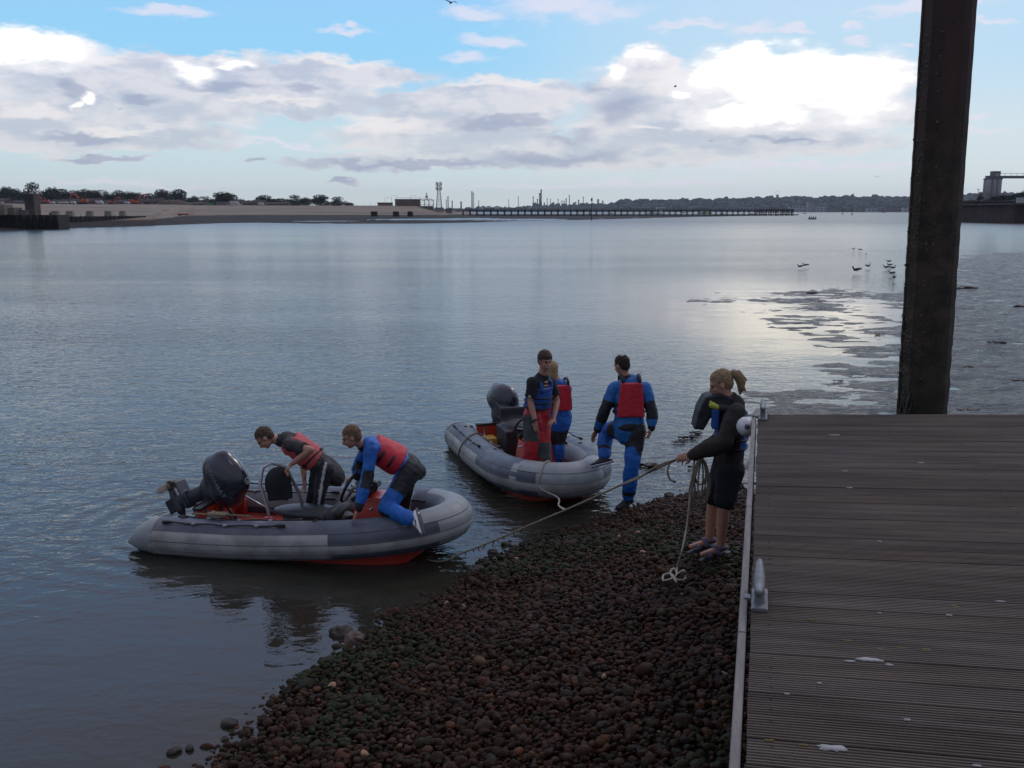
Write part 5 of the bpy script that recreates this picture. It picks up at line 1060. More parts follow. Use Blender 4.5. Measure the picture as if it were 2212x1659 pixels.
    for x in secs:
        ya = float(np.interp(x, [p.x for p in ax_], [p.y for p in ax_])); z0 = zsh(x, BL)-TR*.80; r_ = max(0, (x-(BL-.50))/.34); hw = max(.006, (ya-.012)*(1-r_**2.4)); keel = min(-.30+.24*max(0, (x-(BL-.55))/.39)**2.2, z0-.03); lo_ = max(keel+.03, z0-.17)
        v2 += [(x, hw, z0+.12), (x, hw, z0), (x, hw*.97, lo_), (x, hw*.55, lo_*.5+keel*.5), (x, 0, keel), (x, -hw*.55, lo_*.5+keel*.5), (x, -hw*.97, lo_), (x, -hw, z0), (x, -hw, z0+.12)]
    n = 9; mb.add(v2, [(i*n+j, (i+1)*n+j, (i+1)*n+j+1, i*n+j+1) for i in range(len(secs)-1) for j in range(n-1)]+[tuple(range(n)), tuple(range((len(secs)-1)*n, len(secs)*n))[::-1]], 0, False)
    mb.build('hull', RED, root)
    mb = MB(); fl = [(0.02, -.5), (0.02, .5), (1.9, .5), (2.2, .42), (2.55, .2), (2.55, -.2), (2.2, -.42), (1.9, -.5)]; mb.prism([(x, y) for x, y in fl][::-1], -.12, -.07)
    mb.box((2.35, 0, .0), (.4, .56, .12)); mb.build('floor', mat('red_deck_paint', (0.30, 0.035, 0.022), .6, var=.3, vscale=4), root)
    mb = MB(); mb.box((0.34, 0, .02), (.06, .86, .40)); mb.box((0.40, .36, -.03), (.1, .1, .28)); mb.box((.40, -.36, -.03), (.1, .1, .28)); tr = mb.build('transom', RED, root, bevel=.01)
    mb = MB(); mb.box((.34, 0, .232), (.075, .88, .025)); mb.build('transom_cap', BLK, tr)
    for s in (-1, 1):
        mb = MB(); mb.tube([(.37, s*.33, .20), (.80, s*.40, -.06)], .014, 8); mb.build('brace_rod', CHR, root)
    return root, on_tube, path
def outboard(boat, tilt, turn, name='outboard_motor'):
    r = empty(name, (0, 0, 0)); r.parent = boat; r.location = (.25, 0, .17); r.rotation_euler = (0, R(tilt), R(turn))
    cm = mat('glossy_navy_cowl', (0.014, 0.017, 0.028), 0.25, var=.15, vscale=6, coat=.6, rvar=.08)
    MO = mat('motor_leg_paint', (0.028, 0.034, 0.048), .4, var=.2, vscale=8)
    # cowl: egg shaped dome, deeper towards the back, with a brow along the top
    mb = MB(); rot = Matrix.Rotation(R(-12), 3, 'Y')
    mb.ell((-.16, 0, .37), (.30, .175, .24), rot, n=24, m=16); mb.ell((-.20, 0, .32), (.27, .165, .20), rot, n=24, m=16); mb.ell((-.05, 0, .30), (.24, .17, .19), rot, n=24, m=14); mb.ell((-.30, 0, .36), (.15, .13, .20), rot, n=20, m=14)
    mb.ell((-.13, 0, .46), (.24, .13, .16), rot, n=20, m=12)
    cowl = remesh(mb, 'cowl', cm, .012, 22, r)
    bvh = BVHTree.FromPolygons([v.co[:] for v in cowl.data.vertices], [tuple(p.vertices) for p in cowl.data.polygons])
    # lower pan, collar line
    mb = MB(); mb.tube([(-.12, 0, .16), (-.13, 0, .06), (-.14, 0, -.02)], [.19, .155, .10], 20, flat=((0, 1, 0), .72)); mb.build('pan', MO, r)
    sd_ = 1 if True else -1
    # side trim stripe draped on the cowl, both sides
    for s in (-1, 1):
        pts = []
        for k in range(15):
            t = k/14; o = Vector((-.40+.56*t, s*1.0, .30-.10*t-.08*math.sin(t*3.14))); h = bvh.ray_cast(o, Vector((0, -s, 0)))
            if h[0]: pts.append(h[0]+Vector((0, s*.002, 0)))
        if len(pts) > 3: q = MB(); q.tube(pts, .007, 6); q.build('trim_stripe', mat('grey_trim', (.10, .105, .115), .4), cowl)
        # maker's lettering along the side
        cu = bpy.data.curves.new('lettering', 'FONT'); cu.body = 'YAMAHA'; cu.size = .078; cu.align_x = 'CENTER'; cu.space_character = 1.1; cu.extrude = 0; cu.resolution_u = 3; cu.offset = .0012
        to = bpy.data.objects.new('lettering', cu); COL.objects.link(to); dg = bpy.context.evaluated_depsgraph_get(); me = bpy.data.meshes.new_from_object(to.evaluated_get(dg)); bpy.data.objects.remove(to)
        bm = bmesh.new(); bm.from_mesh(me)
        bmesh.ops.triangulate(bm, faces=bm.faces); bmesh.ops.subdivide_edges(bm, edges=bm.edges, cuts=1)
        ok = True
        for v in bm.verts:
            x = v.co.x*(-s)*-1 if s < 0 else -v.co.x; lx, lz = x-.12, v.co.y+.335-.10*x*0
            o = Vector((lx, s*1.0, lz)); h = bvh.ray_cast(o, Vector((0, -s, 0))); v.co = (h[0]+Vector((0, s*.003, 0))) if h[0] else Vector((lx, s*.1, lz))
        bm.to_mesh(me); bm.free(); me.materials.clear(); me.materials.append(mat('grey_lettering', (.16, .165, .175), .4)); link('lettering', me, cowl)
    # round emblem and stickers on top
    def decal(nm, ring, c, sx, sy, m):
        mb = MB(); n = 20; vo = []
        for k in range(n):
            a = 6.283*k/n; px, py = (c[0]+math.cos(a)*sx, c[1]+math.sin(a)*sy) if ring else (c[0]+(-1 if k//5 in (1, 2) else 1)*sx, c[1]+(-1 if k//10 else 1)*sy)
            h = bvh.ray_cast(Vector((px, py, 1.5)), Vector((0, 0, -1))); vo.append((h[0] if h[0] else Vector((px, py, .5)))+Vector((0, 0, .003)))
        if ring: mb.tube(vo+[vo[0]], .0035, 4, caps=False); [mb.tube([sum((vo[(q*7) % n] for q in range(1)), Vector())*.5+vo[(k+10) % n]*.5, vo[k % n]], .003, 4) for k in (0, 7, 13)]
        else: mb.add([vo[0], vo[5], vo[10], vo[15]], [(0, 1, 2, 3)])
        mb.build(nm, m, cowl)
    decal('emblem', True, (.0, .0), .030, .030, WHT)
    decal('sticker', False, (-.25, -.02), .028, .045, mat('pale_sticker', (.33, .34, .38), .5)); decal('vent_slot', False, (-.15, -.01), .028, .085, BLK)
    # midsection, clamp bracket, gearcase, skeg, propeller
    mb = MB(); mb.tube([(-.13, 0, .10), (-.15, 0, -.10), (-.17, 0, -.26)], [.100, .088, .075], 14, flat=((0, 1, 0), .62)); mb.tube([(-.16, 0, -.24), (-.19, 0, -.46)], [.100, .080], 12, flat=((0, 1, 0), .40)); mb.box((-.24, 0, -.30), (.34, .17, .018)); mb.tube([(.0, 0, -.48), (-.10, 0, -.48), (-.26, 0, -.48), (-.36, 0, -.47)], [.012, .050, .055, .035], 12, dome=True); mb.box((-.20, 0, -.58), (.17, .016, .16), taper=1.0)
    remesh(mb, 'leg', MO, .010, 3, r)
    mb = MB(); mb.box((.02, .10, -.04), (.13, .03, .30)); mb.box((.02, -.10, -.04), (.13, .03, .30)); mb.tube([(.0, -.14, .07), (.0, .14, .07)], .025, 8); mb.build('clamp_bracket', BLK, r, bevel=.005)
    mb = MB(); mb.tube([(-.36, 0, -.47), (-.46, 0, -.47)], [.045, .03], 12)
    for k in range(3):
        a = k*2.094+.4; ca, sa = math.cos(a), math.sin(a); rt = Matrix.Rotation(a, 3, 'X') @ Matrix.Rotation(R(35), 3, 'Z'); mb.ell(Vector((-.41, 0, -.47))+Matrix.Rotation(a, 3, 'X') @ Vector((0, 0, .085)), (.055, .012, .075), rt, n=12, m=8)
    mb.build('propeller', mat('worn_aluminium_prop', (.22, .19, .15), .5, .4, var=.3, vscale=20), r)
    mb = MB(); mb.tube([(.05, .05, .10), (.3, .12, .10), (.5, .25, -.02), (.62, .36, -.05)], .016, 7); mb.tube([(.05, -.03, .09), (.28, .05, .12), (.5, .22, .0)], .011, 7); mb.build('control_cable', BLK, r)
    return r
BOAT1_H = math.atan2(-.215, .975); TR = 0.192
BOAT1_L = Vector((-3.50, 9.70, .165))
boat1, tube1, path1 = build_boat('rigid_inflatable_boat', 'grey inflatable boat with red hull nosed onto the pebbles', BOAT1_L, BOAT1_H, R(-1.0), 1.95, None, 2.97)
TR = 0.21
BOAT2_H = math.atan2(-.96, .28); BOAT2_L = Vector((-.20, 13.6, .155))
boat2, tube2, path2 = build_boat('rigid_inflatable_boat', 'grey inflatable boat farther out, with a pale band round its bow tube', BOAT2_L, BOAT2_H, R(-.5), 1.80, (-2.85,), 3.2)
def xf(boat):
    return Matrix.Translation(boat.location) @ boat.rotation_euler.to_matrix().to_4x4()
X1, X2 = xf(boat1), xf(boat2)
outboard(boat1, 60, -14); outboard(boat2, 24, 24)
def console_set(boat, kind):
    # steering console with wheel, throttle; jockey pod with frame back rest
    mb = MB(); mb.box((1.95, -.05, .13), (.42, .50, .50), taper=.72); c = mb.build('console', RED, boat, bevel=.03)
    mb = MB(); mb.box((1.86, -.05, .40), (.22, .38, .05), Matrix.Rotation(R(-28), 3, 'Y')); mb.box((1.86, -.05, .43), (.12, .14, .04), Matrix.Rotation(R(-28), 3, 'Y')); mb.build('dashboard', BLK, c, bevel=.01)
    mb = MB(); cc = Vector((1.70, -.05, .46)); rt = Matrix.Rotation(R(-62), 3, 'Y')
    pts = [cc+rt @ Vector((math.cos(a)*.19, math.sin(a)*.19, 0)) for a in [k*6.2832/28 for k in range(29)]]
    mb.tube(pts, .016, 8, caps=False); w = mb.build('steering_wheel', BLK, c)
    mb = MB(); [mb.tube([cc+rt @ Vector((0, 0, -.05)), cc+rt @ Vector((math.cos(a)*.18, math.sin(a)*.18, 0))], .008, 6) for a in (.5, 2.6, 4.7)]; mb.tube([cc+rt @ Vector((0, 0, 0)), cc+rt @ Vector((0, 0, -.12))], .022, 8); mb.build('wheel_spoke', CHR, w)
    mb = MB(); mb.tube([(1.80, .24, .16), (1.72, .26, .28), (1.60, .26, .30)], .013, 8); mb.tube([(1.62, .26, .30), (1.55, .26, .30)], .024, 8, dome=True); mb.build('throttle', CHR, c)
    mb = MB(); mb.tube([(1.98, -.28, .28), (2.02, .0, .30), (1.98, .22, .28)], .013, 8); mb.tube([(2.0, .18, .27), (2.1, .30, .05)], .013, 8); mb.build('hand_rail', CHR, c)
    if kind == 1: c.location.x += .20
D_ = .50
if True:
    console_set(boat1, 1)
    mb = MB(); mb.box((1.50, -.06, .0), (.66, .30, .20)); mb.ell((1.42, -.06, .15), (.42, .17, .075), n=20, m=10); mb.ell((1.62, -.06, .12), (.30, .16, .07), n=20, m=10); remesh(mb, 'jockey_seat', mat('dark_grey_vinyl_seat', (.035, .038, .045), .4, var=.15, vscale=8), .014, 5, boat1)
    mb = MB(); mb.tube([(1.74, -.24, .16), (1.74, .08, .16)], .085, 18, dome=True); mb.build('bolster', BLK, boat1)
    mb = MB(); mb.tube([(.62+D_, -.34, -.06), (.58+D_, -.32, .22), (.50+D_, -.30, .50), (.52+D_, -.26, .66), (.58+D_, -.18, .70), (.70+D_, -.08, .62), (.80+D_, -.02, .30), (.86+D_, .0, -.02)], .017, 10); fr = mb.build('backrest_frame', CHR, boat1)
    mb = MB(); mb.ell((.65+D_, -.20, .49), (.14, .045, .18), Matrix.Rotation(R(34), 3, 'Z'), n=20, m=14); mb.box((.66+D_, -.19, .39), (.25, .07, .16), Matrix.Rotation(R(34), 3, 'Z')); remesh(mb, 'backrest_pad', BLK, .012, 6, fr)
    mb = MB(); mb.box((.60+D_, -.36, .10), (.13, .10, .10)); mb.box((.60+D_, -.36, .155), (.10, .07, .03)); o = mb.build('fuel_can', mat('pink_red_plastic', (.42, .05, .06), .45), bevel=.012); o.matrix_world = X1; tag(o, 'small pink red can on the floor at the foot of the back rest', 'can')
    mb = MB(); mb.ell((2.12, -.22, .50), (.09, .10, .08)); mb.ell((2.15, -.14, .49), (.07, .08, .07)); o = remesh(mb, 'kit_bag', BLK, .012, 2, rough=.012, rscale=20); o.matrix_world = X1; tag(o, 'black bundled bag perched on top of the red steering console', 'bag')
    # ropes knotted on the near stern tube
    rs = random.Random(4); mb = MB(); pts = []
    for k in range(60): pts.append(Vector((.62+.10*math.sin(k*.9)+rs.uniform(-.012, .012)+.03, .0, .0))+Vector((0, -.56+.045*math.cos(k*1.3)+rs.uniform(-.01, .01), TR+.03+.016*math.sin(k*2.1))))
    mb.tube(pts, .010, 6); mb.tube([(.34, -.53, TR+.015), (.5, -.55, TR+.02), (.62, -.56, TR+.03)], .009, 6); mb.tube([(.72, -.56, TR+.03), (.95, -.5, TR+.012), (1.05, -.46, .15), (1.12, -.42, .08)], .009, 6)
    o = mb.build('rope_bundle', ROPE); o.matrix_world = X1; tag(o, 'tan rope knotted in a bundle on the near tube below the tilted motor', 'rope')
    console_set(boat2, 2)
    mb = MB(); mb.box((.95, -.02, .10), (.55, .42, .42)); mb.ell((.95, 0, .33), (.30, .22, .09)); mb.box((.76, .0, .42), (.10, .38, .26), Matrix.Rotation(R(-10), 3, 'Y')); remesh(mb, 'helm_seat', BLK, .016, 5, boat2)
    mb = MB(); mb.prism([(.45, -.42), (.75, -.42), (.75, -.20), (.45, -.20)], -.06, .10); o = mb.build('bailer', mat('yellow_plastic', (.55, .33, .05), .5), bevel=.02); o.matrix_world = X2; tag(o, 'yellow plastic bailer lying in the stern of the farther boat', 'bailer')
    mb = MB(); mb.tube([(2.1, -.05, .32), (1.95, .35, .36)], .014, 8); mb.tube([(1.97, .30, .355), (1.93, .42, .365)], .022, 8, dome=True); o = mb.build('torch', mat('white_plastic', (.6, .6, .6), .5)); o.matrix_world = X2; tag(o, 'white handled torch sticking out beside the red trousers', 'torch')
    mb = MB(); mb.tube([(1.9, .46, .05), (2.75, .30, .06)], .014, 8); mb.ell((2.85, .28, .06), (.14, .06, .015)); o = mb.build('paddle', mat('tan_wood', (.25, .17, .09), .6)); o.matrix_world = X2; tag(o, 'wooden paddle lying along the inside of the farther tube', 'paddle')
# ---- ropes
def rope(name, pts, rad, m, label, cat='rope', sub=10, twist=True):
    P = [Vector(p) for p in pts]; out = []
    for i in range(len(P)-1):
        p0, p1, p2, p3 = P[max(i-1, 0)], P[i], P[i+1], P[min(i+2, len(P)-1)]
        for k in range(sub):
            t = k/sub; out.append(0.5*((2*p1)+(p2-p0)*t+(2*p0-5*p1+4*p2-p3)*t*t+(3*p1-p0-3*p2+p3)*t**3))
    out.append(P[-1]); mb = MB(); mb.tube(out, [rad*(1+.12*math.sin(i*2.1)) for i in range(len(out))], 7); o = mb.build(name, m); tag(o, label, cat); return o
# ================================================================ people
SKIN = mat('skin', (0.42, 0.215, 0.145), 0.55, var=.08, vscale=12); 
BLUE = mat('blue_drysuit_fabric', (0.008, 0.110, 0.42), 0.6, var=.18, vscale=9, bump=.014, bscale=15)
BLUD = mat('blue_vest_fabric', (0.008, 0.060, 0.26), 0.6, var=.2, vscale=9, bump=.009, bscale=18)
BLKF = mat('black_drysuit_fabric', (0.010, 0.012, 0.014), 0.65, var=.25, vscale=9, bump=.009, bscale=18)
REDV = mat('red_buoyancy_nylon', (0.52, 0.018, 0.035), 0.6, var=.14, vscale=8, bump=.007, bscale=20)
PINKV = mat('faded_red_nylon', (0.50, 0.085, 0.085), 0.7, var=.16, vscale=8, bump=.007, bscale=20)
REDT = mat('red_salopette_fabric', (0.42, 0.014, 0.020), 0.6, var=.2, vscale=9, bump=.014, bscale=15)
GREYP = mat('grey_green_patch_fabric', (0.050, 0.062, 0.060), 0.75, var=.2, vscale=9, bump=.009, bscale=18)
GREYS = mat('charcoal_shirt', (0.035, 0.034, 0.034), 0.8, var=.2, vscale=9, bump=.014, bscale=15)
NAVY = mat('black_shirt', (0.010, 0.011, 0.015), 0.8, var=.2, vscale=9, bump=.014, bscale=15)
FLEECE = mat('dark_brown_fleece', (0.028, 0.023, 0.020), 0.95, var=.25, vscale=12, bump=.006, bscale=40)
STRAP = mat('black_webbing', (0.010, 0.010, 0.011), 0.6)
WSH = mat('white_shoe_leather', (0.80, 0.80, 0.80), 0.5, var=.04); DSH = mat('black_shoe', (0.014, 0.013, 0.014), 0.5)
SOCK = mat('pale_grey_sock', (0.36, 0.36, 0.40), 0.9); EYE = mat('eye_dark', (0.01, 0.01, 0.01), 0.3); LIP = mat('lips', (0.28, 0.10, 0.08), 0.6); TEETH = mat('teeth', (.6, .56, .5), .4)
def V3(t): return gy(*t)
def lerp(a, b, t): return a+(b-a)*t
def hand(mb, wr, d, nrm, s, curl=0.5, side=1):
    """palm and five bent fingers; d = direction of the fingers, nrm = out of the palm"""
    d = d.normalized(); nrm = (nrm-d*nrm.dot(d)).normalized(); w = d.cross(nrm)*side
    mb.tube([wr-d*.01, wr+d*.045*s, wr+d*.088*s], [.027*s, .040*s, .038*s], 10, flat=(nrm, .42), dome=True)
    for k, (o, L) in enumerate(((.028, .072), (.009, .080), (-.010, .074), (-.027, .058))):
        b = wr+d*.085*s+w*o*s; d1 = (d+nrm*curl*.5+w*o*1.5).normalized(); d2 = (d+nrm*curl*1.6).normalized(); d3 = (d*.5+nrm*curl*2.4).normalized()
        m1 = b+d1*L*.42*s; m2 = m1+d2*L*.32*s; mb.tube([b-d*.015, m1, m2, m2+d3*L*.26*s], [.0098*s, .0092*s, .0084*s, .0070*s], 7, dome=True)
    t0 = wr+d*.022*s+w*.026*s; t1 = t0+(d*.55+w*.75+nrm*.2).normalized()*.036*s; t2 = t1+(d*.85+w*.25+nrm*(.3+curl*.5)).normalized()*.030*s; mb.tube([t0, t1, t2], [.0135*s, .0115*s, .0088*s], 7, dome=True)
def person(lab, J, fwd, up, bodyside, s=1.0, clothes=None, hair=None, hands=None, bare=False, group=None):
    """J: joints in world space; the skin is one fused surface, each garment a child"""
    root = empty('person', (J['pelvis'].x, J['pelvis'].y, min(J['anL'].z, J['anR'].z)-.08), label=lab, cat='person', group=group); off = -root.location
    side = bodyside.normalized(); spine = (J['chest']-J['pelvis']).normalized(); dep = spine.cross(side).normalized(); f = fwd.normalized(); u = (up-f*up.dot(f)).normalized(); HM = Matrix((f, u.cross(f), u)).transposed(); hc = J['head']
    H = lambda x, y, z: hc+HM @ Vector((x*s, y*s, z*s))
    b = MB()
    # skull, jaw, nose, brow, cheeks, ears, neck
    b.ell(H(-.012, 0, .030), (.098*s, .076*s, .090*s), HM, n=20, m=14); b.ell(H(.026, 0, -.036), (.064*s, .056*s, .070*s), HM, n=18, m=12); b.ell(H(.052, 0, -.088), (.028*s, .030*s, .022*s), HM)
    b.tube([H(.082, 0, .012), H(.100, 0, -.018), H(.108, 0, -.034)], [.009*s, .012*s, .014*s], 8, dome=True); b.tube([H(.078, .034, .024), H(.088, 0, .020), H(.078, -.034, .024)], .011*s, 8, dome=True)
    for q in (-1, 1): b.ell(H(-.004, q*.076, -.008), (.020*s, .009*s, .032*s), HM); b.ell(H(.058, q*.034, -.026), (.022*s, .020*s, .020*s), HM)
    b.tube([H(.080, .020, -.058), H(.090, 0, -.058), H(.080, -.020, -.058)], .009*s, 8, dome=True)
    nb = J['neck']; b.tube([H(-.025, 0, -.02), lerp(hc, nb, .55), nb, lerp(nb, J['chest'], .6)], [.058*s, .055*s, .060*s, .09*s], 14)
    # torso
    TW = .150*s; P0, P1 = J['pelvis'], J['chest']; sp = [P0-spine*.10*s, P0, lerp(P0, P1, .35), lerp(P0, P1, .75), P1, P1+spine*.05*s]
    b.tube(sp, [.13*s, .155*s, .135*s, .160*s, .158*s, .09*s], 18, flat=(dep, .62), dome=True)
    arm = {}
    for q in 'LR':
        sh, el, wr = J['sh'+q], J['el'+q], J['wr'+q]; b.tube([lerp(J['chest'], sh, .3), sh, lerp(sh, el, .5), el], [.06*s, .052*s, .047*s, .038*s], 12, dome=True); b.tube([el, lerp(el, wr, .3), wr], [.040*s, .042*s, .027*s], 12, dome=True)
        hp, kn, an, to = J['hip'+q], J['kn'+q], J['an'+q], J['toe'+q]; b.tube([hp, lerp(hp, kn, .5), kn], [.070*s, .062*s, .050*s], 14, dome=True); b.tube([kn, lerp(kn, an, .35), an], [.052*s, .055*s, .036*s], 14, dome=True)
        fd = (to-an); flo = Vector((0, 0, 1)); (b.tube([an, an+fd*.15+Vector((0, 0, -.025*s))], [.036*s, .038*s], 10, dome=True), b.tube([an-fd*.22-Vector((0, 0, .02)), an+fd*.35-Vector((0, 0, .012)), an+fd*.86], [.030*s, .034*s, .022*s], 10, dome=True)) if bare else b.tube([an, lerp(an, to, .12)+Vector((0, 0, -.02))], [.034*s, .030*s], 10, dome=True)
        hd, hn, curl = hands[q]; hand(b, wr, hd, hn, s, curl, 1 if q == 'L' else -1)
    o = remesh(b, 'body', SKIN, .0072, 2, root); o.location = off
    # eyes and mouth
    for q in (-1, 1): e = MB(); e.ell(H(.083, q*.030, .004), (.007*s, .013*s, .006*s), HM, n=8, m=6); e.ell(H(.088, q*.030, .024), (.006*s, .018*s, .004*s), HM, n=8, m=6); x = e.build('eye', EYE, root); x.location = off
    m_ = MB(); m_.ell(H(.090, 0, -.060), (.006*s, .023*s, .005*s), HM, n=10, m=6); x = m_.build('mouth', LIP, root); x.location = off
    ctx = dict(J=J, s=s, side=side, dep=dep, spine=spine, H=H, HM=HM, off=off, root=root, sp=sp)
    if hair: hair(ctx)
    clothes(ctx); return root
def put(c, mb, name, mats, vox=.013, sm=4, pick=None, rough=.005, rscale=11, parent=None, rdir=(1, 1, 1)):
    o = remesh(mb, name, mats, vox, sm, parent or c['root'], pick, rough, rscale, rdir)
    if not parent: o.location = c['off']
    return o
def torso(mb, c, e, hem=.16, top=1.0, w=1.0):
    J, s, dep = c['J'], c['s'], c['dep']; P0, P1, sp = J['pelvis'], J['chest'], c['spine']
    mb.tube([P0-sp*hem*s, P0, lerp(P0, P1, .4), lerp(P0, P1, .8), lerp(P0, P1, top)+sp*.03*s], [(.155+e)*s*w, (.160+e)*s*w, (.148+e)*s, (.165+e)*s, (.12+e)*s], 20, flat=(dep, .68), dome=True)
def sleeves(mb, c, e, t=1.0, L='LR'):
    J, s = c['J'], c['s']
    for q in L:
        sh, el, wr = J['sh'+q], J['el'+q], J['wr'+q]; mb.tube([sh, lerp(sh, el, .5)], [(.062+e)*s, (.054+e)*s], 14, dome=True); mb.tube([lerp(J['chest'], sh, .3)-c['spine']*.01, lerp(J['chest'], sh, .95)], [(.078+e)*s, (.060+e)*s], 14, dome=True)
        if t <= .5: mb.tube([sh, lerp(sh, el, t*1.5)], [(.058+e)*s, (.060+e)*s], 14)
        else: mb.tube([lerp(sh, el, .4), el], [(.054+e)*s, (.047+e)*s], 14, dome=True); mb.tube([el, lerp(el, wr, .4), lerp(el, wr, .94)], [(.048+e)*s, (.050+e)*s, (.032+e*.8)*s], 14, dome=True)
def trousers(mb, c, e, t=1.0, waist=.06):
    J, s = c['J'], c['s']; P0 = J['pelvis']; mb.tube([P0+c['spine']*waist*s, P0, P0-c['spine']*.07*s], [(.145+e)*s, (.158+e)*s, (.13+e)*s], 18, flat=(c['dep'], .74), dome=True)
    for q in 'LR':
        hp, kn, an = J['hip'+q], J['kn'+q], J['an'+q]; kn = lerp(hp, kn, min(1, t)); mb.tube([hp, lerp(hp, kn, .5), kn], [(.098+e)*s, (.082+e)*s, ((.062 if t > 1 else .070)+e)*s], 16, dome=True); mb.ell(lerp(P0, hp, .7), ((.100+e)*s,)*3, n=14, m=10)
        if t > 1: mb.tube([kn, lerp(kn, an, .4), lerp(kn, an, min(1, t-1))], [(.062+e)*s, (.064+e)*s, (.050+e)*s], 16, dome=True)
def shoe(c, q, m, sole, name='shoe'):
    J, s = c['J'], c['s']; an, to = J['an'+q], J['toe'+q]; d = (to-an).normalized(); L = .26*s; u = J['kn'+q]-an; u = (u-d*u.dot(d)).normalized(); base = an-u*.058*s; w = d.cross(u)
    mb = MB(); mb.tube([base-d*.055*s, base+d*.02*s, base+d*.11*s, base+d*.165*s], [.037*s, .042*s, .044*s, .036*s], 14, flat=(u, .62), dome=True); mb.tube([base-d*.035*s, an+u*.012*s-d*.006], [.036*s, .044*s], 12, dome=True); mb.tube([an+d*.012-u*.01, base+d*.12*s+u*.008], [.036*s, .030*s], 12, dome=True)
    o = put(c, mb, name, m, .007, 3, rough=0)
    mb = MB(); mb.tube([base-d*.075*s-u*.024*s, base+d*.02*s-u*.026*s, base+d*.12*s-u*.026*s, base+d*.19*s-u*.020*s], [.030*s, .034*s, .040*s, .028*s], 14, flat=(u, .24), dome=True); x = mb.build('sole', sole, o)
    return o, base, d, u, w
def cap_hair(c, col, back=.0, length=0, pick_top=True, name='hair', extra=None, fringe=.0, thick=.010):
    H, HM, s = c['H'], c['HM'], c['s']; mb = MB(); mb.ell(H(-.020, 0, .036+thick*.5), ((.096+thick)*s, (.076+thick)*s, (.086+thick)*s), HM, n=22, m=16); mb.ell(H(-.050, 0, .0), ((.056+thick)*s, (.066+thick)*s, (.075+thick)*s), HM, n=20, m=14)
    if fringe: mb.ell(H(.055, 0, .070), (.034*s, (.052)*s, .030*s), HM, n=14, m=10)
    if extra: extra(mb)
    me = mb.mesh('t', col); o = put(c, mb, name, col, .007, 2, rough=.007, rscale=48)
    # clear the face: drop what lies in front of the hairline
    bm = bmesh.new(); bm.from_mesh(o.data); inv = HM.transposed(); dl = []
    for v in bm.verts:
        p = inv @ (v.co-c['J']['head']); p /= s
        if p.x > .028+fringe*.4 and p.z < .052-fringe*.5 and not extra: dl.append(v)
        elif extra and p.x > .03 and p.z < .055: dl.append(v)
        elif abs(p.y) > .05 and p.x > -.026 and p.z < .012: dl.append(v)
    bmesh.ops.delete(bm, geom=dl, context='VERTS'); bm.to_mesh(o.data); bm.free(); return o
def region(mb_test): pass
def near_seg(p, a, b, lo, hi, r):
    d = b-a; t = (p-a).dot(d)/d.length_squared; return lo <= t <= hi and (p-(a+d*t)).length < r
def vest(c, m, e=.045, lo=.10, hi=.92, straps=3, pick=None, mats=None, name='buoyancy_vest', front=1.0, strapc=None):
    """wrap-round buoyancy vest: padded body, shoulder straps, belts with buckles"""
    J, s, dep, sp, side = c['J'], c['s'], c['dep'], c['spine'], c['side']; P0, P1 = J['pelvis'], J['chest']; L = (P1-P0).length; mb = MB()
    mb.tube([lerp(P0, P1, lo), lerp(P0, P1, lo+.04), lerp(P0, P1, .55), lerp(P0, P1, hi)], [(.150+e)*s, (.158+e)*s, (.155+e)*s, (.128+e)*s], 24, flat=(dep, .80))
    for q in (-1, 1):
        a = P1+side*q*.095*s; mb.tube([a+dep*.11*s-sp*.06*s, a+dep*.085*s+sp*.03*s, a+sp*.068*s, a-dep*.085*s+sp*.03*s, a-dep*.11*s-sp*.06*s], .026*s, 10, flat=(side, 1.0))
    v = put(c, mb, name, mats or m, .011, 6, pick, rough=.004, rscale=14)
    for k in range(straps):
        t = lo+.07+k*.17; cen = lerp(P0, P1, t); q = MB(); pts = []
        r = (.158+e)*s*1.015
        for i in range(33): a = 6.2832*i/32; pts.append(cen+side*math.cos(a)*r+dep*math.sin(a)*r*.80)
        q.tube(pts, .0065*s, 6, caps=False, flat=(sp, 1.6)); q.box(cen+side*r*.93-dep*r*.3, (.03*s, .03*s, .05*s), Matrix((side, dep, sp)).transposed()); q.box(cen+dep*r*.80*1.0, (.05*s, .02*s, .035*s), Matrix((side, dep, sp)).transposed()); q.build('belt', strapc or STRAP, v)
    return v
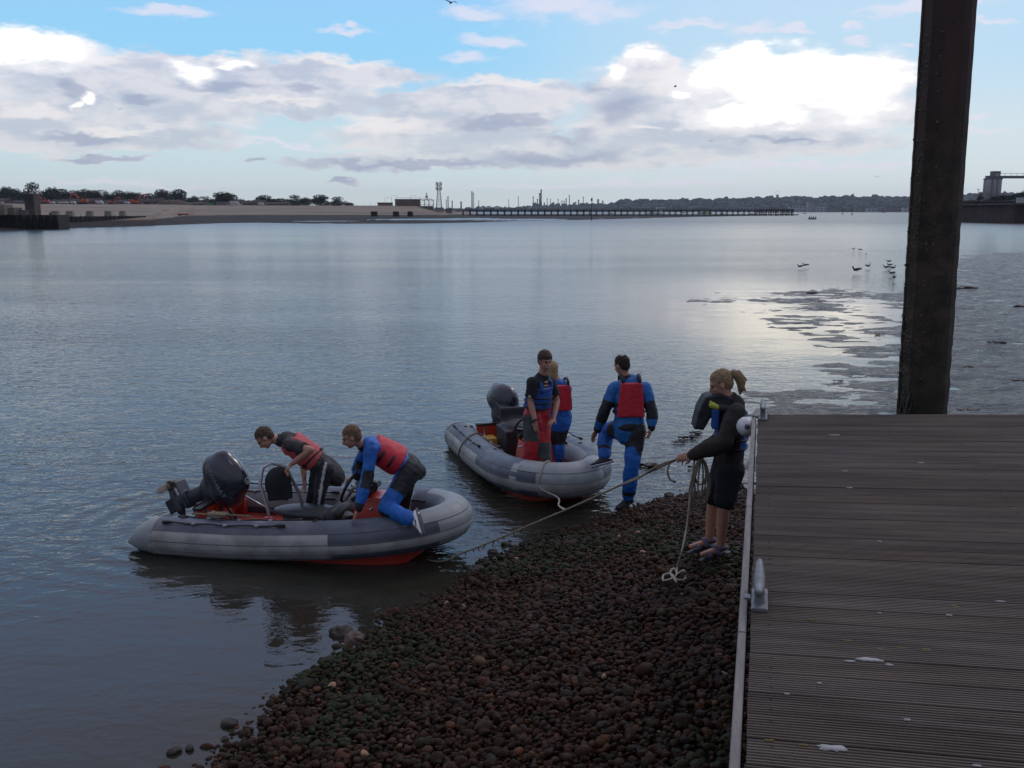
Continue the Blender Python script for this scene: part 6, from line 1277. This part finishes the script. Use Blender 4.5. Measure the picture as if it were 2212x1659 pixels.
def panel_vest(c, m, w0, w1, lo, hi, name='buoyancy_vest'):
    """seen from behind: a thick rounded back panel narrowing upwards, black shoulder and side straps, front panels"""
    J, s, dep, sp, side = c['J'], c['s'], c['dep'], c['spine'], c['side']; P0, P1 = J['pelvis'], J['chest']; mb = MB()
    for z in (-1, 1):
        vs = []; o_ = .138*s
        n = 9
        for i in range(n):
            t = lo+(hi-lo)*i/(n-1); w = (w0+(w1-w0)*(i/(n-1))**1.2)*s*(.5 if z < 0 else .48); cc = lerp(P0, P1, t)+dep*z*o_*(1 if z < 0 else .95)
            vs.append((cc, w))
        for (a, wa), (b_, wb) in zip(vs[:-1], vs[1:]):
            q = []
            for cc, w in ((a, wa), (b_, wb)):
                for sx, dz in ((-1, -1), (1, -1), (1, 1), (-1, 1)): q.append(cc+side*sx*w+dep*dz*.030*s-dep*z*(.012 if abs(sx) else 0))
            mb.add(q, [(3, 2, 1, 0), (4, 5, 6, 7), (0, 1, 5, 4), (1, 2, 6, 5), (2, 3, 7, 6), (3, 0, 4, 7)])
    v = put(c, mb, name, m, .011, 7, rough=.003, rscale=14)
    top = lerp(P0, P1, hi); bot = lerp(P0, P1, lo+.12)
    for q in (-1, 1):
        a = top+side*q*w1*.38*s; st = MB(); st.tube([a-dep*.13*s-sp*.02, a-dep*.10*s+sp*.05*s+side*q*.01, a+sp*.075*s+side*q*.01, a+dep*.10*s+sp*.05*s, a+dep*.125*s-sp*.02], .021*s, 8, flat=(side, 1)); st.build('shoulder_strap', STRAP, v)
    for t in (lo+.1, lo+.3):
        st = MB(); cen = lerp(P0, P1, t); r = .190*s; st.tube([cen+side*math.cos(6.2832*i/32)*r+dep*math.sin(6.2832*i/32)*r*.62 for i in range(33)], .012*s, 6, caps=False, flat=(sp, 1.5)); st.build('belt', STRAP, v)
    return v
def collar(c, m, r=.070, name='collar'):
    J, s = c['J'], c['s']; d = (J['head']-J['neck']).normalized(); mb = MB(); mb.tube([J['neck']-d*.045*s, J['neck']+d*.035*s], [(r+.014)*s, r*s], 18, dome=False); return put(c, mb, name, m, .008, 3, rough=.003)

# ---- A: man bent over the back rest, faded vest
def JJ(**k): return {a: V3(b) for a, b in k.items()}
J = JJ(head=(572, 946, 9.42), neck=(604, 950, 9.50), chest=(632, 957, 9.52), pelvis=(697, 1006, 9.60), shL=(624, 960, 9.33), shR=(620, 955, 9.70), elL=(671, 972, 9.17), wrL=(629, 1003, 9.22), elR=(655, 1000, 9.78), wrR=(657, 1036, 9.62),
       hipL=(702, 1012, 9.50), hipR=(691, 1009, 9.70), knL=(690, 1070, 9.40), knR=(676, 1066, 9.62), anL=(682, 1132, 9.48), anR=(668, 1126, 9.70), toeL=(655, 1140, 9.42), toeR=(641, 1132, 9.66))
hb = mat('hair_brown', (0.075, 0.046, 0.026), .85, var=.3, vscale=30)
def clA(c):
    Jc = c['J']; mb = MB(); trousers(mb, c, .006, 1.92, .10)
    side_ = lambda q: (Jc['hip'+q], Jc['kn'+q], Jc['an'+q])
    def pk(p, n):
        for (a, b_) in ((Jc['hipL'], Jc['knL']), (Jc['knL'], Jc['anL'])):
            d = b_-a; t = (p-a).dot(d)/d.length_squared
            if -.35 < t < 1.02:
                r = p-(a+d*t); x = r.dot(Vector((1, 0, 0)).cross(Vector((0, 0, 0))) if 0 else Vector((.9, -.43, 0)))
                if n.y < -.45 and abs(r.x-.014) < .013: return 1
        return 0
    put(c, mb, 'trousers', [BLKF, mat('white_stripe', (.45, .45, .45), .8)], .011, 4, pk, rough=.006, rscale=14)
    mb = MB(); torso(mb, c, .016, .13, 1.0, 1.06); sleeves(mb, c, .012, .5); mb.tube([Jc['chest'], lerp(Jc['neck'], Jc['head'], .2)], [.09, .068], 14)
    put(c, mb, 'shirt', GREYS, .013, 4, rough=.009, rscale=11)
    collar(c, NAVY, .066)
    vest(c, PINKV, .034, .26, 1.08, 1)
    for q in 'LR': shoe(c, q, DSH, DSH)
man_a = person('man with short brown hair in faded red vest bending over the back rest', J, Vector((-.62, -.22, -.72)), Vector((-.78, -.05, .62)), Vector((-.1, -1, .0)), .93, clA, lambda c: cap_hair(c, hb, thick=.006),
                 {'L': (Vector((-.62, .12, -.75)), Vector((.2, .2, -.95)), .95), 'R': (Vector((.05, -.2, -1)), Vector((-.5, -.5, 0)), .4)})

# ---- B: young man in blue drysuit kneeling on the tube
J = JJ(head=(759, 944, 8.93), neck=(785, 962, 8.99), chest=(812, 968, 9.02), pelvis=(880, 1006, 9.08), shL=(803, 966, 8.83), shR=(797, 962, 9.20), elL=(792, 1038, 8.73), wrL=(773, 1100, 8.61), elR=(775, 1003, 9.26), wrR=(770, 1030, 9.20),
       hipL=(886, 1016, 8.98), hipR=(880, 1012, 9.20), knL=(834, 1098, 8.76), knR=(868, 1090, 9.30), anL=(893, 1124, 8.50), anR=(860, 1140, 9.36), toeL=(903, 1158, 8.38), toeR=(836, 1150, 9.34))
hs = mat('hair_sandy', (0.15, 0.088, 0.048), .85, var=.3, vscale=30)
def clB(c):
    Jc = c['J']; mb = MB(); trousers(mb, c, .026, 1.93, .06)
    def pk(p, n):
        a, b_ = Jc['hipL'], Jc['knL']; d = b_-a; t = (p-a).dot(d)/d.length_squared
        if t < .60 and t > -1.2: return 1 if (p.x > Jc['hipL'].x-.065-.20*max(t, 0)) else 0
        if t > .80 and n.z < -.2 and (p-b_).length < .15: return 1
        return 0
    put(c, mb, 'trousers', [BLUE, BLKF], .013, 4, pk, rough=.010, rscale=11)
    mb = MB(); torso(mb, c, .026, -.06, 1.0, 1.02); sleeves(mb, c, .020, 1); mb.tube([Jc['chest'], Jc['neck']], [.10, .075], 14)
    def pj(p, n):
        for q in 'LR':
            if near_seg(p, Jc['el'+q], Jc['wr'+q], .80, 1.3, .08): return 1
            if near_seg(p, Jc['sh'+q], Jc['el'+q], .70, 1.2, .09) or near_seg(p, Jc['el'+q], Jc['wr'+q], -.3, .30, .085): return 1 if n.x > -.55 else 0
        return 0
    put(c, mb, 'drysuit_jacket', [BLUE, BLKF], .013, 4, pj, rough=.010, rscale=11)
    collar(c, BLKF, .066); v = vest(c, REDV, .052, .24, 1.10, 0)
    P0, P1, sd_, sp, dep = Jc['pelvis'], Jc['chest'], c['side'], c['spine'], c['dep']
    for t in (.42, .72):
        mb = MB(); a = lerp(P0, P1, t); mb.tube([a+sd_*.190-dep*.045, a+sd_*.200+dep*.015, a+sd_*.180+dep*.085], .013, 8, flat=(sd_, .6)); mb.build('side_strap', STRAP, v)
    mb = MB(); e = Jc['anL']; d = (Jc['knL']-e).normalized(); mb.tube([e+d*.05, e-d*.005], [.056, .046], 14); put(c, mb, 'ankle_cuff', mat('mustard_cuff', (.32, .17, .03), .8), .008, 2, rough=.002)
    o, base, dd, uu, ww = shoe(c, 'L', WSH, DSH); mb = MB(); cen = base+dd*.05+uu*.012; wq = ww if ww.y < 0 else -ww
    mb.tube([cen-dd*.035+uu*.018+wq*.041, cen-dd*.012-uu*.004+wq*.043, cen+dd*.05+uu*.012+wq*.041], [.003, .006, .002], 6); mb.build('side_mark', STRAP, o); shoe(c, 'R', WSH, DSH)
man_b = person('sandy haired youth in blue drysuit and red vest kneeling on the tube', J, Vector((-.90, -.20, -.38)), Vector((-.30, 0, .95)), Vector((-.1, -1, .0)), .93, clB, lambda c: cap_hair(c, hs, thick=.006),
                 {'L': (Vector((-.35, -.10, -.93)), Vector((-.9, 0, .3)), .15), 'R': (Vector((-.85, -.1, -.2)), Vector((.0, 0, -1)), .9)})

# ---- C: man in red salopettes standing in the farther boat
J = JJ(head=(1178, 780, 11.0), neck=(1172, 812, 11.05), chest=(1168, 829, 11.06), pelvis=(1159, 895, 11.08), shR=(1150, 826, 10.93), shL=(1188, 824, 11.19), elR=(1146, 868, 10.92), wrR=(1156, 911, 10.84), elL=(1203, 866, 11.20), wrL=(1196, 905, 11.02),
       hipR=(1150, 902, 11.0), hipL=(1169, 900, 11.16), knR=(1148, 966, 10.93), knL=(1174, 962, 11.0), anR=(1142, 1034, 11.0), anL=(1178, 1032, 10.98), toeR=(1162, 1042, 10.85), toeL=(1198, 1040, 10.85))
hc_ = mat('hair_chestnut', (0.060, 0.034, 0.020), .85, var=.3, vscale=30)
def clC(c):
    Jc = c['J']; mb = MB(); trousers(mb, c, .030, 1.95, .16)
    def pk(p, n):
        a, b_ = Jc['hipR'], Jc['knR']
        if near_seg(p, a, b_, -.10, .80, .2) and p.x < a.x+.02+.10*max(0, (a.z-p.z)/.4) : return 1
        if near_seg(p, Jc['knL'], Jc['anL'], -.12, 1, .12) and n.x+(-n.y)*.6 > .1: return 1
        return 0
    put(c, mb, 'salopettes', [REDT, GREYP], .013, 4, pk, rough=.011, rscale=10)
    mb = MB(); torso(mb, c, .010, .02, 1.0); sleeves(mb, c, .014, .5); mb.tube([Jc['chest'], Jc['neck']], [.09, .070], 14)
    put(c, mb, 'shirt', NAVY, .013, 4, rough=.007, rscale=11); collar(c, NAVY, .068)
    vest(c, BLUD, .038, .22, .94, 3)
    mb = MB(); w = Jc['wrR']; d = (Jc['elR']-w).normalized(); mb.tube([w+d*.008, w+d*.030], .036, 14); x = mb.build('watch', STRAP, c['root']); x.location = c['off']; mb = MB(); cc = w+d*.02+Vector((-.02, -.032, 0)); mb.tube([cc, cc+Vector((-.004, -.008, 0))], .021, 14); y = mb.build('watch_face', mat('watch_glass', (.03, .035, .035), .2), x)
    mb = MB(); mb.box(lerp(Jc['shR'], Jc['elR'], .66)+Vector((-.02, -.076, 0)), (.03, .004, .022)); x = mb.build('sleeve_badge', WHT, c['root']); x.location = c['off']
    H = c['H']; mb = MB(); mb.ell(H(.094, 0, -.058), (.004, .019, .0035), c['HM'], n=10, m=6); x = mb.build('teeth', TEETH, c['root']); x.location = c['off']
    for q in 'LR': shoe(c, q, DSH, DSH)
man_c = person('smiling man in blue vest and red trousers standing in the farther boat', J, Vector((.40, -.90, -.12)), Vector((0, 0, 1)), Vector((.68, .73, 0)), .97, clC, lambda c: cap_hair(c, hc_, fringe=.03, thick=.012),
                 {'R': (Vector((.10, -.05, -1)), Vector((.6, .75, 0)), .45), 'L': (Vector((-.5, -.7, -.4)), Vector((0, 0, -1)), .7)})

# ---- E: fair haired person behind him, seen from the back
J = JJ(head=(1191, 798, 11.78), neck=(1205, 826, 11.74), chest=(1207, 843, 11.74), pelvis=(1207, 908, 11.74), shL=(1189, 841, 11.75), shR=(1224, 841, 11.80), elL=(1190, 874, 11.90), wrL=(1195, 880, 12.12), elR=(1224, 872, 11.92), wrR=(1216, 882, 12.15),
       hipL=(1199, 914, 11.74), hipR=(1216, 914, 11.76), knL=(1199, 958, 11.72), knR=(1210, 958, 11.74), anL=(1198, 1002, 11.72), anR=(1208, 1003, 11.74), toeL=(1192, 998, 11.92), toeR=(1204, 999, 11.94))
hbl = mat('hair_blonde', (0.34, 0.235, 0.125), .8, var=.25, vscale=40)
def clE(c):
    Jc = c['J']; mb = MB(); trousers(mb, c, .012, 1.95, .05)
    def pk(p, n): return 1 if p.z > lerp(Jc['knL'], Jc['anL'], .02).z else 0
    put(c, mb, 'trousers', [BLUE, BLKF], .011, 4, pk, rough=.009)
    mb = MB(); torso(mb, c, .030, .03, 1.0, 1.04); sleeves(mb, c, .012, 1); mb.tube([Jc['chest'], Jc['neck']], [.10, .07], 14); put(c, mb, 'drysuit_jacket', BLUE, .013, 4, rough=.010)
    collar(c, BLUE, .064); panel_vest(c, REDV, .34, .28, .38, 1.22)
    for q in 'LR': shoe(c, q, DSH, DSH)
def hairE(c):
    H, HM = c['H'], c['HM']
    cap_hair(c, hbl, extra=lambda mb: (mb.ell(H(-.060, 0, -.055), (.045, .070, .075), HM), mb.ell(H(-.045, 0, -.02), (.06, .078, .08), HM)))
man_e = person('blonde person seen from behind in red vest, half hidden by the smiling man', J, Vector((-.35, .93, -.1)), Vector((0, 0, 1)), Vector((-.95, -.25, 0)), .90, clE, hairE,
                 {'L': (Vector((0, 1, -.2)), Vector((0, -.1, -1)), .8), 'R': (Vector((0, 1, -.2)), Vector((0, 0, -1)), .8)})

# ---- F: man stepping up on the bow
J = JJ(head=(1343, 789, 10.52), neck=(1352, 817, 10.50), chest=(1360, 838, 10.49), pelvis=(1358, 922, 10.47), shL=(1327, 838, 10.50), shR=(1394, 840, 10.46), elL=(1306, 888, 10.48), wrL=(1289, 930, 10.58), elR=(1409, 888, 10.40), wrR=(1407, 926, 10.36),
       hipL=(1343, 928, 10.50), hipR=(1374, 930, 10.46), knL=(1308, 928, 10.86), knR=(1365, 1004, 10.36), anL=(1305, 988, 10.62), anR=(1357, 1076, 10.46), toeL=(1274, 996, 10.58), toeR=(1334, 1088, 10.36))
hd_ = mat('hair_dark', (0.022, 0.014, 0.010), .85, var=.3, vscale=30)
def clF(c):
    Jc = c['J']; mb = MB(); trousers(mb, c, .030, 1.90, .05)
    def pk(p, n):
        if near_seg(p, Jc['hipR'], Jc['knR'], -.5, .72, .25):
            t = (p-Jc['hipR']).dot(Jc['knR']-Jc['hipR'])/(Jc['knR']-Jc['hipR']).length_squared
            if t < .25: return 1 if p.x > Jc['pelvis'].x-.16 else 0
            if p.x > Jc['hipR'].x-.10+.28*(t-.25) : return 1
        if near_seg(p, Jc['hipL'], Jc['knL'], -.5, .45, .2): return 1
        if near_seg(p, Jc['knR'], Jc['anR'], .74, .86, .1) or near_seg(p, Jc['knL'], Jc['anL'], .64, .76, .1): return 1
        return 0
    put(c, mb, 'trousers', [BLUE, BLKF], .013, 4, pk, rough=.011, rscale=10)
    mb = MB(); torso(mb, c, .024, .05, 1.0, 1.05); sleeves(mb, c, .022, 1); mb.tube([Jc['chest'], Jc['neck']], [.12, .078], 14)
    def pj(p, n):
        for q in 'LR':
            if near_seg(p, Jc['el'+q], Jc['wr'+q], .84, 1.3, .08): return 1
            if near_seg(p, Jc['sh'+q], Jc['el'+q], .55, 1.2, .095) or near_seg(p, Jc['el'+q], Jc['wr'+q], -.3, .45, .09): return 1
        return 0
    put(c, mb, 'drysuit_jacket', [mat('teal_blue_drysuit_fabric', (0.012, 0.135, 0.40), 0.6, var=.18, vscale=9, bump=.014, bscale=15), BLKF], .013, 4, pj, rough=.011, rscale=10)
    collar(c, BLKF, .070); panel_vest(c, REDV, .345, .26, .30, 1.17)
    for q in 'LR':
        o = shoe(c, q, DSH, WSH if q == 'L' else DSH)
        mb = MB(); a = Jc['an'+q]; d = (Jc['kn'+q]-a).normalized(); mb.tube([a+d*.10, a-d*.02], [.043, .042], 12); put(c, mb, 'sock', SOCK, .008, 2, rough=.001)
        mb = MB(); mb.tube([a+d*.115, a+d*.092], [.060, .056], 12); put(c, mb, 'ankle_seal', mat('red_seal', (.5, .05, .04), .7), .008, 2, rough=.001)
def hairF(c):
    o = cap_hair(c, hd_, thick=.004); bm = bmesh.new(); bm.from_mesh(o.data); inv = c['HM'].transposed()
    dl = [v for v in bm.verts if (lambda p: ((p.x+.045)/.034)**2+(p.y/.032)**2 < 1 and p.z > .03)(inv @ (v.co-c['J']['head']))]; bmesh.ops.delete(bm, geom=dl, context='VERTS'); bm.to_mesh(o.data); bm.free()
man_f = person('man seen from behind in blue drysuit, one foot up on the bow tube', J, Vector((-.62, .72, -.30)), Vector((-.08, .05, 1)), Vector((-1, -.05, 0)), .97, clF, hairF,
                 {'L': (Vector((-.42, .12, -.9)), Vector((.5, -.6, -.2)), .5), 'R': (Vector((-.30, -.1, -.95)), Vector((-.8, .4, 0)), .9)})

# ---- D: woman holding the ropes
J = JJ(head=(1557, 829, 7.60), neck=(1574, 864, 7.60), chest=(1583, 892, 7.60), pelvis=(1573, 1003, 7.60), shL=(1589, 892, 7.43), shR=(1577, 888, 7.77), elL=(1563, 958, 7.30), wrL=(1493, 984, 7.38), elR=(1556, 952, 7.80), wrR=(1500, 984, 7.62),
       hipL=(1579, 1014, 7.51), hipR=(1566, 1010, 7.70), knL=(1563, 1096, 7.44), knR=(1540, 1088, 7.68), anL=(1556, 1182, 7.50), anR=(1532, 1166, 7.72), toeL=(1510, 1200, 7.42), toeR=(1486, 1183, 7.66))
def clD(c):
    Jc = c['J']; mb = MB(); trousers(mb, c, .030, .80, .06)
    put(c, mb, 'shorts', mat('navy_shorts', (.008, .010, .016), .85, var=.2), .013, 4, rough=.006)
    mb = MB(); torso(mb, c, .034, .04, 1.0, 1.0); sleeves(mb, c, .030, 1); mb.tube([Jc['chest'], Jc['neck'], lerp(Jc['neck'], Jc['head'], .25)], [.11, .085, .080], 16); put(c, mb, 'fleece_jacket', FLEECE, .010, 4, rough=.009, rscale=12)
    collar(c, FLEECE, .080)
    sp, dep = c['spine'], c['dep']; fr = Vector((-1, .12, 0)).normalized()
    v = vest(c, mat('royal_blue_vest_fabric', (0.008, 0.085, 0.38), .6, var=.2, vscale=9, bump=.009, bscale=18), .022, .30, .98, 2)
    # vest front pushed up and out, with black hood and a yellow knife handle
    ch = Jc['chest']; mb = MB(); Mx = Matrix((fr, c['side'], sp)).transposed(); pf = [(.04, .15), (.13, .175), (.25, .15), (.30, .03), (.325, -.13), (.25, -.135), (.20, -.03), (.04, -.02)]
    mb.add([ch+Mx @ Vector((x, q*(.125 if x < .2 else .10), z)) for q in (-1, 1) for x, z in pf], [tuple(range(8)), tuple(range(8, 16))[::-1]]+[(i, i+8, (i+1) % 8+8, (i+1) % 8) for i in range(8)]); put(c, mb, 'raised_front_pad', BLKF, .010, 4, rough=.006, parent=None)
    mb = MB(); a = ch+fr*.17-sp*.02+Vector((0, -.13, 0)); mb.box(a, (.06, .10, .17), rotm(fr, sp)); put(c, mb, 'vest_front', BLUD, .010, 4, rough=.004)
    mb = MB(); a = ch+fr*.16+sp*.075+Vector((0, -.16, 0)); mb.tube([a, a+fr*.05+sp*.02], [.022, .028], 12, dome=True); mb.tube([a+fr*.04+sp*.0, a+fr*.065+sp*.045], .012, 8, dome=True); x = mb.build('whistle', mat('yellow_green_plastic', (.38, .38, .04), .5), c['root']); x.location = c['off']
    mb = MB(); mb.tube([a-fr*.03, a-fr*.09-sp*.01], [.036, .034], 12, dome=True); x = mb.build('radio_pouch', BLKF, c['root']); x.location = c['off']
    sm = mat('purple_grey_sandal_strap', (.075, .07, .12), .7)
    for q in 'LR':
        an, to = Jc['an'+q], Jc['toe'+q]; d = (to-an); d = (d-Vector((0, 0, 1))*d.z*.4).normalized(); u = Vector((0, 0, 1)); w = d.cross(u); b0 = an-u*.052
        mb = MB(); mb.tube([b0-d*.07-u*.012, b0+d*.03-u*.012, b0+d*.12-u*.016, b0+d*.18-u*.016], [.036, .040, .046, .034], 14, flat=(u, .32), dome=True); so = put(c, mb, 'sandal', DSH, .008, 2, rough=0)
        mb = MB()
        for (k, r, h) in ((.045, .054, .062), (.120, .052, .034)):
            cc = b0+d*k; mb.tube([cc+w*math.cos(a)*r+u*(math.sin(a)*h+.012)+d*.01*math.sin(a) for a in [3.1416*i/12 for i in range(13)]], .010, 6, flat=(d, 1.8))
        mb.tube([an+w*math.cos(a)*.050+d*math.sin(a)*.050+u*.004 for a in [6.2832*i/16 for i in range(17)]], .009, 6, caps=False, flat=(u, 1.8)); mb.build('strap', sm, so)
def hairD(c):
    H, HM = c['H'], c['HM']; hbl = mat('hair_dark_blonde', (0.24, 0.16, 0.085), .8, var=.3, vscale=40)
    cap_hair(c, hbl, thick=.008)
    mb = MB(); mb.tube([H(-.09, 0, .045), H(-.130, 0, .055), H(-.165, 0, .025), H(-.175, 0, -.04), H(-.155, 0, -.10), H(-.130, 0, -.145)], [.022, .036, .044, .042, .030, .010], 14, dome=True)
    rs = random.Random(3)
    for k in range(26): y = rs.uniform(-.035, .035); e = rs.uniform(-.02, .03); mb.tube([H(-.11, y*.4, .055), H(-.16-e, y, .035+e), H(-.195-e*1.2, y*1.2, -.04), H(-.165+e*1.5, y*1.3, -.13+e*1.5)], [.008, .008, .007, .003], 5)
    put(c, mb, 'ponytail', hbl, .006, 1, rough=.003, rscale=60)
man_d = person('woman with blonde ponytail in dark fleece and shorts holding ropes beside the pontoon', J, Vector((-.93, .10, -.36)), Vector((-.36, 0, .93)), Vector((0, -1, 0)), .93, clD, hairD,
                 {'L': (Vector((-.95, .05, -.2)), Vector((.1, .9, -.5)), 1.1), 'R': (Vector((-.95, -.05, -.2)), Vector((.1, -.7, -.6)), 1.1)}, bare=True)

# ================================================================ ropes in her hands
def G(u, v, Y): return gy(u, v, Y)
HND = G(1477, 988, 7.45)
bow1 = X1 @ Vector((2.45, 0, -.27))
rope('tow_rope', [bow1, G(948, 1213, 8.72), G(1000, 1194, 8.68), G(1060, 1171, 8.6), G(1150, 1132, 8.45), G(1235, 1096, 8.2), G(1310, 1062, 7.95), G(1380, 1030, 7.75), G(1440, 1003, 7.58), HND, G(1492, 990, 7.45)], .0095, ROPE, 'tan tow rope pulled taut from the nearer boat bow to the woman')
rope('tow_rope_second_strand', [G(1330, 1052, 7.9), G(1375, 1035, 7.74), G(1420, 1007, 7.62), G(1452, 995, 7.5), HND], .008, ROPE, 'short doubled strand of rope knotted along the taut rope near her hand')
rope('rope_tail', [G(1446, 1002, 7.52), G(1442, 1018, 7.50), G(1447, 1035, 7.50), G(1458, 1041, 7.48), G(1454, 1039, 7.46)], .009, ROPE, 'short loose curl of rope hanging under the knot')
# painter that runs down to the pebbles and ends in a loose bow
k0 = G(1489, 1000, 7.42); zg = bz(*gz(1465, 1240, .35).xy)+.06; ku = lambda u, v: gz(u, v, zg)
rope('painter', [G(1478, 990, 7.42), G(1488, 984, 7.40), G(1500, 992, 7.40), G(1494, 1040, 7.40), G(1489, 1090, 7.38), G(1483, 1140, 7.36), G(1472, 1195, 7.2), ku(1464, 1222), ku(1462, 1240), ku(1477, 1232), ku(1480, 1250), ku(1462, 1252), ku(1450, 1240), ku(1434, 1242), ku(1433, 1254), ku(1450, 1250), ku(1462, 1240), ku(1456, 1228), ku(1448, 1238), ku(1462, 1258)], .0085, ROPEW, 'pale rope dropping from her hand to a loose knot on the pebbles')
mb = MB(); cc = G(1514, 1000, 7.44)
for k in range(9):
    rs = random.Random(k); w = .045+.05*rs.random()*1; h = .10+.12*rs.random(); ox = rs.uniform(-.04, .04); pts = []
    for i in range(22): a = 6.2832*i/21; pts.append(cc+Vector((ox*(1-math.cos(a))*.5+math.sin(a)*w*(.55+.45*(1-math.cos(a))/2), -.02+rs.uniform(-.003, .003)+.012*k-.05, -h*(1-math.cos(a))+.045)))
    mb.tube(pts, .0072, 6)
o = mb.build('rope_coil', ROPE); tag(o, 'coil of tan rope hanging from the woman\'s hands', 'rope')
# lines of the farther boat
P = lambda i, d, e=.012: X2 @ tube2(i, d, e)
ib = min(range(len(path2)), key=lambda i: abs(path2[i].x-3.08)+(10 if path2[i].y > 0 else 0))
rope('bow_line', [P(ib, 115), P(ib, 90), P(ib, 60), P(ib, 25), P(ib, -10), G(1205, 1075, 10.2), G(1207, 1092, 9.7), G(1222, 1102, 8.25)], .010, ROPEW, 'pale bow line hanging from the farther boat down to the tow rope')
ia = len(path2)-1-int(.30*74)
rope('draped_line', [P(ia+9, 130, .02), P(ia+4, 108), P(ia+1, 80), P(ia-1, 50), P(ia-1, 20), P(ia+1, -10), P(ia+2, -35)], .010, ROPE, 'tan line draped over the near tube of the farther boat')
mb = MB(); rs = random.Random(1)
for t in (.12, .17, .22, .26, .3, .36, .43, .5, .55):
    a = lerp(G(955, 1212, 8.75), G(1150, 1132, 8.45), t*1.6 if t*1.6 < 1 else 1); mb.tube([a, a+Vector((rs.uniform(-.01, .01), 0, -.02)), a+Vector((rs.uniform(-.02, .02), 0, -rs.uniform(.04, .08)))], [.006, .008, .002], 5)
o = mb.build('rope_weed', mat('brown_weed', (.09, .06, .02), .7)); tag(o, 'wisps of brown weed hanging from the wet tow rope', 'seaweed'); o['kind'] = 'stuff'
# ================================================================ air between here and the far shore
def build_haze():
    mb = MB(); mb.box((0, 0, 64), (12400, 12400, 134)); o = mb.build('haze', None) if False else None
    m = bpy.data.materials.new('thin_haze'); m.use_nodes = True; b = NB(m.node_tree)
    v = b.n('ShaderNodeVolumePrincipled', {'Color': (0.74, 0.84, 0.96, 1), 'Density': 0.00007, 'Anisotropy': 0.2}); b.n('ShaderNodeOutputMaterial', {1: v.outputs[0]})
    o = mb.build('haze', m); tag(o, kind='stuff')
build_haze()
